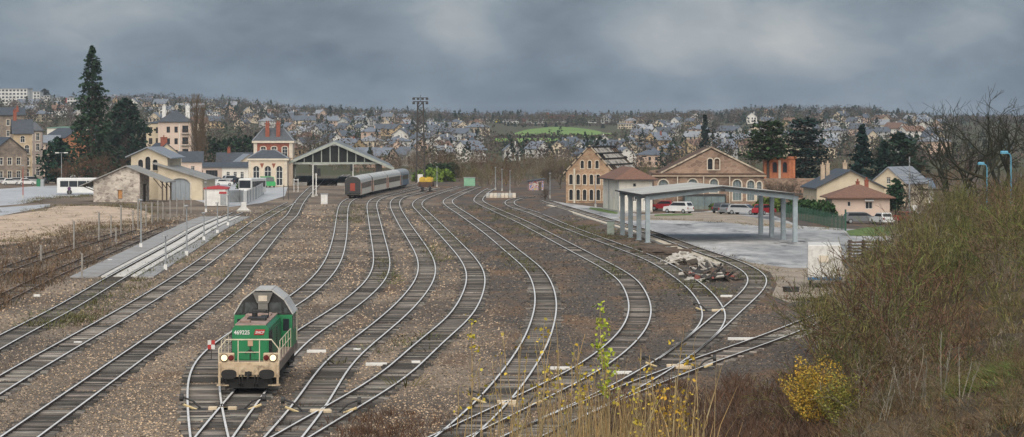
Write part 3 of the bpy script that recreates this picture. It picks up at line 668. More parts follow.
# --- steel loading canopy
def canopy():
    m_st = mat('blue_grey_steel', (0.33, 0.385, 0.41), (0.24, 0.28, 0.30), 1.2, rough=0.55, grime=((0.22, 0.17, 0.13), 0.9, 0.6, 0.8))
    m_top = mat('canopy_sheet', (0.52, 0.51, 0.47), (0.40, 0.385, 0.35), 0.3, rough=0.6, grime=((0.25, 0.22, 0.18), 0.25, 0.55, 0.75))
    p = G(647.7, 242.6); w, d, he, hr = 16.3, 21.5, 5.15, 5.95
    t = thing('loading_canopy', 'open steel canopy with shallow pitched roof on eight grey columns', 'canopy', p, 0.095)
    k = (hr - he) / (w / 2); zf = lambda x: he + (hr - he) * (1 - abs(x - w / 2) / (w / 2))
    for j in range(4):
        y = j * (d - 1.0) / 3
        for x in (0.0, w):
            b = MB()                                           # H section column with base plate
            b.box(x - .24, x + .24, y - .25, y - .19, 0.03, zf(x) - .1); b.box(x - .24, x + .24, y + .19, y + .25, 0.03, zf(x) - .1); b.box(x - .06, x + .06, y - .19, y + .19, 0.03, zf(x) - .1)
            b.box(x - .38, x + .38, y - .38, y + .38, -0.05, 0.03); b.build('column', m_st, t)
        b = MB()
        for s in (0, 1):
            xa, xb = (0, w / 2) if s == 0 else (w / 2, w)
            za, zb = zf(xa), zf(xb); hA, hB = (0.55, 0.32) if s == 0 else (0.32, 0.55)
            b.prism([(xa - (.35 if s == 0 else 0), za - hA - (.35 * k if s == 0 else 0)), (xb + (.35 if s else 0), zb - hB - (.35 * k if s else 0)), (xb + (.35 if s else 0), zb - .04 - (.35 * k if s else 0)), (xa - (.35 if s == 0 else 0), za - .04 - (.35 * k if s == 0 else 0))], y - 0.14, y + 0.14, 'y')
        b.build('rafter', m_st, t)
    for i in range(9):
        x = 0.2 + (w - 0.4) * i / 8
        b = MB(); b.box(x - .06, x + .06, -0.5, d - 0.5, zf(x) + (-.03), zf(x) + .10); b.build('purlin', m_st, t)
    for s in (0, 1):
        xs = (-0.7, w / 2) if s == 0 else (w / 2, w + 0.7)
        zz = lambda x: hr - abs(x - w / 2) * k + 0.13
        b = MB(); b.prism([(xs[0], zz(xs[0])), (xs[1], zz(xs[1])), (xs[1], zz(xs[1]) + .07), (xs[0], zz(xs[0]) + .07)], -0.75, d - 0.2, 'y'); b.build('roof_sheet', m_top, t)
        b = MB(); b.prism([(xs[0], zz(xs[0]) - .05), (xs[1], zz(xs[1]) - .05), (xs[1], zz(xs[1]) + .08), (xs[0], zz(xs[0]) + .08)], -0.83, -0.755, 'y'); b.build('fascia', m_dark, t)
    b = MB(); b.box(-0.78, -0.705, -0.75, d - 0.2, he - 0.03, he + 0.12); b.build('fascia', m_dark, t)
    b = MB(); b.box(w / 2 - .25, w / 2 + .25, -0.99, -0.85, hr - .38, hr - .08); b.build('floodlight', m_dark, t)
canopy()

# --- engine workshop: wide gable behind a lower arcaded front
def workshop():
    p = G(654, 209.0); w = 16.9
    t = thing('engine_workshop', 'long brown stone workshop with wide pale edged gable and arched windows', 'workshop', (p.x, p.y, 0), -0.02)
    st = dict(sur=m_limestone, sw=0.18, fr=m_galv, bars=(2, 2), gl=glass_pale, depth=0.33)
    hs = [(0.7, 2.2, 2.2, 4.5, 1), (5.2, 6.7, 2.5, 4.6, 1), (8.6, 9.8, 2.5, 4.6, 1), (12.1, 13.4, 1.3, 4.5, 1), (14.3, 15.4, 1.3, 4.4, 1), (15.8, 16.5, 1.3, 4.2, 1)]
    mb = MB(); wall(mb, (0, 0, 0), (1, 0, 0), (0, 1, 0), w, 5.1, hs, 0.35, z0=-.3); wall(mb, (w, 0, 0), (0, 1, 0), (-1, 0, 0), 5, 5.1, (), z0=-.3); wall(mb, (0, 5, 0), (0, -1, 0), (1, 0, 0), 5, 5.1, (), z0=-.3)
    mb.build('arcade_wall', m_work_stone, t)
    for x in hs: opening(t, (0, 0, 0), (1, 0, 0), (0, 1, 0), x, **st)
    b = MB(); b.box(-0.25, w + 0.25, -0.25, 5.0, 5.1, 5.42); b.build('lean_to_roof', m_rust, t)
    b = MB(); b.box(-0.35, w + 0.35, -0.4, -0.26, 4.98, 5.2); b.build('cornice', mat('cornice_stone', (0.42, 0.33, 0.24), None, 1), t)
    top = lambda u: 5.4 + 3.75 * max(0.0, 1 - abs(u - 9.05) / (7.9 if u > 9.05 else 7.5))
    g = MB(); gh = [(8.5, 9.25, 6.0, 7.7, 0.8), (9.55, 10.3, 6.0, 7.7, 0.8)]
    wall(g, (0, 5.0, 0), (1, 0, 0), (0, 1, 0), w, top, gh, 0.35, z0=5.0)
    wall(g, (w, 30, 0), (-1, 0, 0), (0, -1, 0), w, lambda u: top(w - u), (), z0=0); wall(g, (w, 5, 0), (0, 1, 0), (-1, 0, 0), 25, 5.45, ()); wall(g, (0, 30, 0), (0, -1, 0), (1, 0, 0), 25, 5.45, ()); g.build('gable_wall', m_work_stone, t)
    for i, x in enumerate(gh): opening(t, (0, 5.0, 0), (1, 0, 0), (0, 1, 0), x, sur=m_limestone, sw=0.14, fr=m_dark, bars=(0, 1), depth=.33, gl=glass if i == 0 else m_work_stone)
    rb = MB()
    for xa, xb, za, zb in ((1.3, 9.05, 5.3, 9.2), (9.05, 17.1, 9.2, 5.3)):
        rb.prism([(xa, za), (xb, zb), (xb, zb + .12), (xa, za + .12)], 5.35, 30.2, 'y')
    rb.build('roof', m_rust, t)
    cb = MB()
    for xa, xb, za, zb in ((1.2, 9.05, 5.35, 9.35), (9.05, 17.2, 9.35, 5.3)):
        cb.prism([(xa, za), (xb, zb), (xb, zb + .26), (xa, za + .26)], 4.8, 5.34, 'y')
    cb.build('coping', mat('weathered_coping', (0.50, 0.43, 0.33), (0.26, 0.20, 0.15), .8, rough=.9, contrast=(.42, .55)), t)
    # garage front of many panes, projecting from the arcade
    b = MB(); b.box(4.4, 11.0, -1.6, -0.01, 2.05, 2.3); b.box(4.4, 4.6, -1.55, -0.01, 0, 2.05); b.box(10.8, 11.0, -1.55, -0.01, 0, 2.05); gf = b.build('glazed_front', m_dark, t)
    for i in range(6):
        x0 = 4.65 + i * 1.03
        b = MB(); b.box(x0, x0 + .98, -1.5, -1.44, 0.5, 2.0, 0); b.box(x0, x0 + .98, -1.52, -1.42, 0.0, 0.48, 1); b.box(x0 + .46, x0 + .52, -1.53, -1.505, 0.5, 2.0, 1); b.build('pane', [glass_pale, mat('green_grey_panel', (0.20, 0.24, 0.22), None, 1)], gf)
    for x in (3.6, 7.6, 11.6):
        b = MB(); b.tube([(x, -0.3, 0), (x, -0.3, 5)], 0.09, 6); b.build('drainpipe', m_limestone, t)
workshop()

# --- brick water tower base behind the workshop
def tower():
    p = G(764, 201); s = (201 - 127) / 12.6
    t = thing('brick_tower', 'square orange brick tower with pilasters behind the workshop', 'tower', (p.x, p.y, 0), -0.05)
    m_ob = mat('orange_brick', (0.55, 0.21, 0.10), (0.40, 0.14, 0.07), 2.2, rough=0.9, fine=0.18, fscale=6)
    w, h = 5.3, 7.2
    mb = MB(); hs = [(1.5, 2.2, 4.9, 6.6, 0.9), (3.2, 3.9, 4.9, 6.6, 0.9)]
    wall(mb, (0, 0, 0), (1, 0, 0), (0, 1, 0), w, h, hs); wall(mb, (w, 0, 0), (0, 1, 0), (-1, 0, 0), w, h); wall(mb, (w, w, 0), (-1, 0, 0), (0, -1, 0), w, h); wall(mb, (0, w, 0), (0, -1, 0), (1, 0, 0), w, h); mb.build('wall', m_ob, t)
    for x in hs: opening(t, (0, 0, 0), (1, 0, 0), (0, 1, 0), x, fr=m_dark, sur=m_brick, sw=0.1, bars=(0, 0))
    for x in (0.0, 0.95, 2.45, 4.2, 4.85):
        b = MB(); b.box(x, x + 0.4, -0.16, -0.003, 0, h - 0.25); b.build('pilaster', m_limestone if x in (2.45,) else m_ob, t)
    b = MB(); b.box(-.2, w + .2, -.25, w + .2, h, h + .35); b.build('cornice', m_ob, t)
    b = MB(); b.box(-1.5, w + 3.5, -3.2, -1.0, 0, 3.9); b.build('wing_wall', m_work_stone, t)
tower()

# --- houses on the right beyond the goods yard
p = G(819, 214); s = (214 - 127) / 12.6
building('farmhouse', 'large cream gabled house with slate roof and three chimneys behind the small cottage', 'house', (p.x, p.y + 3, 0), 0.06, 9.9, 12, 3.75, 2.45, 'gable_front', m_cream, m_slate, front=[(4.5, 5.2, 3.0, 4.0, 0.7, {})], left=grid((3.5, 8), (1.2,), .8, 1.2), ov=0.45, chim=((1.9, 6, 4.4, 6.9, .6, .5), (3.0, 8, 4.8, 7.1, .55, .5), (5.4, 7, 5.8, 7.2, .6, .5)), mchim=mat('cream_brick', (0.55, 0.42, 0.30), None, 2), win=dict(sur=m_limestone, sw=.1))
p = G(832, 216)
cot = building('cottage', 'small pink beige cottage with brown hip roof and white awning', 'house', (p.x, p.y, 0), 0.02, 8.2, 7.0, 2.5, 1.75, 'hip', m_pink, m_tile, front=[(2.2, 2.65, 1.35, 2.0, 0, dict(bars=(0, 0))), (4.75, 5.75, 1.0, 1.95, 0, dict(fr=m_white, bars=(1, 0)))], left=grid((3,), (1.2,), .8, .9), ov=0.75, th=0.14, chim=((4.3, 4.6, 3.2, 4.7, .5, .5), (5.6, 4.8, 3.2, 4.9, .55, .5)), mchim=m_brick, hipl=3.7)
b = MB(); b.prism([(-0.5, 2.1), (-0.003, 2.42), (-0.003, 2.47), (-0.5, 2.15)], 4.6, 5.9, 'x'); b.build('awning', m_white, cot)
p = G(871, 206)
building('gabled_house', 'cream house with grey gable half hidden behind the large house with three chimneys', 'house', (p.x, p.y, 0), -0.55, 6.0, 9, 3.7, 2.4, 'gable_front', m_cream, m_slate_pale, front=grid((3,), (3.6,), .7, 1.0), ov=0.3)
p = G(886, 203)
building('slate_roofed_house', 'low house with broad blue grey roof beside the bare shrubs on the right', 'house', (p.x, p.y, 0), 0.1, 8, 6, 2.6, 1.3, 'gable_side', m_white_render, mat('blue_slate', (0.13, 0.165, 0.215), None, 1.5, rough=.5), front=grid((2, 5), (1.0,), .9, 1.1))

# --- station pavilion and its tall brick block
def station():
    s = (187 - 127) / 12.6; D = F / s; x0 = (248.5 - CX) / s
    t = thing('station_building', 'cream station pavilion with arched doors and tall brick block with two chimneys', 'station building', (x0, D, 0), 0.04)
    w, d, h = 8.1, 9.0, 5.7
    hs = [(0.95, 2.3, 0.3, 4.4, 1), (3.35, 4.75, 0.3, 4.4, 1), (5.8, 7.15, 0.3, 4.4, 1)]
    m_cs = mat('station_cream', (0.70, 0.58, 0.46), (0.60, 0.49, 0.38), 0.7, rough=0.9)
    mb = MB(); wall(mb, (0, 0, 0), (1, 0, 0), (0, 1, 0), w, h, hs, z0=-.3); wall(mb, (w, 0, 0), (0, 1, 0), (-1, 0, 0), d, h, z0=-.3); wall(mb, (0, d, 0), (0, -1, 0), (1, 0, 0), d, h, [(2, 3.3, .3, 4.4, 1), (5.5, 6.8, .3, 4.4, 1)], z0=-.3); wall(mb, (w, d, 0), (-1, 0, 0), (0, -1, 0), w, h); mb.build('wall', m_cs, t)
    for x in hs: opening(t, (0, 0, 0), (1, 0, 0), (0, 1, 0), x, name='arched_door', sur=m_limestone, sw=.2, bars=(1, 2), fw=0.09)
    for x in ((2, 3.3, .3, 4.4, 1), (5.5, 6.8, .3, 4.4, 1)): opening(t, (0, d, 0), (0, -1, 0), (1, 0, 0), x, sur=m_limestone, sw=.2)
    for x in (2.82, 5.27):
        b = MB(); b.prism([(x - .42, 4.95), (x, 3.9), (x + .42, 4.95)], -0.045, -0.003, 'y'); b.build('brick_panel', m_brick, t)
    for x in (0.0, w - .55):
        b = MB(); b.box(x, x + .55, -.06, -.003, 0, h); b.build('quoin', m_limestone, t)
    b = MB(); b.box(-.35, w + .35, -.35, d + .1, h - .1, h + .28); b.build('cornice', m_limestone, t)
    b = MB(); v = [(-.3, -.3, h + .28), (w + .3, -.3, h + .28), (w + .3, d, h + .28), (-.3, d, h + .28), (2.6, 2.6, h + 2.0), (w - 2.6, 2.6, h + 2.0), (w - 2.6, d - .2, h + 2.0), (2.6, d - .2, h + 2.0)]
    b.poly(v, [(0, 1, 5, 4), (1, 2, 6, 5), (3, 0, 4, 7), (2, 3, 7, 6)], 0); b.face(v[4:], 1); ro = b.build('pavilion_roof', [m_slate, m_slate_pale], t)
    for (a, c) in ((0, 4), (1, 5)):
        b = MB(); b.tube([Vector(v[a]) + Vector((0, 0, .05)), Vector(v[c]) + Vector((0, 0, .05))], 0.13, 5); b.build('hip_flashing', m_slate_pale, ro)
    # tall block behind
    X0, X1, Y0, Y1, E = 0.6, 8.9, d + 0.02, d + 10, 9.2
    b = MB(); hb = [(1.5, 2.6, 6.3, 8.4, 0.5), (3.8, 4.9, 6.3, 8.4, 0.5), (6.1, 7.2, 6.3, 8.4, 0.5)]
    wall(b, (X0, Y0, 0), (1, 0, 0), (0, 1, 0), X1 - X0, E, hb, z0=5.9, mi=0); wall(b, (X0, Y0, 0), (1, 0, 0), (0, 1, 0), X1 - X0, 5.9, mi=1); wall(b, (X1, Y0, 0), (0, 1, 0), (-1, 0, 0), 10, E, mi=1); wall(b, (X0, Y1, 0), (0, -1, 0), (1, 0, 0), 10, E, mi=1); wall(b, (X1, Y1, 0), (-1, 0, 0), (0, -1, 0), X1 - X0, E, mi=1); b.build('block_wall', [m_brick, m_cs], t)
    for x in hb: opening(t, (X0, Y0, 0), (1, 0, 0), (0, 1, 0), x, sur=m_limestone, sw=.18)
    for x in (X0, X1 - .75):
        b = MB(); b.box(x, x + .75, Y0 - .08, Y0 - .003, 6.0, E); b.build('quoin', m_limestone, t)
    b = MB(); b.box(X0 - .35, X1 + .35, Y0 - .35, Y1 + .3, E, E + .45); b.build('block_cornice', m_limestone, t)
    v = [(X0 - .25, Y0 - .25, E + .45), (X1 + .25, Y0 - .25, E + .45), (X1 + .25, Y1 + .2, E + .45), (X0 - .25, Y1 + .2, E + .45), (X0 + 2.1, Y0 + 2.2, 12.4), (X1 - 2.1, Y0 + 2.2, 12.4), (X1 - 2.1, Y1 - 2.2, 12.4), (X0 + 2.1, Y1 - 2.2, 12.4)]
    b = MB(); b.poly(v, [(0, 1, 5, 4), (1, 2, 6, 5), (2, 3, 7, 6), (3, 0, 4, 7)], 0); b.face(v[4:], 1); mr = b.build('mansard_roof', [m_slate, m_slate_pale], t)
    for (a, c) in ((0, 4), (1, 5)):
        b = MB(); b.tube([Vector(v[a]) + Vector((0, 0, .05)), Vector(v[c]) + Vector((0, 0, .05))], 0.12, 5); b.build('hip_flashing', m_slate_pale, mr)
    for cx in (3.5, 5.8):
        b = MB(); y = Y0 + 0.5
        b.box(cx - .42, cx + .42, y, y + .9, E + .3, 13.2); b.box(cx - .52, cx + .52, y - .1, y + 1.0, 13.2, 13.45); b.box(cx - .46, cx + .46, y - .05, y + .95, 11.2, 11.38)
        for q in (-.2, .2): b.disc((cx + q, y + .45, 13.7), (0, 0, 1), .13, .5, 8)
        b.build('chimney', m_brick, mr)
station()

# --- train hall: gable screen of steel and glass over open ends
def hall():
    s = (186 - 127) / 12.6; D = F / s; x0 = (287 - CX) / s
    t = thing('train_hall', 'wide gabled steel train hall with open end beside the station building', 'train hall', (x0, D, 0), 0.058)
    m_g = mat('grey_green_steel', (0.40, 0.43, 0.38), (0.28, 0.30, 0.27), 1.2, rough=0.6, grime=((0.16, 0.12, 0.09), .6, .6, .8))
    m_in = mat('sooty_boarding', (0.075, 0.062, 0.052), (0.04, 0.035, 0.03), 1, rough=.9)
    m_tin = mat('hall_roof_sheet', (0.22, 0.235, 0.235), (0.14, 0.15, 0.15), .4, rough=.5)
    w, ap, ch, Ln, ov = 20.2, 9.35, 4.85, 85.0, 2.7; k = (ap - 4.9) / (w / 2); zr = lambda x: ap - abs(x - w / 2) * k
    for xa, xb in ((-0.6, w / 2), (w / 2, w + ov)):
        b = MB(); b.prism([(xa, zr(xa)), (xb, zr(xb)), (xb, zr(xb) + .16), (xa, zr(xa) + .16)], -0.6, Ln, 'y'); b.build('roof_slope', m_tin, t)
        b = MB(); b.prism([(xa, zr(xa) - .42), (xb, zr(xb) - .42), (xb, zr(xb) + .18), (xa, zr(xa) + .18)], -0.78, -0.605, 'y'); b.build('verge', m_g, t)
    for j, y in enumerate([0.0] + [8.0 * i for i in range(1, 11)]):
        b = MB()
        for xa, xb in ((0, w / 2), (w / 2, w)): b.prism([(xa, zr(xa) - .45), (xb, zr(xb) - .45), (xb, zr(xb) - .02), (xa, zr(xa) - .02)], y - .1, y + .1, 'y')
        b.box(0, w, y - .1, y + .1, ch - .22, ch + .22)
        for q in range(1, 11):
            x = w * q / 11 if j == 0 else w * q / 11
            if j and q % 3: continue
            b.box(x - .1, x + .1, y - .07, y + .07, ch + .23, zr(x) - .46)
        if j:
            b.tube([(0, y, ch), (w * .25, y, zr(w * .25) - .3), (w / 2, y, ch), (w * .75, y, zr(w * .75) - .3), (w, y, ch)], .07, 5)
        b.build('truss', m_g, t)
        for x in (0.25, w - .25):
            b = MB(); b.box(x - .2, x + .2, y - .2, y + .2, 0, ch - .23); b.build('column', m_g if x < 5 else m_dark, t)
    b = MB(); b.box(w - 1.25, w + .05, 0.25, 1.1, 0, ch - .23); b.build('end_pier', m_dark, t)
    for i in range(11):                                       # dirty panes of the front screen
        xa, xb = w * i / 11 + .12, w * (i + 1) / 11 - .12
        if zr(xa) - .5 < ch + .3 and zr(xb) - .5 < ch + .3: continue
        b = MB(); f = [(xa, ch + .24), (xb, ch + .24), (xb, max(ch + .26, zr(xb) - .47)), (xa, max(ch + .26, zr(xa) - .47))]
        b.prism(f, 0.02, 0.05, 'y'); b.build('pane', mat('sooty_glass', (0.022, 0.024, 0.022), (0.012, 0.013, 0.013), .6, rough=.6, spec=.2), t)
    b = MB(); wall(b, (0, Ln, 0), (0, -1, 0), (1, 0, 0), Ln, ch + 0.3, [(y, y + 3, .2, 3.4, 1) for y in range(4, 80, 8)], .3); b.build('side_wall', m_in, t)
    for xa, xb, zz in ((0.6, 4.2, .75), (w - 9.5, w - 6.5, .55)):
        b = MB(); b.box(xa, xb, 3, Ln, -.1, zz); b.build('platform', m_conc, t)
hall()
# ================================================================== buildings on the left of the yard
def gp(x, y): p = G(x, y); return (p.x, p.y, 0)
# stone shed with the wide eaves and open side shelter
def stone_shed():
    p = G(93.5, 202.0); s = 75.0 / 12.6
    t = thing('stone_shed', 'stone gabled shed with wide grey roof, orange shutter and open lean-to', 'shed', p, -0.10)
    w, h, ap, d = 7.9, 3.6, 2.05, 7.0
    gf = lambda u: h + ap * (1 - abs(u - 5.4) / (5.4 if u < 5.4 else 4.6)) * 1.0
    gf = lambda u: 3.55 + (5.95 - 3.55) * u / 5.6 if u < 5.6 else 5.95 - (u - 5.6) * 0.40
    mb = MB(); hd = [(4.15, 4.95, 0.55, 2.05, 0)]
    wall(mb, (0, 0, 0), (1, 0, 0), (0, 1, 0), w, gf, hd, z0=-.3); wall(mb, (w, 0, 0), (0, 1, 0), (-1, 0, 0), d, gf(w), [(2.5, 5, 0, 3, 0)], z0=-.3); wall(mb, (0, d, 0), (0, -1, 0), (1, 0, 0), d, 3.55, z0=-.3); wall(mb, (w, d, 0), (-1, 0, 0), (0, -1, 0), w, lambda u: gf(w - u), z0=-.3)
    mb.build('wall', m_grey_stone, t)
    opening(t, (0, 0, 0), (1, 0, 0), (0, 1, 0), hd[0], name='shutter', gl=mat('orange_board', (0.55, 0.27, 0.10), None, 2), fr=m_timber, bars=(0, 0))
    for y in (2.5,): opening(t, (w, 0, 0), (0, 1, 0), (-1, 0, 0), (y, y + 2.5, 0, 3, 0), name='door', gl=m_timber, fr=m_dark, bars=(2, 0))
    zr = lambda u: 5.95 - (5.6 - u) * 0.43 if u < 5.6 else 5.95 - (u - 5.6) * 0.40
    m_fc = mat('fibre_cement', (0.34, 0.335, 0.315), (0.24, 0.235, 0.22), .5, rough=.8, grime=((.15, .13, .11), .5, .5, .75))
    for xa, xb in ((-2.4, 5.6), (5.6, 12.4)):
        b = MB(); b.prism([(xa, zr(xa) + .02), (xb, zr(xb) + .02), (xb, zr(xb) + .2), (xa, zr(xa) + .2)], -0.5, d + .4, 'y'); b.build('roof_slope', m_fc, t)
    for y in (0.3, 3.5, 6.7):
        b = MB(); b.box(11.6, 11.82, y - .1, y + .1, 0, zr(11.8)); b.tube([(11.7, y, 2.2), (10.2, y, zr(10.2) - .1)], .08, 5); b.build('post', m_timber, t)
        b = MB(); b.tube([(0, y, 1.9), (-2.0, y, zr(-2.0))], .09, 5); b.build('bracket', m_timber, t)
stone_shed()
# cream building with three arched windows and the long roof running down to the big arched door
def arched_hall():
    p = G(131, 199.5); t = thing('cream_workshop', 'cream building with three arched windows and big grey arched door', 'workshop', (p.x, p.y, 0), -0.05)
    s = 70.5 / 12.6; w, d = 6.4, 14
    st = dict(sur=m_limestone, sw=.2, fr=m_dark, bars=(1, 2), depth=.3)
    gf = lambda u: 7.3 + 1.6 * (1 - abs(u - 2.9) / 3.5)
    hs = [(1.25, 2.1, 5.1, 6.95, 1), (2.5, 3.4, 5.15, 7.45, 1), (3.8, 4.65, 5.1, 6.95, 1)]
    mb = MB(); wall(mb, (0, 0, 0), (1, 0, 0), (0, 1, 0), w, gf, hs, .3, z0=-.3); wall(mb, (w, 0, 0), (0, 1, 0), (-1, 0, 0), d, 7.3, [(2, 2.8, 5.2, 6.5, 0), (3.2, 4.0, 5.2, 6.5, 0)]); wall(mb, (0, d, 0), (0, -1, 0), (1, 0, 0), d, 7.3); wall(mb, (w, d, 0), (-1, 0, 0), (0, -1, 0), w, lambda u: gf(w - u))
    mb.build('wall', m_cream, t)
    for x in hs: opening(t, (0, 0, 0), (1, 0, 0), (0, 1, 0), x, **st)
    for x in ((2, 2.8, 5.2, 6.5, 0), (3.2, 4.0, 5.2, 6.5, 0)): opening(t, (w, 0, 0), (0, 1, 0), (-1, 0, 0), x, **st)
    zr = lambda u: 8.95 - abs(u - 2.9) * .443
    for xa, xb in ((-.9, 2.9), (2.9, 7.2)):
        b = MB(); b.prism([(xa, zr(xa)), (xb, zr(xb)), (xb, zr(xb) + .2), (xa, zr(xa) + .2)], -.6, d + .3, 'y'); b.build('roof_slope', m_slate_pale, t)
    # lower wing with the arched door
    W0, W1 = 5.3, 13.0; zl = lambda u: 5.95 - (u - W0) * 0.30
    hd = [(7.35 - W0, 10.85 - W0, 0, 3.75, 0.5)]; b = MB(); wall(b, (W0, -3.0, 0), (1, 0, 0), (0, 1, 0), W1 - W0, lambda u: zl(u + W0), hd, .4, z0=-.3); wall(b, (W1, -3, 0), (0, 1, 0), (-1, 0, 0), 14, zl(W1), z0=-.3); wall(b, (W0, 0, 0), (0, -1, 0), (1, 0, 0), 3.0, 5.9, z0=-.3); b.build('wing_wall', m_cream, t)
    opening(t, (W0, -3.0, 0), (1, 0, 0), (0, 1, 0), hd[0], name='arched_door', gl=mat('grey_blue_metal_door', (0.34, 0.38, 0.41), (0.27, 0.30, 0.33), 1.5, rough=.5, stretch=(4, 4, .3)), fr=m_galv, sur=m_limestone, sw=.28, bars=(3, 0), depth=.35)
    b = MB(); b.prism([(W0 - .9, zl(W0 - .9) + .03), (W1 + .8, zl(W1 + .8) + .03), (W1 + .8, zl(W1 + .8) + .22), (W0 - .9, zl(W0 - .9) + .22)], -3.6, 11.3, 'y'); b.build('wing_roof', mat('grey_sheet_roof', (0.30, 0.295, 0.28), None, .5, rough=.6), t)
arched_hall()
building('gabled_house', 'cream house with bare gable wall and brick chimney behind the three arched windows', 'house', gp(152, 188), 0.35, 6.2, 10, 6.6, 2.5, 'gable_front', m_cream, m_slate, ov=.25, chim=((2.6, .5, 8.3, 10.4, 1.3, .7),))
building('slate_roofed_house', 'grey roofed house right of the bare cream gable with brick chimney', 'house', gp(170, 184), 0.1, 7, 8, 5.0, 2.0, 'gable_side', m_pink, m_slate, front=grid((2, 5), (2.6,), .8, 1.3))
t = building('garage_row', 'low dark roofed building with red brown garage doors left of the station', 'garage', gp(189, 181.5), 0.02, 11.3, 7, 3.3, 0.9, 'gable_side', m_pink, m_slate, front=[(0.6, 3.2, 0, 2.6, 0, dict(name='garage_door', gl=mat('red_brown_door', (0.22, 0.08, 0.06), None, 2), fr=m_timber, bars=(1, 0))), (3.9, 6.6, 0.4, 2.6, 0, dict(fr=m_timber, bars=(3, 0))), (8.2, 8.9, .9, 2.3, 0, {}), (9.8, 10.5, .9, 2.3, 0, {})])
building('cottage', 'cream annex with white framed windows between the garages and the station', 'house', gp(222, 182), 0.0, 6.0, 6, 3.4, 1.0, 'gable_side', m_white_render, m_slate, front=grid((1.4, 3.0, 4.6), (.7,), .75, 1.6))
building('slate_roofed_house', 'slate roofed house with small brick chimney behind the garages left of the station', 'house', gp(217, 176.5), 0.05, 9, 8, 3.6, 2.3, 'gable_side', m_cream, m_slate, front=grid((2, 5, 7), (1.2,), .8, 1.4), chim=((2.8, 4, 5.2, 7.2, .8, .7),))
building('gabled_house', 'cream gable fronted house just left of the station pavilion', 'house', gp(237, 178.5), 0.25, 6, 9, 3.6, 2.2, 'gable_front', m_cream, m_slate_pale, front=grid((3,), (1.2, 3.4), .8, 1.1))
# apartment block with hip roof
def apartments():
    p = G(158, 171.5); t = building('apartment_house', 'beige four storey apartment house with slate hip roof and iron balconies', 'apartment building', (p.x, p.y, 0), 0.05, 9.4, 10, 14.0, 3.2, 'hip', m_pink, m_slate, front=grid((2.9, 5.1), (1.2, 4.4, 7.7, 11.0), .95, 1.7, 0, fr=m_dark, bars=(1, 0)) + grid((7.7,), (1.2, 4.4, 7.7, 11.0), 1.7, 2.0, 0, name='balcony_door', fr=m_dark, bars=(1, 0)), ov=.5, chim=((1.5, 3, 15, 18.6, 1.0, 1.4), (8.2, 3, 15, 18.6, 1.2, 1.4)), mchim=m_white)
    for z in (4.2, 7.5, 10.8):
        b = MB(); b.box(6.6, 8.9, -.9, -.003, z - .15, z, 0); b.box(6.6, 8.9, -.9, -.85, z + .95, z + 1.02, 1)
        for i in range(9): b.box(6.6 + i * .28, 6.64 + i * .28, -.89, -.86, z, z + .95, 1)
        b.build('balcony', [m_conc, m_rust], t)
    for x in (5.95,):
        b = MB(); b.box(x, x + .22, -.05, -.003, 0.4, 13.6); b.build('pilaster', m_white_render, t)
    p = G(145, 171.0)
    building('apartment_house', 'yellow cream wing of flats with balconies left of the hip roofed apartment house', 'apartment building', (p.x, p.y + 3, 0), 0.05, 4.6, 9, 13.6, .5, 'hip', m_cream, m_slate, front=grid((1.2, 3.2), (1.2, 4.4, 7.7, 10.8), 1.0, 1.7, 0, fr=m_timber), ov=.25)
apartments()
# street of tall houses at the far left
m_town1 = mat('ochre_render', (0.56, 0.44, 0.29), (0.45, 0.35, 0.23), .5, rough=.9, grime=((.25, .2, .15), .6, .5, .8))
m_town2 = stone_mat('dark_stone_house', (0.30, 0.24, 0.19), (0.18, 0.145, 0.12), (0.34, 0.28, 0.23), 1.4, 2.2, .4)
m_town3 = mat('taupe_render', (0.36, 0.30, 0.27), (0.27, 0.225, 0.20), .6, rough=.9)
stw = dict(sur=m_limestone, sw=.14, bars=(1, 1))
building('gabled_house', 'dark stone gable fronted house at the left edge of the photo', 'house', gp(-8, 184), 0.45, 8, 12, 7.0, 3.2, 'gable_front', m_town2, m_slate, front=grid((2, 4, 6), (1.2, 4.2), .9, 1.6), win=stw, ov=.4)
b_t = building('townhouse', 'tall ochre townhouse with round headed windows and slate roof at far left', 'house', gp(13.5, 181), 0.22, 4.3, 9, 11.2, 3.0, 'gable_side', m_town1, m_slate, front=grid((1.1, 3.1), (.8, 3.6, 6.4), 1.0, 2.0, .9) + grid((2.1,), (9.0,), 1.0, 1.5, .9), right=grid((3, 6), (4, 7), .9, 1.5), win=stw, chim=((.5, 4.5, 12.5, 16.5, .8, 1.0),))
for z in (3.5, 6.3):
    b = MB(); b.box(.3, 3.9, -.7, -.003, z - .12, z, 0); b.box(.3, 3.9, -.7, -.66, z + .9, z + .96, 1)
    for i in range(12): b.box(.32 + i * .32, .35 + i * .32, -.69, -.66, z, z + .9, 1)
    b.build('balcony', [m_conc, m_dark], b_t)
building('townhouse', 'taupe townhouse with mansard roof and balconies right of the ochre townhouse', 'house', gp(26, 179.5), 0.15, 3.9, 9, 11.6, 2.2, 'hip', m_town3, m_slate, front=grid((1.0, 2.8), (.9, 3.9, 6.9, 9.4), .85, 1.7), win=stw, ov=.3, hipl=1.0)
building('townhouse', 'red brown shuttered townhouse with grey zinc roof left of the dark bushy conifer', 'house', gp(36.5, 178), 0.1, 5.2, 9, 8.8, 1.6, 'gable_side', m_pink, m_slate_pale, front=grid((1, 2.6, 4.2), (1.0, 4.0, 6.6), .8, 1.7, 0, gl=mat('red_brown_shutter', (.20, .085, .06), None, 2)), win=stw, ov=.5)
building('townhouse', 'house with bright orange gable wall between slate roofs left of the giant sequoia', 'house', gp(44, 172), -0.6, 8, 12, 9.6, 2.6, 'gable_side', mat('orange_render', (.52, .22, .11), None, .6), m_slate, ov=.3)
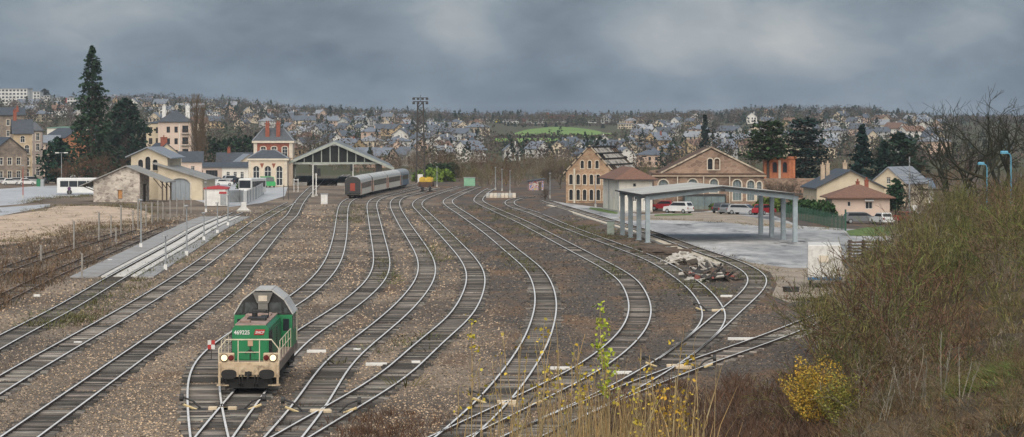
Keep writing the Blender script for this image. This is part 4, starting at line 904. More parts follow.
building('townhouse', 'long slate roofed house behind the dark bushy conifer left of the sequoia', 'house', gp(56, 170), 0.15, 12, 9, 8.3, 3.0, 'gable_side', m_town1, m_slate, front=grid((2, 5, 8, 11), (3, 6), .9, 1.5), ov=.4)
building('townhouse', 'high stone house with chimney rising behind the gable at the left edge', 'house', gp(-10, 172), 0.2, 9.5, 10, 16.0, 2.0, 'gable_side', m_town2, m_slate, front=grid((2, 5, 8), (7, 10, 13), .9, 1.6), win=stw, chim=((7.6, 2, 14, 18.2, .7, .7),))
building('store', 'flat white commercial building with green roof strip left of the sequoia', 'shop', gp(47, 165.5), 0.05, 15, 10, 12.2, .4, 'hip', m_white_render, mat('green_sheet', (.16, .28, .21), None, 1), front=grid((2, 5, 8, 11, 13), (9.5,), 1.6, 1.2), ov=.2)

# ================================================================== the town on the hills: one house after another
WC = {'cream': (0.62, 0.52, 0.39), 'white': (0.74, 0.71, 0.66), 'pinkish': (0.58, 0.42, 0.33), 'pale grey': (0.46, 0.45, 0.43), 'ochre': (0.52, 0.38, 0.22)}
RC = {'slate': (0.10, 0.115, 0.14), 'blue grey': (0.17, 0.19, 0.225), 'pale grey': (0.29, 0.305, 0.33), 'brown': (0.19, 0.11, 0.075)}
WM = {k: mat('far_wall_' + k.replace(' ', '_'), c, tuple(x * .85 for x in c), .3, rough=.9, rand=.12) for k, c in WC.items()}
RM = {k: mat('far_roof_' + k.replace(' ', '_'), c, tuple(x * .75 for x in c), .6, rough=.55, rand=.18) for k, c in RC.items()}
SH = {'compact': (9.5, 8.0, 4.6, 2.9, 'gable_side'), 'gable fronted': (7.6, 10.0, 4.8, 3.1, 'gable_front'), 'long': (15.0, 8.5, 4.4, 2.8, 'gable_side'), 'hip roofed': (11.0, 10.0, 5.0, 2.6, 'hip')}
MESH = {}
def far_mesh(key, fn, m):
    if key not in MESH:
        mb = MB(); fn(mb); o = mb.build(key[0], m); MESH[key] = o.data; bpy.data.objects.remove(o)
    return MESH[key]
def put(name, me, parent):
    o = bpy.data.objects.new(name, me); return link(o, parent)
def far_house(shape, wc, rc, loc, rz, sc, label, name='house'):
    w, d, h, rise, kind = SH[shape]; t = thing(name, label, 'house', loc, rz, 'houses on the hillside'); t.scale = (sc, sc, sc)
    gf = lambda u: h + rise * (1 - abs(u - w / 2) / (w / 2)); gs = lambda u: h + rise * (1 - abs(u - d / 2) / (d / 2))
    def fw(mb):
        for o, U, Nn, ww, top in (((-w / 2, -d / 2, 0), (1, 0, 0), (0, 1, 0), w, gf if kind == 'gable_front' else h), ((w / 2, -d / 2, 0), (0, 1, 0), (-1, 0, 0), d, gs if kind == 'gable_side' else h), ((w / 2, d / 2, 0), (-1, 0, 0), (0, -1, 0), w, gf if kind == 'gable_front' else h), ((-w / 2, d / 2, 0), (0, -1, 0), (1, 0, 0), d, gs if kind == 'gable_side' else h)):
            wall(mb, o, U, Nn, ww, top, z0=-3.0)
    put('wall', far_mesh(('wall', shape, wc), fw, WM[wc]), t)
    ro = put('roof', far_mesh(('roof', shape, rc), lambda mb: slab_roof(mb, w, d, h, rise, kind, .5, .22, 0, -w / 2, -d / 2), RM[rc]), t)
    put('chimney', far_mesh(('chimney', shape, wc), lambda mb: mb.box(w * .18, w * .18 + .6, -.3, .3, h + .5, h + rise + .8), m_brick if wc == 'ochre' else WM[wc]), ro)
    def wf(x, y, nx):
        return lambda mb: (mb.box(x - .5, x + .5, y - .05, y + .05, 0, 1.4) if nx == 0 else mb.box(x - .05, x + .05, y - .5, y + .5, 0, 1.4))
    for i, x in enumerate((-w * .3, 0.05 * w, w * .32)):
        for z in (0.9, 2.9):
            o = put('window', far_mesh(('window', 'f'), lambda mb: mb.box(-.55, .55, -.05, .05, 0, 1.35), glass), t); o.location = (x, -d / 2 - .03, z)
    for z in (0.9, 2.9):
        for sx in (-1, 1):
            o = put('window', far_mesh(('window', 's'), lambda mb: mb.box(-.05, .05, -.55, .55, 0, 1.35), glass), t); o.location = (sx * (w / 2 + .03), 0.5, z)
    return t
def place_words(x, y):
    if x < 60: return 'on the hill above the far left rooftops'
    if x < 150: return 'on the hill right of the sequoia'
    if x < 215: return 'on the hill behind the bare poplar'
    if x < 300: return 'on the slope above the station building'
    if x < 350: return 'on the slope above the train hall roof' if y > 128 else 'near the two skyline firs'
    if x < 415: return 'on the slope left of the light mast' if y > 132 else 'in upper rows left of the light mast'
    if x < 480: return 'on the slope just right of the light mast' if y > 132 else 'near the ridge right of the light mast'
    if x < 565: return 'at the foot of the green fields' if y > 140 else 'on the ridge above the green fields'
    if x < 640: return 'on the slope behind the ruined warehouse' if y > 132 else 'on the ridge beyond the ruined warehouse'
    if x < 705: return 'on the slope behind the cream goods office' if y > 135 else 'on the ridge left of the skyline conifers'
    if x < 800: return 'on the slope behind the broad cedar'
    if x < 875: return 'on the slope above the cream farmhouse' if y > 130 else 'near the ridge right of the broad cedar'
    return 'on the slope left of the big bare trees'
HOUSES = []; HPOS = []
def scatter_houses():
    rr = random.Random(21)
    zones = [((286, 408), (120, 168), 86), ((408, 482), (128, 168), 46), ((482, 566), (158, 167), 16), ((566, 660), (150, 168), 24), ((600, 700), (119, 130), 12), ((640, 760), (136, 160), 20),
             ((150, 300), (108, 132), 34), ((110, 150), (102, 118), 10), ((20, 110), (106, 122), 16), ((760, 870), (126, 160), 14), ((850, 945), (122, 158), 24), ((730, 850), (116, 124), 6)]
    taken = []
    for (xa, xb), (ya, yb), n in zones:
        k = tries = 0
        while k < n and tries < n * 90:
            tries += 1; x = rr.uniform(xa, xb); y = rr.uniform(ya, yb)
            if 478 < x < 618 and 124 < y < (158 if x < 566 else 150): continue                       # the green fields
            p = hit(x, y)
            if p is None or p.y < 690: continue
            s = F / p.y; mind = 9.0 * s
            if any(abs(x - q[0]) < max(mind, q[2]) * .95 and abs(y - q[1]) < max(2.2, mind * .30) for q in taken): continue
            taken.append((x, y, mind)); k += 1
            sh = rr.choices(list(SH), (4, 4, 2, 2))[0]; wc = rr.choices(list(WC), (7, 7, 3, 2, 2))[0]; rc = rr.choices(list(RC), (6, 6, 3, 2))[0]
            HOUSES.append([x, y, sh, wc, rc, p, rr.choice((-1, 1)) * rr.uniform(.05, .9) + rr.choice((0, 0, 1.57)), rr.uniform(.85, 1.12)]); HPOS.append((p.x, p.y))
    # wording: what a house looks like, where it is, and its rank among its likes there
    like = {}
    for h in HOUSES: like.setdefault((h[2], h[3], h[4], place_words(h[0], h[1])), []).append(h)
    OR = ['leftmost', 'second from left', 'third from left', 'fourth from left', 'fifth from left', 'sixth from left', 'seventh from left', 'eighth from left']
    cut = lambda L: L.replace('on the slope ', '').replace('on the hill ', '').replace('near the ridge ', 'high ').replace('in upper rows ', 'high ') if len(L.split()) > 16 else L
    for (sh, wc, rc, pl), hs in like.items():
        hs.sort(key=lambda h: h[0])
        for i, h in enumerate(hs):
            lab = f'{sh} {wc} house, {rc} roof, {pl}'
            if len(hs) > 1: lab = f'{OR[min(i, 7)]} {lab}'
            lab = cut(lab)
            far_house(sh, wc, rc, h[5], h[6], h[7] * .84, lab)
scatter_houses()

# larger buildings on the skyline
def flats(name, label, x, ybase, wpx, hpx, mwall, d=14, floors=5, bays=8, rz=0.0, cat='apartment building', band=None):
    p = hit(x, ybase); s = F / p.y; w = wpx / s; h = hpx / s; t = thing(name, label, cat, p, rz)
    b = MB(); b.box(0, w, 0, d, -4, h); b.build('wall', mwall, t)
    b = MB(); b.box(-.3, w + .3, -.3, d + .3, h, h + .5); b.build('roof', m_slate_pale, t)
    fh = h / floors; bw = w / bays
    for f in range(floors):
        for k in range(bays):
            o = put('window', far_mesh(('window', round(bw, 2), round(fh, 2)), lambda mb: mb.box(bw * .2, bw * .75, -.08, -.01, fh * .3, fh * .8), glass), t); o.location = (k * bw, 0, f * fh)
    if band: b = MB(); b.box(w * band[0], w * band[1], -.2, -.085, .3, h); b.build('colour_panel', band[2], t)
    return t
m_fw = mat('block_white', (0.70, 0.69, 0.66), None, .2, rough=.8)
flats('apartment_block', 'largest white apartment block on the hill at the left edge', -6, 106, 34, 17, m_fw, floors=5, bays=9, rz=-.1)
flats('apartment_block', 'white terraced flats right of the largest block on the left hill', 27, 107, 13, 15, m_fw, floors=5, bays=4)
flats('apartment_block', 'tall narrow white tower flats under the dark round skyline tree', 41, 109, 9, 13, m_fw, floors=6, bays=3)
flats('apartment_block', 'pale block with a vivid red panel left of the sequoia', 64, 110, 12, 12, m_fw, floors=4, bays=4, band=(0.02, .24, mat('vivid_red', (.45, .03, .05), None, 1)))
flats('apartment_block', 'grey white flats half hidden behind the left side of the sequoia', 52, 109, 8, 11, WM['pale grey'], floors=5, bays=3)
flats('apartment_block', 'low white flats with flat roof on the hill behind the apartment house roof', 145, 116, 18, 8, m_fw, floors=3, bays=5)
flats('apartment_block', 'white modern block right of the poplar top', 207, 122, 11, 9, m_fw, floors=4, bays=4)
flats('apartment_block', 'long pale flats behind the poplar', 182, 121, 14, 8, WM['pale grey'], floors=3, bays=6)
rl = flats('factory_hall', 'long white hall with a red fascia on the ridge above the fields', 546, 122, 40, 7, m_fw, floors=1, bays=9, cat='factory')
p = hit(546, 122); s = F / p.y
b = MB(); b.box(-.3, 40 / s + .4, -.5, -.21, 4.2 / s, 7.4 / s); b.build('red_fascia', mat('signal_red', (.52, .06, .035), None, .6), rl)
b = MB(); b.box(0.5, 3, -.3, 1, 7 / s + .5, 10 / s); b.build('roof_plant', mat('signal_red', (1, 0, 0)), rl)
flats('factory_hall', 'low white factory with yellow front on the ridge left of the church spire', 478, 123, 24, 4.0, m_fw, floors=1, bays=6, cat='factory', band=(.72, .93, mat('vivid_yellow', (.62, .50, .03), None, 1)))
flats('factory_hall', 'wide white warehouse on the skyline right of the ridge houses', 686, 122, 30, 5, m_fw, floors=1, bays=7, cat='factory')
for i, (x, y, wp, hp, lab) in enumerate(((470, 123.5, 12, 4, 'pale low store at the left end of the ridge above the fields'), (503, 123.5, 16, 3.5, 'white shed between the yellow fronted factory and the church'), (528, 123.8, 18, 4, 'white workshop right of the church spire'), (587, 123, 10, 4.5, 'white hall at the right end of the red fronted hall'), (603, 123.5, 14, 4, 'white row on the ridge right of the red fronted hall'), (655, 124.5, 14, 4, 'pale flats on the ridge below the right skyline'), (668, 126, 12, 4.5, 'white house row below the ridge left of the wide warehouse'))): flats('ridge_building', lab, x, y, wp, hp, m_fw if i % 2 else WM['pale grey'], floors=2, bays=5, cat='building', rz=.05 * (i % 3))
flats('apartment_block', 'cream stepped flats on the ridge left of the skyline conifers', 618, 129, 16, 5, WM['cream'], floors=2, bays=6)
flats('apartment_block', 'white flats below the ridge left of the skyline conifers', 634, 131, 15, 5, m_fw, floors=2, bays=6)
def spire():
    p = hit(524.5, 122.5); s = F / p.y; t = thing('church', 'dark church spire on the ridge above the green fields', 'church', p)
    b = MB(); b.box(-1.6, 1.6, -1.6, 1.6, -3, 5 / s); b.build('tower', m_brick, t)
    b = MB(); h0, h1 = 5 / s, 11.5 / s
    b.poly([(-1.9, -1.9, h0), (1.9, -1.9, h0), (1.9, 1.9, h0), (-1.9, 1.9, h0), (0, 0, h1)], [(0, 1, 4), (1, 2, 4), (2, 3, 4), (3, 0, 4), (3, 2, 1, 0)]); b.build('spire', m_slate, t)
    b = MB(); b.prism([(1.6, -2), (10, -2), (10, 3 / s), (5.8, 5 / s), (1.6, 3 / s)], 0, 14, 'y'); b.build('nave', WM['white'], t)
spire()
def mast_far():
    p = hit(869.5, 116); t = thing('radio_mast', 'thin radio mast on the ridge above the farmhouse', 'mast', p); s = F / p.y
    b = MB(); b.tube([(0, 0, 0), (0, 0, 13 / s)], .35, 5, r1=.15); b.build('pole', m_dark, t)
mast_far()

# green fields on the far slope
m_field = mat('meadow', (0.17, 0.27, 0.055), (0.12, 0.20, 0.05), .02, rough=.95, fine=.12, fscale=.2)
m_field2 = mat('bright_meadow', (0.19, 0.33, 0.06), (0.15, 0.27, 0.05), .02, rough=.95)
def field(name, xs, ytop, ybot, m):
    n = 14; V = []; Fc = []
    for j in range(5):
        for i in range(n + 1):
            f = i / n; x = xs[0] + (xs[1] - xs[0]) * f; ya, yb = ytop(f), ybot(f); p = hit(x, yb + (ya - yb) * j / 4)
            V.append((p.x, p.y, tz(p.x, p.y) + .6))
    for j in range(4):
        for i in range(n): a = j * (n + 1) + i; Fc.append((a, a + 1, a + n + 2, a + n + 1))
    tag(np_mesh(name, np.array(V), np.array(Fc), m), kind='structure')
field('upper_field', (515, 612), lambda f: 134 - 6.0 * math.sin(math.pi * min(1, f * 1.1)) ** .7, lambda f: 137.0 + 2 * f, m_field)
field('lower_field', (495, 563), lambda f: 139.6, lambda f: 143.0 + 2.0 * f, m_field2)
# ================================================================== rolling stock
def text_mesh(name, body, size, m, parent, loc, rot, extrude=0.004, align='CENTER', shear=0.0, scale_x=1.0):
    cu = bpy.data.curves.new(name, 'FONT'); cu.body = body; cu.size = size; cu.extrude = extrude; cu.align_x = align; cu.shear = shear; cu.offset = size * 0.022
    o = bpy.data.objects.new('tmp_text', cu); COL.objects.link(o); bpy.context.view_layer.update()
    me = bpy.data.meshes.new_from_object(o.evaluated_get(bpy.context.evaluated_depsgraph_get())); bpy.data.objects.remove(o)
    me.name = name; me.materials.clear(); me.materials.append(m)
    q = bpy.data.objects.new(name, me); link(q, parent); q.location = loc; q.rotation_euler = rot; q.scale = (scale_x, 1, 1); return q

def locomotive():
    Q = TRACK['T7']; i = int(np.argmin(np.abs(Q[:, 1] - 137.5))); d = Q[i + 3] - Q[i - 3]; rz = -math.atan2(d[0], d[1])
    j = int(np.argmin(np.abs(Q[:, 1] - 130.6))); base = (Q[j][0], Q[j][1], 0.19)
    t = thing('diesel_locomotive', 'dirty green diesel locomotive with dark glazed cab and lit headlights', 'locomotive', base, rz)
    gr = mat('loco_green', (0.012, 0.205, 0.075), (0.010, 0.165, 0.06), 1.0, rough=0.45, grime=((0.10, 0.075, 0.05), 1.1, 0.58, 0.82))
    gr2 = mat('loco_green_dirty', (0.015, 0.185, 0.07), (0.03, 0.12, 0.06), 1.2, rough=0.55, grime=((0.12, 0.09, 0.07), 1.4, 0.47, 0.70))
    gy = mat('loco_dark_grey', (0.020, 0.020, 0.020), (0.012, 0.012, 0.012), 2, rough=0.5, grime=((0.06, 0.05, 0.04), 1.5, .6, .8))
    cr = mat('loco_cream', (0.62, 0.49, 0.33), (0.46, 0.34, 0.22), 2, rough=0.6, grime=((0.12, 0.08, 0.05), 2.2, .5, .72))
    rl = mat('loco_rail_cream', (0.74, 0.66, 0.50), (0.60, 0.52, 0.38), 2, rough=0.5)
    hd = mat('hood_top_grime', (0.40, 0.29, 0.245), (0.22, 0.15, 0.12), 1.4, rough=0.8, grime=((0.07, 0.055, 0.05), 1.6, .54, .72))
    sl = mat('loco_roof_silver', (0.60, 0.585, 0.56), (0.44, 0.42, 0.39), 1, rough=0.45, metal=.1, grime=((0.22, .19, .16), 1.3, .58, .8))
    bk = mat('loco_black', (0.018, 0.017, 0.016), (0.010, 0.010, 0.010), 2, rough=0.7)
    sd = mat('sill_grime', (0.27, 0.21, 0.165), (0.15, 0.12, 0.10), 1.3, rough=0.85, grime=((0.06, .05, .045), 1.2, .5, .75))
    # underframe and running boards
    b = MB(); b.cbox(-1.42, 1.42, 0.35, 14.3, 0.95, 1.33, .03); b.build('underframe', sd, t)
    b = MB(); b.box(-1.1, 1.1, 5.6, 9.2, 0.28, 0.95); b.build('fuel_tank', bk, t)
    for y in (2.9, 11.7):
        b = MB(); b.box(-1.2, 1.2, y - 2.1, y + 2.1, .32, .78); b.box(-1.28, -1.2, y - 1.9, y + 1.9, .40, .92); b.box(1.2, 1.28, y - 1.9, y + 1.9, .40, .92)
        for q in (-.6, .6):
            for s in (-1, 1): b.disc((s * 1.26, y + q, .62), (0, 0, 1), .12, .42, 8)
        bo = b.build('bogie', bk, t)
        for q in (-1.2, 1.2):
            for s in (-1, 1):
                w_ = MB(); w_.disc((s * .755, y + q, .5), (1, 0, 0), .5, .13, 20); w_.disc((s * .70, y + q, .5), (1, 0, 0), .53, .03, 20); w_.build('wheel', m_dark, bo)
    # buffer beam, buffers, coupling
    b = MB(); b.cbox(-1.43, 1.43, 0.12, 0.35, 0.72, 1.40, .02); b.box(-.45, .45, .06, .119, .82, 1.28); bb = b.build('buffer_beam', cr, t)
    for s in (-1, 1):
        b = MB(); b.disc((s * .88, -.12, .88), (0, 1, 0), .13, .46, 14); pl = []
        for k in range(20):
            a = 2 * math.pi * k / 20; c, q = math.cos(a), math.sin(a); pl.append((s * .88 + .36 * math.copysign(abs(c) ** .7, c), .88 + .22 * math.copysign(abs(q) ** .8, q)))
        b.prism(pl, -.42, -.34, 'y'); b.build('buffer', bk, t)
        b = MB(); b.box(s * 1.36 - .05, s * 1.36 + .05, 0.0, .1, .35, 1.36); b.box(s * 1.2 - .28, s * 1.2 + .28, -.02, .5, .30, .36); b.box(s * 1.2 - .24, s * 1.2 + .24, .05, .5, .70, .75); b.build('corner_step', cr, t)
    b = MB(); b.disc((0, -.05, .88), (0, 1, 0), .11, .4, 10); b.tube([(0, -.25, .88), (0, -.32, .7), (0, -.28, .45)], .05, 6); b.box(-.16, .16, -.16, -.08, .78, .98); b.build('coupling_hook', bk, t)
    for x in (-.42, -.28, .3, .45):
        b = MB(); b.tube([(x, .1, .8), (x, -.12, .68), (x * .96, -.12, .42), (x * .9, .02, .3)], .032, 6); b.build('brake_hose', bk, t)
    b = MB(); b.box(-1.0, 1.0, .15, .22, .18, .62); b.box(-1.1, -1.0, .05, .22, .12, .6); b.box(1.0, 1.1, .05, .22, .12, .6); b.build('guard_iron', bk, t)
    # deck and headlamp boxes
    b = MB(); b.box(-1.42, 1.42, .36, 14.3, 1.331, 1.39); b.build('deck', hd, t)
    for s in (-1, 1):
        b = MB(); b.cbox(min(s * .68, s * 1.38), max(s * .68, s * 1.38), .14, .5, 1.40, 1.82, .03); lb = b.build('headlight_box', cr, t)
        b = MB(); b.disc((s * 1.14, .12, 1.61), (0, 1, 0), .19, .06, 18); b.build('lamp_rim', m_dark, lb)
        b = MB(); b.disc((s * 1.14, .08, 1.61), (0, 1, 0), .145, .06, 18); b.build('headlight', mat('lit_lamp', (1, .9, .7), emit=(1.0, .62, .26, .55)), lb)
        b = MB(); b.disc((s * .82, .12, 1.61), (0, 1, 0), .13, .05, 16); b.disc((s * .82, .09, 1.61), (0, 1, 0), .09, .05, 16); b.build('tail_lamp', mat('red_lens', (.16, .02, .02), None, 1, rough=.2), lb)
    # long hood
    hw, y0, y1, ht = .86, 1.15, 9.4, 3.05
    b = MB(); prof = [(-hw, 1.39), (hw, 1.39), (hw, ht - .16), (hw - .14, ht), (-hw + .14, ht), (-hw, ht - .16)]
    b.prism(prof, y0, y1, 'y'); ho = b.build('long_hood', gr, t)
    b = MB(); b.box(-hw + .13, hw - .13, y0 + .03, y1, ht + .001, ht + .05); b.build('hood_top', hd, ho)
    rr = random.Random(5)
    for i, (x, y, w_, l_, z_) in enumerate(((-.35, 2.3, .5, .5, .12), (.1, 3.6, .9, .9, .16), (-.3, 5.0, .5, .6, .22), (.35, 5.4, .35, .5, .14), (0, 6.8, 1.1, 1.2, .12), (-.1, 8.3, .7, .6, .2))):
        b = MB(); b.cbox(x - w_ / 2, x + w_ / 2, y, y + l_, ht + .051, ht + .05 + z_, .03); b.build('roof_hatch', gy if i % 2 else hd, ho)
    b = MB(); b.disc((-.05, 4.55, ht + .2), (0, 0, 1), .14, .34, 12); b.build('exhaust', bk, ho)
    b = MB(); b.tube([(.5, 6.2, ht + .05), (.5, 6.2, ht + .26), (.1, 6.25, ht + .3), (-.45, 6.2, ht + .26), (-.45, 6.2, ht + .05)], .035, 6); b.build('lifting_bar', bk, ho)
    # front of the hood: doors, number, badge
    for s in (-1, 1):
        b = MB(); b.box(min(s * .03, s * .78), max(s * .03, s * .78), y0 - .035, y0 - .002, 1.45, 2.45); b.build('front_door', gr, ho)
    b = MB(); b.box(-.02, .02, y0 - .05, y0 - .036, 1.45, 2.45); b.build('door_seam', gy, ho)
    b = MB(); b.box(-.12, .12, y0 - .06, y0 - .037, 2.08, 2.42); b.build('notice_plate', mat('peach_plate', (.62, .40, .26), None, 2), ho)
    b = MB(); b.tube([(0, y0 - .06, 2.05), (0, y0 - .1, 1.9), (-.25, y0 - .06, 1.75)], .03, 5); b.tube([(0, y0 - .1, 1.9), (.25, y0 - .06, 1.75)], .03, 5); b.build('door_handle', bk, ho)
    text_mesh('fleet_number', '469225', .27, m_white, ho, (-.40, y0 - .012, 2.63), (math.radians(90), 0, 0), scale_x=.92)
    b = MB(); b.prism([(.16, 2.60), (.62, 2.60), (.70, 2.86), (.24, 2.86)], y0 - .02, y0 - .002, 'y'); lg = b.build('red_badge', mat('badge_red', (.50, .025, .03), None, 1, rough=.4), ho)
    text_mesh('badge_letters', 'SNCF', .17, m_white, lg, (.43, y0 - .024, 2.665), (math.radians(90), 0, 0), shear=.25)
    # louvres and doors along both sides
    for s in (-1, 1):
        for k in range(9):
            ya = y0 + .15 + k * .9
            b = MB(); xa, xb = sorted((s * (hw + .002), s * (hw + .035))); b.box(xa, xb, ya, ya + .8, 1.5, 2.75); dr = b.build('side_door', gr2 if k not in (0, 1) else gy, ho)
            if k in (0, 1, 5):
                lv = MB()
                for q in range(9): xa, xb = sorted((s * (hw + .036), s * (hw + .06))); lv.box(xa, xb, ya + .08, ya + .72, 1.65 + q * .115, 1.70 + q * .115)
                lv.build('louvres', gy, dr)
    # cab
    c0, c1, zt = 9.4, 13.0, 4.20
    oct_ = [(-1.45, 1.39), (1.45, 1.39), (1.45, 3.0), (1.02, 3.72), (.40, zt), (-.40, zt), (-1.02, 3.72), (-1.45, 3.0)]
    b = MB(); b.prism([(-1.45, 1.39), (1.45, 1.39), (1.45, 3.0), (-1.45, 3.0)], c0, c1, 'y'); cab = b.build('cab', gr, t)
    b = MB(); b.prism([(1.45, 3.001), (1.02, 3.72), (.40, zt), (-.40, zt), (-1.02, 3.72), (-1.45, 3.001)], c0, c1, 'y'); b.build('cab_upper', gy, cab)
    up = [(1.45, 3.0), (1.02, 3.72), (.40, zt), (-.40, zt), (-1.02, 3.72), (-1.45, 3.0)]
    b = MB()
    for (xa, za), (xb, zb) in zip(up, up[1:]):
        nx, nz = (zb - za), -(xb - xa); L_ = math.hypot(nx, nz); nx, nz = -nx / L_ * -1, nz / L_
        sgn = 1; ox, oz = nx * .06, nz * .06
        b.prism([(xa, za), (xb, zb), (xb + ox, zb + oz), (xa + ox, za + oz)], c0 + .12, c1 + .05, 'y')
    b.build('cab_roof', sl, cab)
    def pane(pts, name='cab_window', y=c0 - .012, m=glass):
        b = MB(); b.prism(pts, y - .02, y + .01, 'y'); return b.build(name, m, cab)
    gl2 = mat('cab_glass', (0.10, 0.11, 0.11), (0.03, 0.035, 0.035), 1.5, rough=.18, spec=.5)
    pane([(-1.34, 3.06), (-1.06, 3.06), (-1.0, 3.56), (-1.1, 3.5)], m=gl2); pane([(-.93, 3.06), (-.30, 3.06), (-.30, 3.62), (-.90, 3.62)], m=gl2)
    pane([(1.34, 3.06), (1.06, 3.06), (1.0, 3.56), (1.1, 3.5)], m=gl2); pane([(.93, 3.06), (.30, 3.06), (.30, 3.62), (.90, 3.62)], m=gl2)
    for s in (-1, 1):
        for ya, yb in ((9.6, 11.0), (11.3, 12.8)):
            b = MB(); xa, xb = sorted((s * 1.452, s * 1.47)); b.box(xa, xb, ya, yb, 2.25, 2.92); b.build('side_window', gl2, cab)
        b = MB(); xa, xb = sorted((s * 1.453, s * 1.50)); b.box(xa, xb, 12.62, 12.95, 1.5, 3.0); b.build('corner_stripe', rl, cab)
        b = MB(); xa, xb = sorted((s * .95, s * 1.35)); b.box(xa, xb, c0 - .03, c0 - .002, 1.45, 2.9); dd = b.build('cab_door', gr, cab)
        b = MB(); xa, xb = sorted((s * 1.0, s * 1.3)); b.box(xa, xb, c0 - .045, c0 - .031, 2.2, 2.8); b.build('door_window', glass, dd)
    b = MB(); b.box(-.24, .24, c0 - .3, c0 - .003, 3.05, 3.62); b.prism([(-.28, 3.6), (.28, 3.6), (.5, 4.12), (-.5, 4.12)], c0 - .32, c0 - .004, 'y'); ex = b.build('lamp_housing', mat('warm_grey_paint', (.20, .19, .17), None, 2), cab)
    b = MB(); b.box(-.22, .22, c0 - .35, c0 - .321, 3.70, 3.98); b.build('number_lamp', mat('cream_lens', (.72, .62, .50), None, 2), ex)
    b = MB(); b.prism([(-.8, 1.39), (.8, 1.39), (.8, 2.55), (.66, 2.66), (-.66, 2.66), (-.8, 2.55)], c1, 14.15, 'y'); b.build('short_hood', gr2, t)
    # handrails
    def rail(path, r=.028, name='handrail', m=rl): b = MB(); b.tube(path, r, 6); return b.build(name, m, t)
    rail([(-1.40, .2, 1.40), (-1.40, .2, 2.02), (-1.06, .2, 2.45), (1.06, .2, 2.45), (1.40, .2, 2.02), (1.40, .2, 1.40)], .033)
    for x in (-.50, .50): rail([(x, .2, 1.40), (x, .2, 2.44)], .025)
    rail([(-.5, .2, 1.86), (.5, .2, 1.86)], .02)
    rail([(-1.38, .2, 1.84), (-1.38, .5, 1.84)], .02)
    for s in (-1, 1):
        for z in (2.32, 1.88): rail([(s * 1.38, 1.3, z), (s * 1.38, 9.3, z)], .022)
        for k in range(5): rail([(s * 1.38, 1.3 + k * 2.0, 1.39), (s * 1.38, 1.3 + k * 2.0, 2.32)], .024)
        for z in (.72, 1.0):
            b = MB(); xa, xb = sorted((s * 1.15, s * 1.46)); b.box(xa, xb, 9.6, 10.3, z - .4, z - .36); b.build('cab_step', m_dark, t)
locomotive()

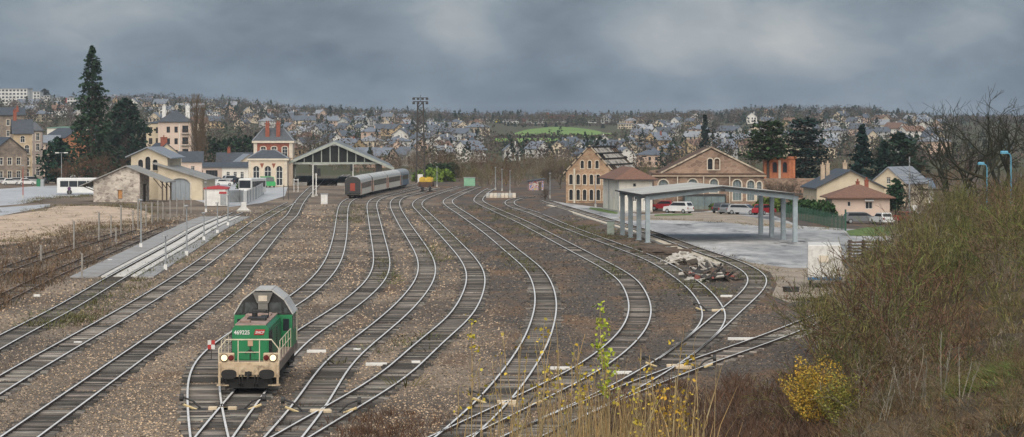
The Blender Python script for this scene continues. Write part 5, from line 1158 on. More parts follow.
# --- passenger coaches
def coach(q0, label, first=False, kind='coach'):
    """q0: distance along the track from the front of the rake"""
    Q = TRACK['T6']; s = np.concatenate([[0], np.cumsum(np.linalg.norm(np.diff(Q, axis=0), axis=1))])
    start = s[int(np.argmin(np.abs(Q[:, 1] - 489.0)))]; at = lambda q: np.array([np.interp(start + q, s, Q[:, k]) for k in range(2)])
    L_ = 26.0 if kind == 'coach' else 16.0; a, b_ = at(q0 + 4), at(q0 + L_ - 4); d = (b_ - a) / np.linalg.norm(b_ - a); o = a - d * 4
    t = thing('passenger_coach' if kind == 'coach' else 'railcar', label, 'train coach', (o[0], o[1], .19), -math.atan2(d[0], d[1]), 'parked passenger train')
    silver = mat('coach_silver', (0.58, 0.575, 0.55), (0.46, 0.455, 0.43), .6, rough=.45, grime=((.24, .21, .18), .7, .55, .8))
    cream = mat('coach_cream', (0.78, 0.73, 0.63), (0.66, 0.61, 0.52), .6, rough=.5, grime=((.26, .22, .18), .6, .55, .8))
    band = mat('coach_band', (0.085, 0.085, 0.09), (0.06, 0.06, 0.065), 1, rough=.4); orange = mat('coach_orange', (.52, .12, .025), None, 1, rough=.45)
    blue = mat('railcar_blue', (.10, .17, .26), (.07, .12, .19), 1, rough=.4)
    w = 1.42; pr = [(-w, .55), (w, .55), (w + .02, 1.9), (w - .02, 2.75), (-w + .02, 2.75), (-w - .02, 1.9)]
    B = MB(); B.prism(pr, .15, L_ - .15, 'y'); bd = B.build('body', cream if kind == 'coach' else blue, t)
    arc = [(w - .02, 2.751)] + [((w - .02) * math.cos(math.pi * k / 10), 2.76 + 1.0 * math.sin(math.pi * k / 10) ** .8) for k in range(1, 10)] + [(-w + .02, 2.751)]
    B = MB(); B.prism(arc, .15, L_ - .15, 'y'); B.build('roof', silver if kind == 'coach' else m_galv, t)
    for sx in (-1, 1):
        B = MB(); xa, xb = sorted((sx * (w + .021), sx * (w + .035))); B.box(xa, xb, 2.2, L_ - 2.2, 1.62, 2.62); bo = B.build('window_band', band, bd)
        n = 10 if kind == 'coach' else 6
        for k in range(n):
            y = 2.6 + k * (L_ - 5.2) / n
            B = MB(); xa, xb = sorted((sx * (w + .036), sx * (w + .045))); B.box(xa, xb, y, y + (L_ - 5.2) / n - .45, 1.75, 2.5); B.build('window', glass, bo)
        for y in (.7, L_ - 1.6):
            B = MB(); xa, xb = sorted((sx * (w + .021), sx * (w + .05))); B.box(xa, xb, y, y + .95, .7, 2.6); dr = B.build('door', orange if kind == 'coach' else silver, bd)
            B = MB(); xa, xb = sorted((sx * (w + .051), sx * (w + .06))); B.box(xa, xb, y + .2, y + .75, 1.7, 2.45); B.build('door_window', glass, dr)
    for y0, y1, sg in ((.02, .149, -1), (L_ - .149, L_ - .02, 1)):
        B = MB(); e = [(-w + .03, .6), (w - .03, .6), (w - .02, 2.7)] + arc[1:-1:2] + [(-w + .02, 2.7)]; B.prism(e, y0, y1, 'y'); ed = B.build('end_wall', m_dark, t)
        yy = y0 - .09 if sg < 0 else y1 + .002
        B = MB(); B.box(-.72, .72, yy, yy + .088, .9, 2.95); B.build('gangway', m_dark, ed)
        B = MB(); B.box(-.42, .42, yy - .02 if sg < 0 else yy + .089, yy - .002 if sg < 0 else yy + .1, 1.25, 2.6); B.build('gangway_door', mat('gangway_red', (.34, .05, .025), None, 1, rough=.5), ed)
        for sx in (-1, 1):
            B = MB(); B.disc((sx * .88, yy - .15 if sg < 0 else yy + .3, .85), (0, 1, 0), .22, .25, 12); B.build('buffer', m_dark, ed)
    for y in (3.2, L_ - 3.2):
        B = MB(); B.box(-1.15, 1.15, y - 1.6, y + 1.6, .3, .62)
        bo = B.build('bogie', m_dark, t)
        for q in (-1.25, 1.25):
            for sx in (-1, 1): W_ = MB(); W_.disc((sx * .755, y + q, .45), (1, 0, 0), .45, .14, 14); W_.build('wheel', m_dark, bo)
    B = MB(); B.box(-1.2, 1.2, 6.5, L_ - 6.5, .25, .549); B.build('underfloor_box', m_dark, t)
coach(0, 'front passenger coach of the parked train, orange door in its dark end', True)
coach(26.5, 'middle passenger coach of the parked cream train')
coach(53.0, 'third passenger coach of the parked cream train')
coach(79.5, 'short blue railcar at the far end of the parked train', kind='railcar')

# --- yellow loaded wagon
def wagon():
    Q = TRACK['T9']; i = int(np.argmin(np.abs(Q[:, 1] - G(0, 193.2).y))); d = Q[i + 4] - Q[i - 4]
    p = G(425.3, 192); t = thing('yellow_wagon', 'small wagon with yellow tanks on a rusty frame below the light mast', 'wagon', (p.x, p.y, .19), -math.atan2(d[0], d[1]) * .6)
    ye = mat('wagon_yellow', (.62, .42, .03), (.48, .30, .03), 1.4, rough=.5, grime=((.14, .08, .04), 1.5, .55, .75))
    b = MB(); b.box(-1.35, 1.35, 0, 6.5, .75, 1.15); b.build('frame', m_rust, t)
    b = MB(); b.box(-1.38, 1.38, -.05, .05, 1.15, 1.75); b.box(-1.38, -1.3, .05, 6.45, 1.15, 1.75); b.box(1.3, 1.38, .05, 6.45, 1.15, 1.75); b.build('side_board', m_rust, t)
    for y in (0.5, 2.4, 4.3):
        b = MB(); b.tube([(-1.25, y + .8, 1.8), (-1.15, y + .8, 1.8), (1.15, y + .8, 1.8), (1.25, y + .8, 1.8)], .72, 14); b.build('tank', ye, t)
    for x in (-.6, .7): b = MB(); b.box(x - .35, x + .35, .2, .75, 1.76, 2.75); b.build('hopper', ye, t)
    for y in (1.2, 5.3):
        for s in (-1, 1): b = MB(); b.disc((s * .755, y, .46), (1, 0, 0), .46, .14, 14); b.build('wheel', m_dark, t)
    for s in (-1, 1): b = MB(); b.disc((s * .88, -.3, .88), (0, 1, 0), .22, .3, 12); b.build('buffer', m_dark, t)
wagon()

# ================================================================== line-side equipment
def light_mast():
    p = G(420.5, 182.5); t = thing('light_mast', 'tall lattice floodlight mast behind the yellow wagon', 'light mast', p)
    Hm, hb, ht = 18.3, 1.0, .62; m = mat('mast_steel', (.055, .045, .038), (.03, .025, .022), 1, rough=.7); n = 14
    w = lambda z: hb + (ht - hb) * z / Hm
    for sx in (-1, 1):
        for sy in (-1, 1): b = MB(); b.tube([(sx * hb, sy * hb, 0), (sx * ht, sy * ht, Hm)], .2, 4); b.build('leg', m, t)
    b = MB()
    for i in range(n):
        z0, z1 = Hm * i / n, Hm * (i + 1) / n; a, c = w(z0), w(z1)
        for s in (-1, 1):
            b.tube([(-a * (1 if i % 2 else -1), s * a, z0), (c * (1 if i % 2 else -1), s * c, z1)], .11, 4); b.tube([(s * a, -a * (1 if i % 2 else -1), z0), (s * c, c * (1 if i % 2 else -1), z1)], .11, 4)
            b.tube([(-c, s * c, z1), (c, s * c, z1)], .045, 4); b.tube([(s * c, -c, z1), (s * c, c, z1)], .045, 4)
    b.build('lattice', m, t)
    b = MB(); b.box(-1.7, 1.7, -1.0, 1.0, Hm, Hm + .15); b.box(-1.7, 1.7, -1.0, -.95, Hm + .9, Hm + 1.0); b.tube([(0, 0, Hm), (0, 0, Hm + 1.6)], .06, 5)
    pf = b.build('platform', m, t)
    for x in (-1.5, -.5, .5, 1.5):
        for z in (Hm + .45, Hm - .55):
            b = MB(); b.cbox(x - .3, x + .3, -1.35, -1.02, z, z + .5, .05); b.build('floodlight', m_dark, pf)
    b = MB(); b.box(-.6, .6, -1.6, -.95, 0, 1.9); b.build('cabinet', m_white, t)
light_mast()
def lamp(loc, h, label, style='yard', group='lamp posts in the yard', rz=0.0, m=None):
    m = m or m_galv; t = thing('lamp_post', label, 'lamp post', loc, rz, group)
    b = MB(); b.tube([(0, 0, -.2), (0, 0, h)], .10, 8, r1=.055); b.build('pole', m, t)
    b = MB(); b.box(-.15, .15, -.15, .15, -.1, .5); b.build('base', m_white if style == 'siding' else m_conc, t)
    if style in ('yard', 'siding'):
        b = MB(); b.tube([(0, 0, h - .02), (0, -.35, h + .12)], .045, 6); b.cbox(-.2, .2, -.65, -.2, h + .08, h + .2, .04); b.build('lantern', m_galv, t)
    elif style == 'double':
        b = MB(); b.tube([(-.9, 0, h), (0, 0, h + .05), (.9, 0, h)], .05, 6); b.build('arm', m, t)
        for s in (-1, 1): b = MB(); b.cbox(s * .95 - .4, s * .95 + .4, -.18, .18, h - .05, h + .14, .04); b.build('lantern', m_white, t)
    elif style == 'street':
        b = MB(); b.tube([(0, 0, h), (-.12, -.05, h + .3), (-.35, -.1, h + .4)], .055, 6); b.build('arm', m, t)
        b = MB(); b.cbox(-1.0, -.3, -.35, .15, h + .33, h + .6, .08); b.build('lantern', m, t)
    return t
for i, (x, yb, yt, lab) in enumerate(((437, 187, 167.5, 'lamp post by the green cabinet right of the yellow wagon'), (495.5, 190, 168, 'leftmost of the three lamp posts beside the timber crossing platform'), (502, 191, 170, 'middle of the three lamp posts beside the timber crossing platform'), (510, 193, 171.5, 'rightmost of the three lamp posts beside the timber crossing platform'), (550, 198.5, 174, 'lamp post between the painted hut and the ruined warehouse'), (595.5, 207, 176, 'thin pale lamp post in front of the ruined warehouse'))):
    s = (yb - YH) / 12.6; lamp(G(x, yb), (yb - yt) / s, lab)
siding = [(141, 248, 201, 'lamp post beyond the concrete strips, tallest of the left row'), (165.6, 270, 237, 'lamp post with white foot nearest along the concrete servicing track'), (186.7, 256, 207, 'tall lamp post right of the concrete servicing track'), (204, 241, 214, 'slim lamp post near the far end of the concrete track'), (217.5, 234, 204, 'lamp post left of the white buffer block'), (228, 226, 196, 'far lamp post in front of the white and red kiosk'), (206, 212, 183, 'lamp post left of the white and red kiosk')]
for x, yb, yt, lab in siding:
    s = (yb - YH) / 12.6; lamp(G(x, yb), (yb - yt) / s, lab, 'siding', 'lamp posts along the servicing track')
for x, yb, yt, lab, st in ((23, 197.5, 166, 'red post at the near edge of the bus car park', 'yard'), (61.5, 187, 153, 'double armed street lamp in front of the dark bushy conifer', 'double'), (104, 172.5, 148, 'street lamp with red head right of the sequoia', 'double'), (117, 171, 147.5, 'slim street lamp behind the stone shed roof', 'yard')):
    s = (yb - YH) / 12.6; lamp(G(x, yb), (yb - yt) / s, lab, st, 'street lamps by the car park', m=mat('faded_red_paint', (.42, .10, .08), None, 1) if x == 23 else None)
bl = mat('sky_blue_paint', (.12, .36, .50), (.09, .29, .42), 1, rough=.5)
for px_, D, yt, lab in ((1011, 262, 153, 'bright blue street lamp at the right edge above the bank'), (987, 300, 164, 'bright blue street lamp left of the other, half sunk behind the shrubs')):
    X = (px_ - CX) / F * D; z0 = tz(X, D); zt = A(px_, yt, D).z; lamp((X, D, z0), zt - z0 - .4, lab, 'street', 'blue street lamps on the bank', m=bl)
# fence posts of the weedy strip
m_old = mat('old_concrete', (.33, .31, .28), (.22, .20, .18), 1.5, rough=.9)
POSTS = [(138, 229, 199), (146, 226, 205), (152, 224, 203), (158, 222, 201), (163, 220, 203), (170, 219, 200), (177, 217, 199), (184, 215, 198), (191, 213, 199), (133, 231, 211), (74, 250.5, 221.5), (99, 242, 213), (121, 234, 206), (116, 246, 228), (111, 238, 216), (41, 262, 246), (82, 278, 254)]
PL = ['first from the left', 'second from the left', 'third from the left', 'fourth from the left', 'fifth from the left', 'sixth from the left', 'seventh from the left', 'eighth from the left', 'ninth from the left', 'tenth from the left', 'eleventh from the left', 'twelfth from the left', 'thirteenth from the left', 'fourteenth from the left', 'fifteenth from the left', 'sixteenth from the left', 'rightmost']
for i, (x, yb, yt) in enumerate(sorted(POSTS)):
    s = (yb - YH) / 12.6; t = thing('fence_post', 'pale concrete fence post in the weeds left of the servicing track, ' + PL[i], 'post', G(x, yb), rnd.uniform(-.3, .3), 'fence posts in the weeds')
    h = (yb - yt) / s; b = MB(); b.box(-.075, .075, -.075, .075, -.2, h); b.prism([(-.075, h), (.075, h), (.0, h + .1)], -.075, .075, 'y'); b.build('shaft', m_old, t)
    b = MB(); b.tube([(0, 0, h - .1), (-.15, -.05, h + .2)], .04, 5); b.build('bent_top', m_old, t)
def signal(px_, yb, yt, label, hx=0.35):
    p = G(px_, yb); s = (yb - YH) / 12.6; h = (yb - yt) / s; t = thing('railway_signal', label, 'signal', p, 0, 'signals before the train hall')
    b = MB(); b.box(-.09, .09, -.09, .09, 0, h); b.build('mast', m_white, t)
    b = MB(); b.cbox(hx - .3, hx + .3, -.25, .05, h - 1.5, h, .05); hd = b.build('signal_head', m_dark, t)
    for z in (h - 1.15, h - .75, h - .35):
        b = MB(); b.disc((hx, -.3, z), (0, 1, 0), .12, .1, 12); b.build('lens', glass, hd)
    b = MB(); b.box(-.15, hx, -.08, .0, h - 1.2, h - 1.1); b.build('bracket', m_white, t)
    b = MB(); b.box(-.3, .3, -.3, .3, 0, .3); b.build('footing', m_conc, t)
signal(313, 197, 165, 'left of two white signal masts in front of the train hall', .45); signal(316.2, 196, 168, 'right of two white signal masts in front of the train hall', .5)
signal(353, 186, 164, 'signal with black head under the right side of the train hall', -.35)
def cabinet(name, label, x, yb, w, h, d, m, cat='cabinet'):
    p = G(x, yb); t = thing(name, label, cat, p)
    b = MB(); b.cbox(-w / 2, w / 2, 0, d, 0, h, .04); b.build('body', m, t)
    for s in (0, 1): b = MB(); b.box(-w / 2 + .06 + s * w / 2, -.03 + s * w / 2, -.03, -.003, .15, h - .15); b.build('door', m, t)
    b = MB(); b.box(-w / 2 - .08, w / 2 + .08, -.08, d + .08, h, h + .1); b.build('lid', m_galv, t); return t
cabinet('relay_cabinet', 'white relay cabinet beside the track left of the front coach', 324.2, 204, 1.1, 1.6, .9, m_white)
cabinet('relay_cabinet', 'pale green cabinet standing left of the canopy columns', 610.8, 235, .85, 1.6, .7, mat('pale_green_paint', (.38, .44, .38), (.28, .33, .28), 1.5, rough=.6, grime=((.2, .14, .09), 1, .5, .75)))
cabinet('green_hut', 'small mint green cabin by the hedge right of the yellow wagon', 469.5, 186, 2.4, 1.75, 2.0, mat('mint_paint', (.24, .46, .30), (.19, .38, .25), 1, rough=.6), 'cabin')
for x, y, lab in ((286, 200, 'dark ladder frame left of the signals'), (296, 192, 'white notice post beside the platform end')):
    p = G(x, y); t = thing('platform_frame', lab, 'post', p); b = MB()
    for s in (-.4, .4): b.box(s - .05, s + .05, -.05, .05, 0, 2.6)
    b.box(-.35, .35, -.05, .05, 2.3, 2.42); b.build('frame', m_dark if x < 290 else m_white, t)
# white buffer block at the end of the servicing track
def buffer_stop():
    Q = TRACK['L3']; p = G(243.5, 211.5); t = thing('buffer_block', 'white concrete buffer block with sloping wings ending the servicing track', 'buffer stop', p, .25); t.scale = (.62, .62, .8)
    b = MB(); b.prism([(-.7, 0), (.7, 0), (.55, 1.75), (-.55, 1.75)], -.6, .6, 'y'); b.build('block', m_white, t)
    b = MB(); b.box(-1.7, 1.7, -.9, .9, -.02, .25); b.build('base', m_conc, t)
    for s in (-1, 1): b = MB(); b.prism([(s * .72, 0.25), (s * 1.5, .25), (s * .72, .8)], -.4, .4, 'y'); b.build('wing', m_white, t)
buffer_stop()
# quartered shunting target left of the locomotive
def target():
    p = G(211.3, 361); t = thing('shunting_target', 'quartered red and white disc signal left of the green locomotive', 'signal', (p.x, p.y, 0)); t.scale = (.72, .72, .9); rd = mat('target_red', (.50, .05, .045), None, 1)
    b = MB(); b.tube([(0, 0, 0), (0, 0, .75)], .03, 6); b.build('post', m_dark, t)
    for i, (x, z) in enumerate(((-.27, .98), (0.005, .98), (-.27, .71), (.005, .71))):
        b = MB(); b.box(x, x + .265, -.03, 0, z, z + .265); b.build('target_quarter', m_white if i in (0, 3) else rd, t)
    b = MB(); b.box(-.3, .3, -.15, .25, 0, .12); b.build('base', m_dark, t)
target()
# white clearance bars lying between converging tracks
for x, y, w_, lab in ((316.5, 352.5, .9, 'white clearance bar lying between the locomotive and the next track'), (376.3, 365.5, .95, 'white clearance bar between the first and second tracks right of the locomotive'), (357, 351, .35, 'short white bar between rails right of the locomotive'), (416, 363.5, .4, 'short white bar between the rails of the crossing track'), (560, 369.5, .85, 'white clearance bar between the two bent tracks in the yard middle'), (622.5, 374, .8, 'white clearance bar right of the sharply bent track'), (726.5, 297, .75, 'white clearance bar between the tracks below the debris heap'), (742, 340, 1.4, 'long white bar at the end of the pale gravel bed'), (37, 296.5, .4, 'small white block left of the servicing track'), (78, 344, .4, 'white block in the track at lower left'), (110, 261, .35, 'white block beside the weedy rusty track')):
    s = (y - YH) / 12.6; t = thing('clearance_marker', lab, 'marker', G(x, y), rnd.uniform(-.05, .05), 'white markers between the tracks')
    b = MB(); b.cbox(-w_ * .6, w_ * .6, -.12, .12, -.03, .15, .02); b.build('bar', m_white, t)
# point levers and stretcher covers at the turnouts
def point_lever(x, y, sx, label):
    t = thing('point_lever', label, 'point lever', G(x, y), 0, 'point levers at the turnouts')
    b = MB(); b.box(-.5, .5, -.2, .2, -.02, .1); b.build('base', m_dark, t)
    b = MB(); b.tube([(.3 * sx, 0, .08), (-.1 * sx, 0, .45), (-.55 * sx, 0, .62)], .05, 6); b.disc((-.6 * sx, 0, .6), (1, 0, 0), .17, .16, 12); b.build('lever', m_dark, t)
    b = MB(); b.tube([(-.5 * sx, -.1, .3), (.1 * sx, -.1, .06)], .06, 6); b.build('counterweight_arm', mat('yellowed_white', (.66, .52, .28), None, 2), t)
    b = MB(); b.cbox(min(.6 * sx, 1.5 * sx), max(.6 * sx, 1.5 * sx), -.16, .16, -.02, .2, .02); b.build('rod_cover', mat('cream_cover', (.66, .54, .38), (.5, .4, .27), 2), t)
for x, y, sx, lab in ((195, 411, 1, 'point lever with cream rod cover left of the crossing before the locomotive'), (250.5, 411, -1, 'point lever with cream rod cover right of the crossing before the locomotive'), (296.5, 413.5, 1, 'point lever between the first and second tracks right of the locomotive'), (345.5, 414.5, -1, 'point lever on the right of the crossing track'), (484, 404.5, 1, 'point lever left of the junction in the yard middle'), (532, 407, -1, 'point lever right of the junction in the yard middle'), (655, 368, 1, 'point lever left of the junction at lower right'), (703, 369.5, -1, 'point lever right of the junction at lower right'), (703, 312, 1, 'point lever by the frog below the debris heap')):
    point_lever(x, y, sx, lab)
# ================================================================== road vehicles
CARM = {}
def paint(name, c):
    return mat('car_' + name, c, tuple(x * .9 for x in c), 1, rough=.28, spec=.6)
def car_meshes(kind):
    if kind in CARM: return CARM[kind]
    L_, hb, ht = {'hatch': (3.9, .95, 1.5), 'suv': (4.4, 1.05, 1.68), 'estate': (4.6, .95, 1.48), 'van': (4.6, 1.15, 2.0)}[kind]; a = L_ / 2
    low = [(-a, .32), (a, .32), (a, .62), (a - .1, hb - .12), (a - 1.05, hb), (-a + .15, hb), (-a, hb - .2)]
    rear = -a + (.55 if kind == 'hatch' else .3 if kind != 'van' else .1); front = a - (1.0 if kind != 'van' else .55)
    cab = [(rear - .2, hb), (front, hb), (front - .75, ht - .05), (front - 1.0, ht), (rear + .25, ht), (rear + .08, ht - .06)]
    b = MB(); b.prism(low, -.84, .84, 'y'); body = b
    c = MB(); c.prism([(x, z) for x, z in cab], -.70, .70, 'y')
    g = MB(); ga = [(rear + .1, hb + .06), (front - .12, hb + .06), (front - .74, ht - .12), (rear + .28, ht - .12)]
    for s in (-1, 1): y0, y1 = sorted((s * .703, s * .715)); g.prism(ga, y0, y1, 'y')
    fs = MB(); n = Vector((.72, 0, .69)); fs.poly([(front + .01, -.62, hb + .05), (front + .01, .62, hb + .05), (front - .68, .58, ht - .08), (front - .68, -.58, ht - .08)], [(0, 1, 2, 3)]); fs.poly([(rear - .2, -.6, hb + .08), (rear - .2, .6, hb + .08), (rear + .06, .55, ht - .12), (rear + .06, -.55, ht - .12)], [(0, 1, 2, 3)])
    for i in range(len(fs.v)): x, y, z = fs.v[i]; fs.v[i] = (x + (.02 if x > 0 else -.02), y, z + .01)
    w = MB(); w.disc((0, 0, .32), (0, 1, 0), .32, .2, 16, 0); w.disc((0, 0, .32), (0, 1, 0), .2, .22, 10, 1)
    li = MB(); li.box(a - .06, a + .01, -.78, -.5, .62, .78); lt = MB(); lt.box(-a - .01, -a + .06, -.8, -.6, .62, .9)
    CARM[kind] = (L_, {'body': body, 'cabin': c, 'window': g, 'windscreen': fs}, w, li, lt); return CARM[kind]
CMESH = {}
def car(x, y, kind, pname, pc, rz, label, group='parked cars', loc=None):
    L_, parts, w, li, lt = car_meshes(kind); p = loc if loc is not None else G(x, y); t = thing('parked_car', label, 'car', (p[0], p[1], p[2] + .03), rz, group); pm = paint(pname, pc)
    def cm(key, mb, m):
        if key not in CMESH: o = mb.build(key[1], m); CMESH[key] = o.data; bpy.data.objects.remove(o)
        return CMESH[key]
    for nm, mb in parts.items(): put(nm, cm((kind, nm, pname if nm in ('body', 'cabin') else ''), mb, pm if nm in ('body', 'cabin') else glass), t)
    for sx in (-1, 1):
        for sy in (-1, 1):
            o = put('wheel', cm((0, 'wheel'), w, [m_dark, m_galv]), t); o.location = (sx * (L_ / 2 - .75), sy * .76, 0)
    for s in (0, 1):
        o = put('headlight', cm((kind, 'headlight'), li, glass_pale), t); o.location = (0, s * 1.28, 0)
        o = put('tail_light', cm((kind, 'tail_light'), lt, mat('tail_red', (.3, .02, .02), None, 1)), t); o.location = (0, s * 1.4, 0)
red, whi, blk, sil, gry = (.34, .022, .03), (.72, .72, .71), (.03, .032, .036), (.44, .45, .46), (.16, .17, .18)
for a in ((663, 210.5, 'hatch', 'red', red, 2.9, 'dark red car behind the white one beside the cream office'), (678.5, 213.3, 'suv', 'white', whi, 2.45, 'white hatchback parked beside the cream goods office'),
          (722, 213.0, 'hatch', 'black', blk, 1.1, 'black car leftmost of the row before the workshop'), (729.5, 214.0, 'hatch', 'slate', gry, 1.0, 'dark grey car between the black car and the silver estate'), (744, 214.6, 'estate', 'silver', sil, -.6, 'silver estate car in the row before the workshop'), (764, 214.8, 'hatch', 'red', red, .9, 'red car half hidden behind the right canopy columns'),
          (861, 223.6, 'estate', 'slate', gry, .1, 'dark grey car with pale windscreen in front of the pink cottage'), (882, 224.4, 'hatch', 'white', whi, 1.9, 'white car right of the dark one in front of the cottage'), (903, 223.0, 'hatch', 'red', red, 2.2, 'red car near the shrubs right of the cottage'), (919, 223.6, 'hatch', 'silver', sil, 1.8, 'silver car beside the white sign right of the cottage'),
          (4, 184.3, 'hatch', 'silver', sil, .3, 'silver car at the left edge before the stone gable house'), (11, 185.2, 'hatch', 'white', whi, .25, 'white car second from the left edge'), (19, 184.2, 'estate', 'silver', sil, .4, 'silver estate in the left row before the ochre townhouse'), (27, 185.4, 'hatch', 'white', whi, .2, 'white car beside the green bin in the left row'), (33, 184.0, 'suv', 'silver', sil, .5, 'silver car rightmost of the left row'), (52, 183.6, 'hatch', 'slate', gry, .4, 'grey car under the dark bushy conifer'), (76, 182.5, 'hatch', 'white', whi, .3, 'white car behind the white bus'),
          (210, 181.6, 'hatch', 'slate', gry, .6, 'dark grey car before the red brown garage doors'), (217, 183.6, 'estate', 'silver', sil, .2, 'silver car in front of the garages left of the station'), (224, 186.0, 'hatch', 'white', whi, .1, 'white car behind the white and red kiosk'), (232, 183.0, 'suv', 'silver', sil, .5, 'silver car before the cream annex'), (208, 188, 'hatch', 'silver', sil, .1, 'silver car left behind the white and red kiosk'), (240, 184.5, 'hatch', 'black', blk, .7, 'black car before the cream gable beside the station')):
    car(*a)
def bus(x, y, rz, label, L_=11.0, name='city_bus'):
    t = thing(name, label, 'bus', G(x, y) + Vector((0, 0, .03)), rz); wm = mat('bus_white', (.72, .72, .70), (.62, .62, .60), .6, rough=.4)
    b = MB(); b.cbox(-L_ / 2, L_ / 2, -1.25, 1.25, .35, 3.1, .12); bd = b.build('body', wm, t)
    for s in (-1, 1):
        for k in range(6):
            xa = -L_ / 2 + .6 + k * (L_ - 1.2) / 6; y0, y1 = sorted((s * 1.252, s * 1.27)); b = MB(); b.box(xa, xa + (L_ - 1.2) / 6 - .1, y0, y1, 1.45, 2.55); b.build('window', glass, bd)
        for xx in (-L_ / 2 + 2.3, L_ / 2 - 2.6): b = MB(); b.disc((xx, s * 1.15, .48), (0, 1, 0), .48, .3, 18); b.build('wheel', m_dark, t)
    for s in (-1, 1):
        xa, xb = sorted((s * (L_ / 2 + .002), s * (L_ / 2 + .02))); b = MB(); b.box(xa, xb, -1.1, 1.1, 1.35, 2.75); b.build('windscreen', glass, bd)
        for q in (-1, 1):
            b = MB(); ya, yb = sorted((q * .75, q * 1.1)); b.box(xa, xb, ya, yb, .7, .9); b.build('lamp', glass_pale, bd)
    return t
bus(87, 194.6, 0.12, 'white bus with dark windows behind the stone shed')
t = bus(252.5, 195, 1.35, 'white coach with black windscreen behind the white hoarding', 9.0, 'tour_coach')
def van(x, y, rz, label, m):
    t = thing('delivery_van', label, 'van', G(x, y) + Vector((0, 0, .03)), rz)
    b = MB(); b.prism([(-2.4, .35), (2.4, .35), (2.4, 1.0), (1.7, 1.25), (1.25, 2.2), (-2.4, 2.3)], -.95, .95, 'y'); b.build('body', m, t)
    for s in (-1, 1):
        y0, y1 = sorted((s * .952, s * .965)); b = MB(); b.prism([(.35, 1.3), (1.55, 1.3), (1.15, 2.05), (.35, 2.05)], y0, y1, 'y'); b.build('window', glass, t)
        for xx in (-1.5, 1.5): b = MB(); b.disc((xx, s * .85, .34), (0, 1, 0), .34, .22, 16); b.build('wheel', m_dark, t)
    b = MB(); b.poly([(1.73, -.85, 1.27), (1.73, .85, 1.27), (1.29, .8, 2.15), (1.29, -.8, 2.15)], [(0, 1, 2, 3)]); b.build('windscreen', glass, t)
van(268, 187.5, -1.2, 'bright green van before the arched station doors', paint('green', (.06, .38, .12)))
van(261, 186.8, -1.3, 'white van between the coach and the green van', paint('white', whi))
# white and red kiosk and the hoarding behind it
def kiosk():
    p = G(204.5, 206.5); t = thing('site_kiosk', 'white site container with red roof edge left of the white hoarding', 'container', p, .05)
    b = MB(); b.box(0, 3.6, 0, 6.0, .1, 2.75); b.build('wall', m_white, t)
    rm = mat('kiosk_red', (.45, .04, .05), (.36, .035, .04), .8, rough=.5); b = MB(); b.prism([(-.15, 2.75), (3.75, 2.75), (3.75, 2.95), (1.8, 3.25), (-.15, 2.95)], -.15, 6.1, 'y'); b.build('roof', rm, t)
    b = MB(); b.box(2.5, 3.4, -.03, -.003, .2, 2.2); b.build('door', m_galv, t)
    b = MB(); b.box(2.3, 3.5, -.05, -.031, 2.0, 2.35) ; b.build('red_sign', rm, t)
    for x in (.15, 3.35): b = MB(); b.box(x, x + .12, -.04, -.003, .1, 2.75); b.build('corner_post', m_galv, t)
kiosk()
def hoarding():
    pts = [G(226, 203.5), G(240, 203.0), G(247, 204), G(256, 199.5), G(264, 194)]; t = thing('hoarding', 'white panel hoarding between the kiosk and the station forecourt', 'fence')
    for a, b in zip(pts, pts[1:]):
        n = max(1, int((b - a).length / 2.6))
        for k in range(n):
            p, q = a.lerp(b, k / n), a.lerp(b, (k + .97) / n); mb = MB(); d = (q - p).normalized(); nn = Vector((-d.y, d.x, 0)) * .03
            v = [p + nn, q + nn, q - nn, p - nn]; mb.poly([(*x[:2], .15) for x in v] + [(*x[:2], 2.15) for x in v], [(0, 1, 5, 4), (1, 2, 6, 5), (2, 3, 7, 6), (3, 0, 4, 7), (4, 5, 6, 7)]); mb.build('panel', m_white if k % 3 else m_galv, t)
            mb = MB(); mb.tube([(p.x, p.y, 0), (p.x, p.y, 2.3)], .05, 6); mb.build('post', m_galv, t)
hoarding()
# bin and ticket shelter on the left
t = thing('waste_container', 'green and grey container at the edge of the left car park', 'container', G(40, 186.5)); b = MB(); b.cbox(-.75, .05, 0, 1.2, 0, 1.6, .05); b.build('green_half', mat('bin_green', (.03, .20, .10), None, 1), t); b = MB(); b.cbox(.06, .8, 0, 1.2, 0, 1.5, .05); b.build('grey_half', m_galv, t)
t = thing('road_sign', 'round purple blue road sign before the white bus', 'sign', G(69.3, 198.5)); b = MB(); b.tube([(0, 0, 0), (0, 0, 2.2)], .04, 6); b.build('post', m_galv, t); b = MB(); b.disc((0, -.05, 1.75), (0, 1, 0), .32, .03, 20); b.build('disc', mat('sign_purple', (.10, .03, .12), None, 1), t)
t = thing('white_signboard', 'white signboard on a post before the shrubs right of the cottage', 'sign', G(914.5, 219)); b = MB(); b.tube([(0, 0, 0), (0, 0, 1.6)], .06, 6); b.build('post', m_galv, t); b = MB(); b.box(-.4, .4, -.06, 0, .9, 1.9); b.build('board', m_white, t)
t = thing('utility_pole', 'grey utility pole with crossarm right of the cottage', 'pole', G(909.5, 212)); b = MB(); b.tube([(0, 0, 0), (0, 0, 8.2)], .13, 8, r1=.09); b.build('pole', m_galv, t); b = MB(); b.box(-2.2, 1.6, -.06, .06, 5.4, 5.52); b.build('crossarm', m_galv, t)

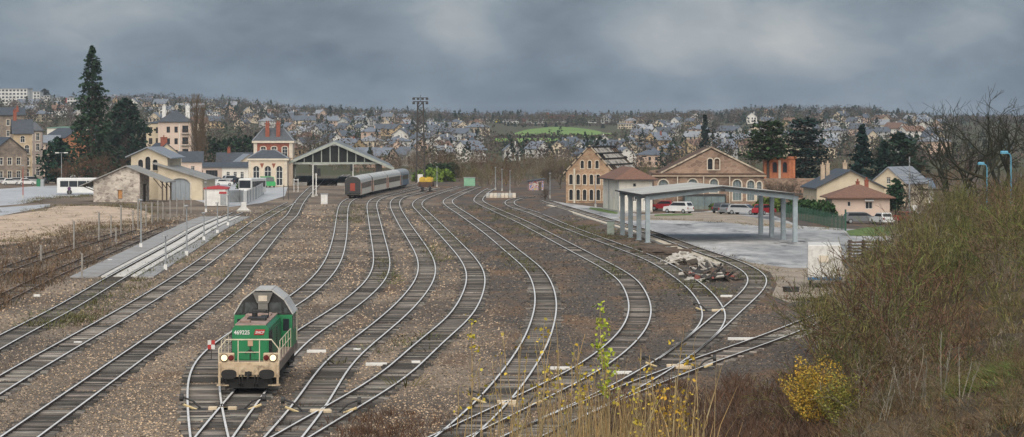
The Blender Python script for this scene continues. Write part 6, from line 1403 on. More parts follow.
# ================================================================== heaps, huts, fences on the goods side
def painted_hut():
    p = G(529, 190.3); t = thing('painted_hut', 'small hut covered in coloured graffiti under a dark roof', 'hut', p, .08)
    m = bpy.data.materials.new('graffiti'); m.use_nodes = True; nt = m.node_tree; L = nt.links.new; bs = nt.nodes['Principled BSDF']; tc = N(nt, 'ShaderNodeTexCoord'); nz = N(nt, 'ShaderNodeTexNoise'); nz.inputs['Scale'].default_value = 1.3; nz.inputs['Detail'].default_value = 2; L(tc.outputs['Object'], nz.inputs['Vector'])
    cr = N(nt, 'ShaderNodeValToRGB'); cr.color_ramp.interpolation = 'CONSTANT'; e = cr.color_ramp.elements; e[0].color = (.5, .46, .40, 1); e[1].position = .44; e[1].color = (.36, .05, .06, 1)
    for ps, c in ((.5, (.55, .5, .45)), (.55, (.05, .10, .35)), (.59, (.5, .28, .3)), (.64, (.45, .40, .08))): k = cr.color_ramp.elements.new(ps); k.color = (*c, 1)
    L(nz.outputs[0], cr.inputs[0]); L(cr.outputs[0], bs.inputs['Base Color']); bs.inputs['Roughness'].default_value = .8
    w, d = 2.9, 3.2
    b = MB(); wall(b, (0, 0, 0), (1, 0, 0), (0, 1, 0), w, lambda u: 1.75 + u * .14, [(1.9, 2.5, 0, 1.6, 0)], .15, z0=-.2); wall(b, (w, 0, 0), (0, 1, 0), (-1, 0, 0), d, 2.15, z0=-.2); wall(b, (0, d, 0), (0, -1, 0), (1, 0, 0), d, 1.75, z0=-.2); wall(b, (w, d, 0), (-1, 0, 0), (0, -1, 0), w, lambda u: 2.15 - u * .14, z0=-.2); b.build('wall', m, t)
    opening(t, (0, 0, 0), (1, 0, 0), (0, 1, 0), (1.9, 2.5, 0, 1.6, 0), name='door', gl=m_timber, fr=m_dark, bars=(0, 0), depth=.12)
    b = MB(); b.prism([(-.3, 1.75), (w + .4, 2.27), (w + .4, 2.4), (-.3, 1.88)], -.4, d + .3, 'y'); b.build('roof', m_slate, t)
painted_hut()
def heap(name, label, cat, x, y, rx, ry, h, m, seed):
    p = G(x, y); r = random.Random(seed); V = []; Fc = []; n, k = 26, 9
    for j in range(k):
        f = j / (k - 1); q = 1 - f
        for i in range(n):
            a = 2 * math.pi * i / n; rr = q * (1 + .18 * math.sin(3 * a + seed) + .08 * r.uniform(-1, 1)); V.append((rx * rr * math.cos(a), ry * rr * math.sin(a), h * (1 - q ** 1.5) * (1 + .12 * math.sin(2 * a)) + r.uniform(-.05, .05) - .08 * (j == 0)))
    for j in range(k - 1):
        for i in range(n): Fc.append((j * n + i, j * n + (i + 1) % n, (j + 1) * n + (i + 1) % n, (j + 1) * n + i))
    o = np_mesh(name, np.array(V), np.array(Fc), m, smooth_=True); o.location = p; return tag(o, label, cat)
heap('gravel_heap', 'dark gravel heap between the rusty loop track and the warehouse road', 'heap', 555, 214, 2.6, 9, .95, mat('dark_gravel', (.11, .095, .085), (.06, .052, .047), 1.2, rough=.95, fine=.3, fscale=4), 2)
heap('earth_heap', 'low brown earth heap left of the pale green cabinet', 'heap', 588, 224, 2.0, 7, .5, mat('brown_earth', (.15, .095, .06), (.09, .06, .042), 1, rough=.95, fine=.3, fscale=4), 5)
def scrap():
    r = random.Random(9)
    black, wht, brn, red_ = mat('charred_scrap', (.06, .055, .05), (.03, .028, .026), 2, rough=.8), mat('chalky_scrap', (.52, .49, .44), (.34, .31, .27), 2, rough=.9), m_timber, mat('red_scrap', (.32, .10, .08), None, 2)
    t = thing('scrap_heap', 'heap of charred beams, rubble and broken white boards beside the loop track', 'scrap heap', G(710, 278))
    b = MB(); hp = [(-1.9, 0), (-1.2, .55), (-.2, .85), (.8, .7), (1.9, .0)]
    for (y0, y1, k) in ((-5, -2, .7), (-2.05, 3, 1.0), (2.95, 7, .75)): b.prism([(x * k, z * k) for x, z in hp] + [(1.9 * k, -.1), (-1.9 * k, -.1)], y0, y1, 'y')
    b.build('rubble_core', black, t)
    sizes = {'beam': (.09, 1.0, .07), 'board': (.16, .7, .03), 'lump': (.22, .3, .18)}
    for i in range(150):
        kind = r.choice(('beam', 'beam', 'board', 'board', 'lump')); sx, sy, sz = sizes[kind]; col = r.choices((black, wht, brn, red_), (5, 4, 4, .5))[0]
        key = ('scrap', kind, col.name)
        me = far_mesh((kind,) + key, lambda mb: mb.cbox(-sx, sx, -sy, sy, -sz, sz, .02), col); o = put(kind, me, t)
        x = max(-2.1, min(2.1, r.gauss(0, .95))); y = r.uniform(-6.5, 8); z = max(.08, .85 * (1 - abs(x) / 1.9) * (1 - abs(y) / 11) + r.uniform(-.02, .15)); o.location = (x, y, z); o.rotation_euler = (r.gauss(0, .4), r.gauss(0, .35), r.uniform(0, 3.14))
    t = thing('white_rubble_heap', 'heap of white plaster slabs left of the charred scrap heap', 'rubble heap', G(684, 262.5))
    for i in range(60):
        sx, sy, sz = .30, .5, .09; o = put('slab', far_mesh(('slab', i % 3), lambda mb: mb.cbox(-.2 - .1 * (i % 3), .2 + .1 * (i % 3), -.5, .5, -.08, .08, .03), wht), t); x = max(-1.7, min(1.7, r.gauss(0, .8))); o.location = (x, r.uniform(-5, 5), max(.06, .5 * (1 - abs(x) / 1.7) + r.uniform(-.05, .1))); o.rotation_euler = (r.gauss(0, .3), r.gauss(0, .35), r.uniform(0, 3.14))
    t = thing('sleeper_stack', 'stack of old brown sleepers below the front canopy columns', 'timber stack', G(662, 253))
    for i in range(46):
        o = put('sleeper', far_mesh(('sleeper', 0), lambda mb: mb.cbox(-1.25, 1.25, -.13, .13, -.09, .09, .015), m_timber), t); o.location = (r.gauss(0, .7), r.uniform(-7, 7), .1 + .19 * (i % 3)); o.rotation_euler = (0, r.gauss(0, .05), r.gauss(0, .3))
    t = thing('pole_stack', 'bundle of pale poles lying left of the charred scrap heap', 'timber stack', G(697, 280.5))
    for i in range(7): o = put('pole', far_mesh(('pole', 0), lambda mb: mb.tube([(-1.7, 0, 0), (1.7, 0, 0)], .08, 7), wht), t); o.location = (.0 + i * .03, -1 + i * .5, .1 + .05 * (i % 2)); o.rotation_euler = (0, .02, -1.15 + r.gauss(0, .08))
scrap()
t = thing('timber_crossing', 'pale timber and concrete crossing platform below the three lamp posts', 'platform', G(501, 196.5))
for i in range(8): b = MB(); b.cbox(-2.7 + i * .68, -2.7 + i * .68 + .62, -9, 10, -.1, .42, .03); b.build('plank', m_limestone if i % 3 else m_conc, t)
# green mesh fence and hedge before the cottage
def mesh_fence():
    gm = mat('fence_green', (.02, .085, .05), (.015, .06, .04), 1, rough=.5); t = thing('mesh_fence', 'dark green wire mesh fence between the goods yard and the cottage', 'fence')
    pts = [G(783, 216.5), G(800, 220), G(815, 223.5), G(830, 227), G(846, 230.5)]
    for a, b in zip(pts, pts[1:]):
        n = max(2, int((b - a).length / 2.5))
        for k in range(n):
            p, q = a.lerp(b, k / n), a.lerp(b, (k + 1) / n); d = q - p; mb = MB()
            for j in range(9): c = p.lerp(q, j / 9); mb.box(c.x - .012, c.x + .012, c.y - .012, c.y + .012, .05, 1.75)
            for z in (.1, .5, .9, 1.3, 1.7): mb.tube([(p.x, p.y, z), (q.x, q.y, z)], .012, 4)
            mb.build('mesh_panel', gm, t); mb = MB(); mb.box(p.x - .05, p.x + .05, p.y - .05, p.y + .05, 0, 1.9); mb.build('post', gm, t)
    p = G(845.5, 230.8); mb = MB(); mb.box(p.x - .1, p.x + .1, p.y - .1, p.y + .1, 0, 2.6); mb.build('gate_post', gm, t)
mesh_fence()
# box lorry body parked under the shrubs
def lorry():
    p = G(808, 288); t = thing('box_trailer', 'white box trailer with blue underframe half hidden by bare shrubs', 'trailer', (p.x, p.y, 0), -.1)
    wm = mat('trailer_white', (.70, .69, .66), (.56, .55, .52), 1.0, rough=.6, grime=((.28, .25, .22), 1.2, .5, .72)); b = MB(); b.cbox(0, 2.6, 0, 6.2, .85, 3.35, .05); b.build('box', wm, t)
    for x in (.0, .64, 1.28, 1.92, 2.5): b = MB(); b.box(x, x + .08, -.05, -.003, .9, 3.3); b.build('rib', wm, t)
    b = MB(); b.box(.85, 1.6, -.06, -.051, 2.0, 2.55); b.build('tarpaulin_patch', m_limestone, t)
    b = MB(); b.box(-.02, 2.62, -.1, 6.2, .62, .84); b.build('underframe', mat('trailer_blue', (.05, .16, .33), None, 1.5), t)
    for x in (.25, 2.3):
        for y in (1.0, 4.8): b = MB(); b.disc((x, y, .42), (1, 0, 0), .42, .26, 16); b.build('wheel', m_dark, t)
lorry()
t = thing('pallet_stack', 'stack of weathered brown pallets behind the white trailer', 'pallet stack', G(851, 263), .1)
for i in range(7):
    for k in range(3): b = MB(); b.box(-.1, 2.9, k * .5, k * .5 + .3, .05 + i * .3, .16 + i * .3); b.build('plank', m_timber if (i + k) % 3 else m_rust, t)
    b = MB()
    for x in (0, 1.3, 2.6): b.box(x, x + .12, 0, 1.3, .165 + i * .3, .295 + i * .3)
    b.build('bearer', m_timber, t)
t = thing('dark_crate', 'small dark crate on the gravel left of the white trailer', 'crate', G(791, 292), .2); b = MB(); b.cbox(-.5, .5, -.5, .5, 0, .35, .03); b.build('box', m_dark, t); b = MB(); b.box(-.54, .54, -.54, .54, .35, .40); b.build('lid', m_dark, t)
m_grass = mat('verge_grass', (.12, .19, .04), (.07, .11, .03), .6, rough=.95, fine=.3, fscale=3)
sheet('office_verge', [(590, 207.5), (606, 208.8), (619, 213.0), (616, 214.2), (600, 211.5), (589, 209)], .03, m_grass)
sheet('yard_verge', [(655, 214.6), (672, 214.0), (690, 214.0), (694, 215.2), (672, 215.8), (654, 216.2)], .035, m_grass)
sheet('cottage_verge', [(846, 231), (870, 227), (930, 226.5), (930, 231), (885, 236), (850, 236)], .03, m_grass)
# ================================================================== trees and shrubs
def fol(name, c, v=.35): return mat(name, c, tuple(x * (1 - v) for x in c), .5, rough=.9, tint=True, spec=.15)
m_bark = mat('bark', (.13, .10, .08), (.07, .055, .045), 2, rough=.95)
m_twig = mat('twig', (1, 1, 1), (.7, .7, .7), 1.5, rough=.95, tint=True, spec=.15)
def tints(n, rs, base, var=.35, hue=.08):
    v = 1 + (rs.rand(n) * 2 - 1) * var; h = (rs.rand(n) * 2 - 1) * hue
    return np.stack([base[0] * v * (1 + h), base[1] * v, base[2] * v * (1 - h)], 1)
def conifer(loc, h, r, label, seed, col=(.030, .062, .032), style='spire', name='conifer_tree', nb=170, leaf=.33, z0=.06, group=None, lean=0.0):
    rs = np.random.RandomState(seed); t = thing(name, label, 'tree', loc, 0, group)
    b = MB(); b.tube([(0, 0, -.3), (0, 0, h * .3), (0, 0, h * .97)], r * .09 + h * .008, 8, r1=.03); b.build('trunk', m_bark, t)
    P, segs, tn = [], [], []
    for i in range(nb):
        f = z0 + (1 - z0) * (i + rs.rand()) / nb
        if style == 'cedar': f = z0 + (1 - z0) * (math.floor(f * 7) + .5 + rs.normal(0, .22)) / 7
        f = min(f, .995)
        if style == 'spire': R = r * ((1 - f) ** (.62 if h > 25 else .82)) * (1.0 - .55 * max(0, .14 - f) / .14) * (.62 + .45 * rs.rand())
        elif style == 'cedar': R = r * (1 - .55 * f ** 2.5) * (.55 + .5 * rs.rand()) * (.75 + .25 * min(1, f / .25))
        else: R = r * (math.sin(math.pi * min(1, .18 + f * .82)) ** .7) * (.65 + .45 * rs.rand())
        a = rs.rand() * 6.283; zb = f * h; up = {'spire': -.16, 'cedar': .06, 'round': .25}[style] * R
        tip = np.array([math.cos(a) * R, math.sin(a) * R, zb + up + (.35 * R if style == 'spire' and f > .75 else 0)])
        root = np.array([0, 0, zb]); segs.append((root, tip, .05 + .012 * R, .015))
        n = int(6 + 9 * R / r * (1.3 if style == 'cedar' else 1)); q = .30 + .72 * np.sqrt(rs.rand(n))
        pt = root + (tip - root) * q[:, None]; sp = (.10 + .20 * (1 - np.abs(q - .7))) * R + .12
        pt += rs.normal(size=(n, 3)) * sp[:, None] * np.array([.60, .60, .20 if style == 'cedar' else .42]); P.append(pt)
        tn.append(np.repeat(tints(1, rs, (1, 1, 1), .38), n, 0) * (1 + .25 * (rs.rand(n, 1) - .5)))
    P = np.concatenate(P); tn = np.concatenate(tn)
    V, Fc = leaf_arrays(P, np.full(len(P), leaf), rs, .45 if style == 'cedar' else .2)
    np_mesh('crown', V, Fc, fol('foliage_%02d_%02d_%02d' % tuple(int(c * 1000) for c in col), col), t, np.repeat(tn, 4, 0))
    V, Fc = segs_arrays(segs); np_mesh('limb', V, Fc, m_bark, t); return t
def branch_segs(rs, p, d, L_, r, lev, out, spread=.55, up=.12, ratio=.72, kids=(2, 3), nseg=3, gn=.16):
    pos = np.array(p, float); dr = np.array(d, float) / np.linalg.norm(d); rr = r; tips = []
    for k in range(nseg):
        dr = dr + rs.normal(size=3) * gn + np.array([0, 0, up]); dr /= np.linalg.norm(dr); nx = pos + dr * L_ / nseg; r2 = rr * (.93 if k < nseg - 1 else .9)
        out.append((pos, nx, rr, r2)); pos, rr = nx, r2; tips.append((pos.copy(), dr.copy(), rr))
    if lev <= 0: return
    for q in range(rs.randint(kids[0], kids[1] + 1)):
        i = len(tips) - 1 if q < 2 else rs.randint(0, len(tips)); bp, bd, br = tips[i]; nd = bd + rs.normal(size=3) * spread; branch_segs(rs, bp, nd, L_ * ratio * (.75 + .5 * rs.rand()), br * (.80 if q == 0 else .58), lev - 1, out, spread, up, ratio, kids, nseg, gn)
def bare_tree(loc, h, label, seed, lev=6, r=.22, col=(.15, .125, .075), spread=.55, up=.10, ratio=.74, group=None, name='bare_tree', trunk=.22, kids=(2, 3), forks=3, tw=1.0):
    rs = np.random.RandomState(seed); t = thing(name, label, 'tree', loc, rs.rand() * 6, group); segs = []; tr = h * trunk
    b = MB(); b.tube([(0, 0, -.5), (.04 * h * rs.normal() * .3, 0, tr * .5), (0, 0, tr)], r * 1.15, 8, r1=r * .9); b.build('trunk', mat('mossy_bark', (.15, .13, .075), (.08, .07, .05), 1.5, rough=.95), t)
    out = []
    for k in range(forks):
        a = 6.283 * (k + rs.rand() * .6) / forks; lean = .25 + .35 * rs.rand(); branch_segs(rs, (0, 0, tr - .1), (math.cos(a) * lean, math.sin(a) * lean, 1), h * .27, r * .62, lev - 1, out, spread, up, ratio, kids)
    if not forks: pass
    sc = h / max(s[1][2] for s in out); out = [(a * np.array([1, 1, sc if a[2] > tr else 1]), b * np.array([1, 1, sc if b[2] > tr else 1]), max(x, .018) * tw, max(y, .014) * tw) for a, b, x, y in out]
    V, Fc = segs_arrays(out); tn = np.repeat(tints(len(out), rs, col, .3), 6, 0); np_mesh('crown', V, Fc, m_twig, t, tn); return t
def poplar(loc, h, r, label, seed):
    rs = np.random.RandomState(seed); t = thing('poplar_tree', label, 'tree', loc); b = MB(); b.tube([(0, 0, -.3), (0, 0, h * .4), (.1, 0, h * .95)], .32, 7, r1=.05); b.build('trunk', m_bark, t); out = []
    for i in range(80):
        f = .12 + .8 * rs.rand(); a = rs.rand() * 6.28; R = r * (.35 + .65 * math.sin(math.pi * min(1, f + .12)) ** .6); d = (math.cos(a) * R * .35, math.sin(a) * R * .35, 1.5); branch_segs(rs, (0, 0, f * h * .9), d, h * .13, .06, 2, out, .28, .25, .7, (2, 3))
    out = [(a, b, max(x, .02), max(y, .018)) for a, b, x, y in out if b[2] < h]; V, Fc = segs_arrays(out); np_mesh('crown', V, Fc, m_twig, t, np.repeat(tints(len(out), rs, (.16, .115, .075), .3), 6, 0))
conifer(G(92, 185.5), 30.0, 5.6, 'giant dark green sequoia towering over the left side', 5, (.034, .066, .036), nb=360, leaf=.34, name='sequoia_tree')
conifer(G(126, 178), 19.5, 5.6, 'broad dark conifer just right of the giant sequoia', 8, (.020, .045, .028), 'round', nb=200, leaf=.42)
conifer(G(57, 184), 10.2, 3.6, 'bushy dark green conifer left of the giant sequoia', 9, (.022, .055, .036), 'round', nb=150, leaf=.34)
conifer(G(36, 168.5) if False else hit(44.5, 107), 13.5, 5.0, 'dark rounded conifer on the skyline above the white left flats', 12, (.030, .045, .040), 'round', nb=70, leaf=.8)
poplar(G(196.5, 178), 21.0, 2.6, 'tall bare upright poplar right of the apartment house', 4); poplar(G(203, 176.5), 18.5, 1.8, 'slimmer bare poplar touching the right side of the taller one', 6)
conifer(G(768, 201), 13.6, 5.0, 'broad flat layered cedar behind the brick tower', 14, (.040, .070, .030), 'cedar', nb=190, leaf=.26, z0=.30, name='cedar_tree')
conifer(G(806, 199.5), 14.2, 4.6, 'dark layered conifer right of the broad cedar', 15, (.020, .042, .034), 'cedar', nb=210, leaf=.28, z0=.12, name='cedar_tree')
conifer(G(862, 197), 12.8, 3.7, 'dark pyramid conifer above the roof of the large cream house', 16, (.018, .042, .034), 'spire', nb=150, leaf=.36)
conifer(G(900, 196), 11.5, 4.2, 'dark bushy conifer left of the bare trees', 17, (.026, .050, .032), 'round', nb=130, leaf=.38)
conifer(G(884, 199), 10.0, 3.0, 'smaller dark conifer between two taller ones behind the houses', 18, (.022, .046, .034), 'spire', nb=110, leaf=.34)
conifer(G(895.5, 214), 5.0, 1.35, 'small bushy evergreen against the right end of the pink cottage', 19, (.024, .055, .028), 'round', nb=80, leaf=.22)
for i, (x, yb, yt, wd) in enumerate(((705, 166, 115, 13), (330, 121, 107, 8), (337.5, 121, 110.5, 7), (650, 124, 117, 8), (838, 118, 109, 6), (848, 118, 108, 6), (771, 122, 112, 9), (880, 119, 110, 6), (620, 120, 114, 7), (628, 121, 115, 6), (560, 152, 139, 6), (525, 153, 142, 7), (745, 121, 113, 8), (898, 118, 109, 7), (815, 119, 110, 6), (826, 119, 111, 7))):
    p = hit(x, yb); s = F / p.y; conifer(p, (yb - yt) / s, wd / 2 / s, ['tall dark fir rising on the slope left of the workshop gable', 'taller of the two firs on the skyline above the train hall', 'shorter of the two firs on the skyline above the train hall', 'dark fir on the ridge left of the wide white warehouse', 'fir on the skyline above the large cream house roof', 'pointed fir right beside the fir above the cream house', 'fir on the ridge above the broad cedar', 'fir on the ridge near the radio mast', 'left fir of the pair on the ridge beyond the warehouse', 'right fir of the pair on the ridge beyond the warehouse', 'small fir at the lower right corner of the green fields', 'small fir at the foot of the lower green field', 'dark fir on the ridge left of the broad cedar', 'fir on the ridge left of the big bare trees', 'leftmost of the firs on the ridge right of the cedar', 'second fir on the ridge right of the cedar'][i], 40 + i, (.028, .048, .038), 'spire', nb=60, leaf=.9 if p.y > 1200 else .55, group='firs on the far slope')
for i in range(9):
    x = 209 + i * 5.2; p = G(x, 168.5 + rnd.uniform(-1, 1)); conifer(p, 9.2 + rnd.uniform(-1, 1.5), 1.7, ('dark green cypress behind the garages left of the station, ' + ('leftmost of the row', 'second in the row', 'third in the row', 'fourth in the row', 'fifth in the row', 'sixth in the row', 'seventh in the row', 'eighth in the row', 'rightmost of the row')[i]), 70 + i, (.026, .055, .028), 'round', nb=55, leaf=.42, name='cypress_tree', group='cypress row left of the station')
# the two big bare trees on the right bank, and lesser ones
def on_land(px_, D): X = (px_ - CX) / F * D; return Vector((X, D, tz(X, D)))
for px_, D, yt, lab, sd, lv, r in ((1001, 318, 82, 'largest bare tree with spreading mossy branches on the right bank', 3, 6, .55), (951, 332, 97, 'bare forked tree left of the largest one on the right bank', 11, 6, .42), (974, 345, 108, 'slender bare tree between the two big bare trees', 23, 5, .26), (1040, 300, 100, 'bare tree cut by the right edge of the photo', 31, 6, .32)):
    p = on_land(px_, D); h = A(px_, yt, D).z - p.z; bare_tree(p, h, lab, sd, lv, r, (.040, .038, .024), .40, .13, .82, 'bare trees on the right bank', trunk=.22, kids=(2, 3), tw=1.15)
mid = [(548, 186, 166, 'bare tree behind the lamp post left of the warehouse'), (560, 189, 158, 'bushy bare tree touching the left side of the ruined warehouse'), (574, 180, 150, 'bare tree rising behind the left eave of the ruined warehouse'), (778, 208, 178, 'bare shrubby tree before the brick tower'), (792, 207, 180, 'bare bush left of the large cream house'), (640, 186, 158, 'bare tree behind the brown hip roof'), (920, 207, 178, 'bare tree beside the utility pole'), (905, 212, 183, 'thin bare tree right of the small evergreen'), (78, 188, 152, 'brown bare tree left of the giant sequoia trunk'), (97, 188, 150, 'brown bare tree in front of the giant sequoia'), (117, 184, 150, 'brown bare tree right of the giant sequoia trunk'), (66, 186, 160, 'thin bare tree before the bushy conifer'), (752, 206, 172, 'bare tree at the right end of the workshop'), (310, 172, 128, 'spreading bare tree behind the train hall gable'), (298, 171, 126, 'bare tree between the station block and the train hall'), (190, 181, 160, 'bare tree at the foot of the poplars'), (545, 201, 188, 'large bare brown bush beside the painted hut')]
for i, (x, yb, yt, lab) in enumerate(mid):
    s = (yb - YH) / 12.6; bare_tree(G(x, yb), (yb - yt) / s, lab, 100 + i, 6 if i != 16 else 5, .14, (.125, .095, .07) if i < 8 or i > 11 else (.15, .09, .06), .6, .10, .75, 'bare trees round the yard', trunk=.12, forks=5, kids=(2, 3), tw=1.1)
# clipped and wild hedges
def hedge(name, label, pts, w, h, col, seed, n=900, leaf=.22, cat='hedge'):
    rs = np.random.RandomState(seed); t = thing(name, label, cat); P = []
    for a, b in zip(pts, pts[1:]):
        f = rs.rand(n, 1); c = np.array(a)[None] * (1 - f) + np.array(b)[None] * f
        bump = .75 + .25 * np.sin(f[:, 0] * 23 + seed) * np.sin(f[:, 0] * 57); ang = rs.rand(n) * math.pi; rr = np.sqrt(rs.rand(n)) * .35 + .65
        c = c + np.stack([np.cos(ang) * rr * w * .5, np.cos(ang) * rr * w * .5, np.sin(ang) * rr * h * bump], 1); P.append(c)
    P = np.concatenate(P); V, Fc = leaf_arrays(P, np.full(len(P), leaf), rs, .1); np_mesh('foliage', V, Fc, fol('hedge_%s' % name + str(seed), col), t, np.repeat(tints(len(P), rs, (1, 1, 1), .45), 4, 0))
    b = MB()
    for a, c in zip(pts, pts[1:]):
        for k in range(12): p = Vector(a).lerp(Vector(c), k / 12); b.tube([p, p + Vector((0, 0, h * .6))], .05, 4)
    b.build('stems', m_bark, t)['kind'] = 'stuff'
hedge('laurel_hedge', 'bright yellow green hedge behind the light mast', [G(419, 181.5), G(433, 180), G(448, 182)], 3.5, 3.0, (.17, .25, .045), 2, 1800, .28)
hedge('leylandii_hedge', 'dark green hedge behind the green mesh fence', [G(789, 212.5), G(812, 214), G(832, 217)], 1.8, 2.3, (.035, .075, .025), 3, 1200, .2)
hedge('shrub_row', 'bright green shrubs behind the parked cars by the canopy', [G(740, 207), G(760, 209), G(783, 212)], 2.2, 2.1, (.10, .15, .035), 4, 900, .24)
hedge('ivy_bank', 'dark ivy clad bushes behind the yellow green hedge', [G(428, 178), G(455, 178)], 4, 4.0, (.035, .06, .028), 6, 1200, .4)
hedge('grass_bank', 'green shrubs at the foot of the workshop wall', [G(712, 209.5), G(735, 208.5)], 1.2, 1.0, (.10, .15, .04), 8, 300, .2)
hedge('clipped_hedge', 'low green hedge beside the green van at the station', [G(238, 189), G(254, 188)], 1.2, 1.1, (.06, .12, .03), 9, 400, .22)

# ---- masses that nobody could count
def shrub_proto(seed, h=3.0, stems=12, sp=.45, lev=3):
    rs = np.random.RandomState(seed); out = []
    for i in range(stems):
        a = rs.rand() * 6.28; l = sp * (.3 + rs.rand()); branch_segs(rs, (rs.normal() * .25, rs.normal() * .25, -.1), (math.cos(a) * l, math.sin(a) * l, 1), h * (.34 + .2 * rs.rand()), .024, lev, out, .50, .055, .70, (2, 3), 3, .14)
    mz = max(s[1][2] for s in out); k = h / mz
    out = [(a * k, b * k, max(x * .9, .0105), max(y * .9, .008)) for a, b, x, y in out]; return segs_arrays(out)
PROT = [shrub_proto(200 + i, 3.2, 6 + i % 3, (.4, .55, .7, .85, .6)[i % 5]) for i in range(8)]
TW = {'olive': (.205, .180, .072), 'brown': (.185, .132, .080), 'grey': (.28, .235, .175), 'red': (.19, .105, .070), 'moss': (.165, .185, .060), 'tan': (.29, .21, .115)}
def mass(name, label, items, seed, cat='thicket', var=.7):
    """items: (x, y, z, scale, rotation, tone)"""
    rs = np.random.RandomState(seed); parts, cols = [], []
    for (x, y, z, sc, a, tone) in items:
        V, Fc = PROT[rs.randint(len(PROT))]; c, s = math.cos(a), math.sin(a); sz = sc * (.85 + .3 * rs.rand())
        W = np.stack([(V[:, 0] * c - V[:, 1] * s) * sc + x, (V[:, 0] * s + V[:, 1] * c) * sc + y, V[:, 2] * sz + z], 1); parts.append((W, Fc)); b = np.array(TW[tone]) * (1 + (rs.rand() - .5) * .5)
        seg = len(V) // 6; rad = np.linalg.norm(V[0::6] - V[1::6], axis=1); lift = .78 + .75 * np.clip((rad - .018) / .03, 0, 1); cols.append(np.repeat(tints(seg, rs, b, var) * lift[:, None], 6, 0))
    V, Fc = join_arrays(parts); return tag(np_mesh(name, V, Fc, m_twig, None, np.concatenate(cols)), label, cat, kind='stuff')
r = random.Random(77); items = []
while len(items) < 330:                                                       # the right bank
    D = r.uniform(112, 315) ; X = bank_toe(D) + r.uniform(-2.0, 17) * (1 if r.random() < .7 else .35)
    pxx = CX + X / D * F
    if pxx > 1075 or pxx < 770: continue
    pz = tz(X, D); py = YH + (H - pz) / D * F
    if py > 330 and pxx > 955 and r.random() < .93: continue                       # the open grass by the right edge
    if 955 < pxx < 1015 and 225 < py < 300 and r.random() < .6: continue              # the tan slope
    if D > 165 and pxx < 872 + (D - 165) * .42 and r.random() > (.25 if D < 205 else 0): continue
    if D < 140 and pxx < 830 and r.random() < .75: continue
    tone = r.choices(list(TW), (4, 4, 2, 2, 2, 0) if pxx < 930 else (5, 2, 1, 1, 4, 0))[0]; items.append((X, D, pz, r.uniform(1.0, 1.75) * (.72 if py > 320 and pxx > 930 else 1.0) * (.75 if D < 128 else .92 if D > 200 else 1), r.uniform(0, 6.28), tone))
mass('bank_thicket', 'dense bare olive and brown thicket covering the right bank', items, 1)
items = []
for _ in range(120):                                                        # scrub behind the yard, left of the warehouse
    x = r.uniform(432, 566); p = G(x, r.uniform(172, 187.5 - 4 * (x > 520)) if x > 458 else r.uniform(171, 177)); items.append((p.x, p.y, 0, r.uniform(.9, 2.2), r.uniform(0, 6.28), r.choice(('brown', 'brown', 'grey', 'olive', 'red'))))
for _ in range(60):
    x = r.uniform(330, 432); p = G(x, r.uniform(166, 174)); items.append((p.x, p.y, 0, r.uniform(1.0, 2.3), r.uniform(0, 6.28), r.choice(('brown', 'grey', 'red'))))
for _ in range(60):
    x = r.uniform(600, 960); p = G(x, r.uniform(176, 196) + (8 if x > 890 else 0)); items.append((p.x, p.y, 0, r.uniform(1.0, 2.4), r.uniform(0, 6.28), r.choice(('brown', 'grey', 'red', 'olive'))))
for _ in range(40):
    x = r.uniform(0, 250); p = G(x, r.uniform(163, 178)); items.append((p.x, p.y, 0, r.uniform(1.0, 2.4), r.uniform(0, 6.28), r.choice(('brown', 'grey', 'red', 'olive'))))
mass('scrub_belt', 'belt of bare brown scrub behind the yard', items, 2)
def far_wood():
    rs = np.random.RandomState(5); parts, cols = [], []; rr = random.Random(6)
    spots = []
    for _ in range(2300):
        x = rr.uniform(-30, 1060); y = rr.uniform(108, 172) if rr.random() < .62 else rr.uniform(108, 126)
        if 490 < x < 615 and 128.5 < y < 146 and not 136.8 < y < 139.8: continue
        spots.append((x, y))
    for i in range(800): x = -30 + i * 1.38; spots.append((x, lerp_tab(CREST, x) + rr.uniform(-1, 3.5)))
    for i in range(34): spots.append((495 + i * 3.6, 138.4 + rr.uniform(-.4, .5))); spots.append((500 + i * 3.4, 146.5 + rr.uniform(-.6, 1.2))); spots.append((505 + i * 3.4, 126.4 + rr.uniform(-.8, .8)))
    for x, y in spots:
        p = hit(x, y)
        if p.y < 700: continue
        low = 490 < x < 620 and 125.5 < y < 150
        k = rr.choices((0, 1, 2), (6, 1.6, 2.4) if x < 690 else (5, 2.2, 3))[0]; h = rr.uniform(5, 11) * (.30 if low else .7 if x > 880 else 1); w = h * rr.uniform(.36, .6); n = 80
        u = rs.normal(size=(n, 3)); u /= np.linalg.norm(u, axis=1)[:, None]; rad = rs.rand(n, 1) ** .45
        if k == 1: f = rs.rand(n, 1) ** 1.4; ang = rs.rand(n, 1) * 6.28; P = np.concatenate([np.cos(ang) * w * .8 * (1 - f), np.sin(ang) * w * .8 * (1 - f), f * h], 1)
        else: P = u * rad * np.array([w, w, h * .42]) + np.array([0, 0, h * .56])
        P = P + np.array(p); V, Fc = leaf_arrays(P, np.full(n, .45 if k == 1 else .30) * (1.25 if p.y > 1500 else 1), rs, 0.0)
        base = ((.115, .090, .074), (.030, .047, .034), (.070, .072, .038))[k]; b = np.array(base) * rr.uniform(.65, 1.35); parts.append((V, Fc)); cols.append(np.repeat(tints(n, rs, b, .3), 4, 0))
    V, Fc = join_arrays(parts); tag(np_mesh('far_wood', V, Fc, m_twig, None, np.concatenate(cols)), 'bare and evergreen trees scattered among the houses on the far hills', 'wood', kind='stuff')
far_wood()
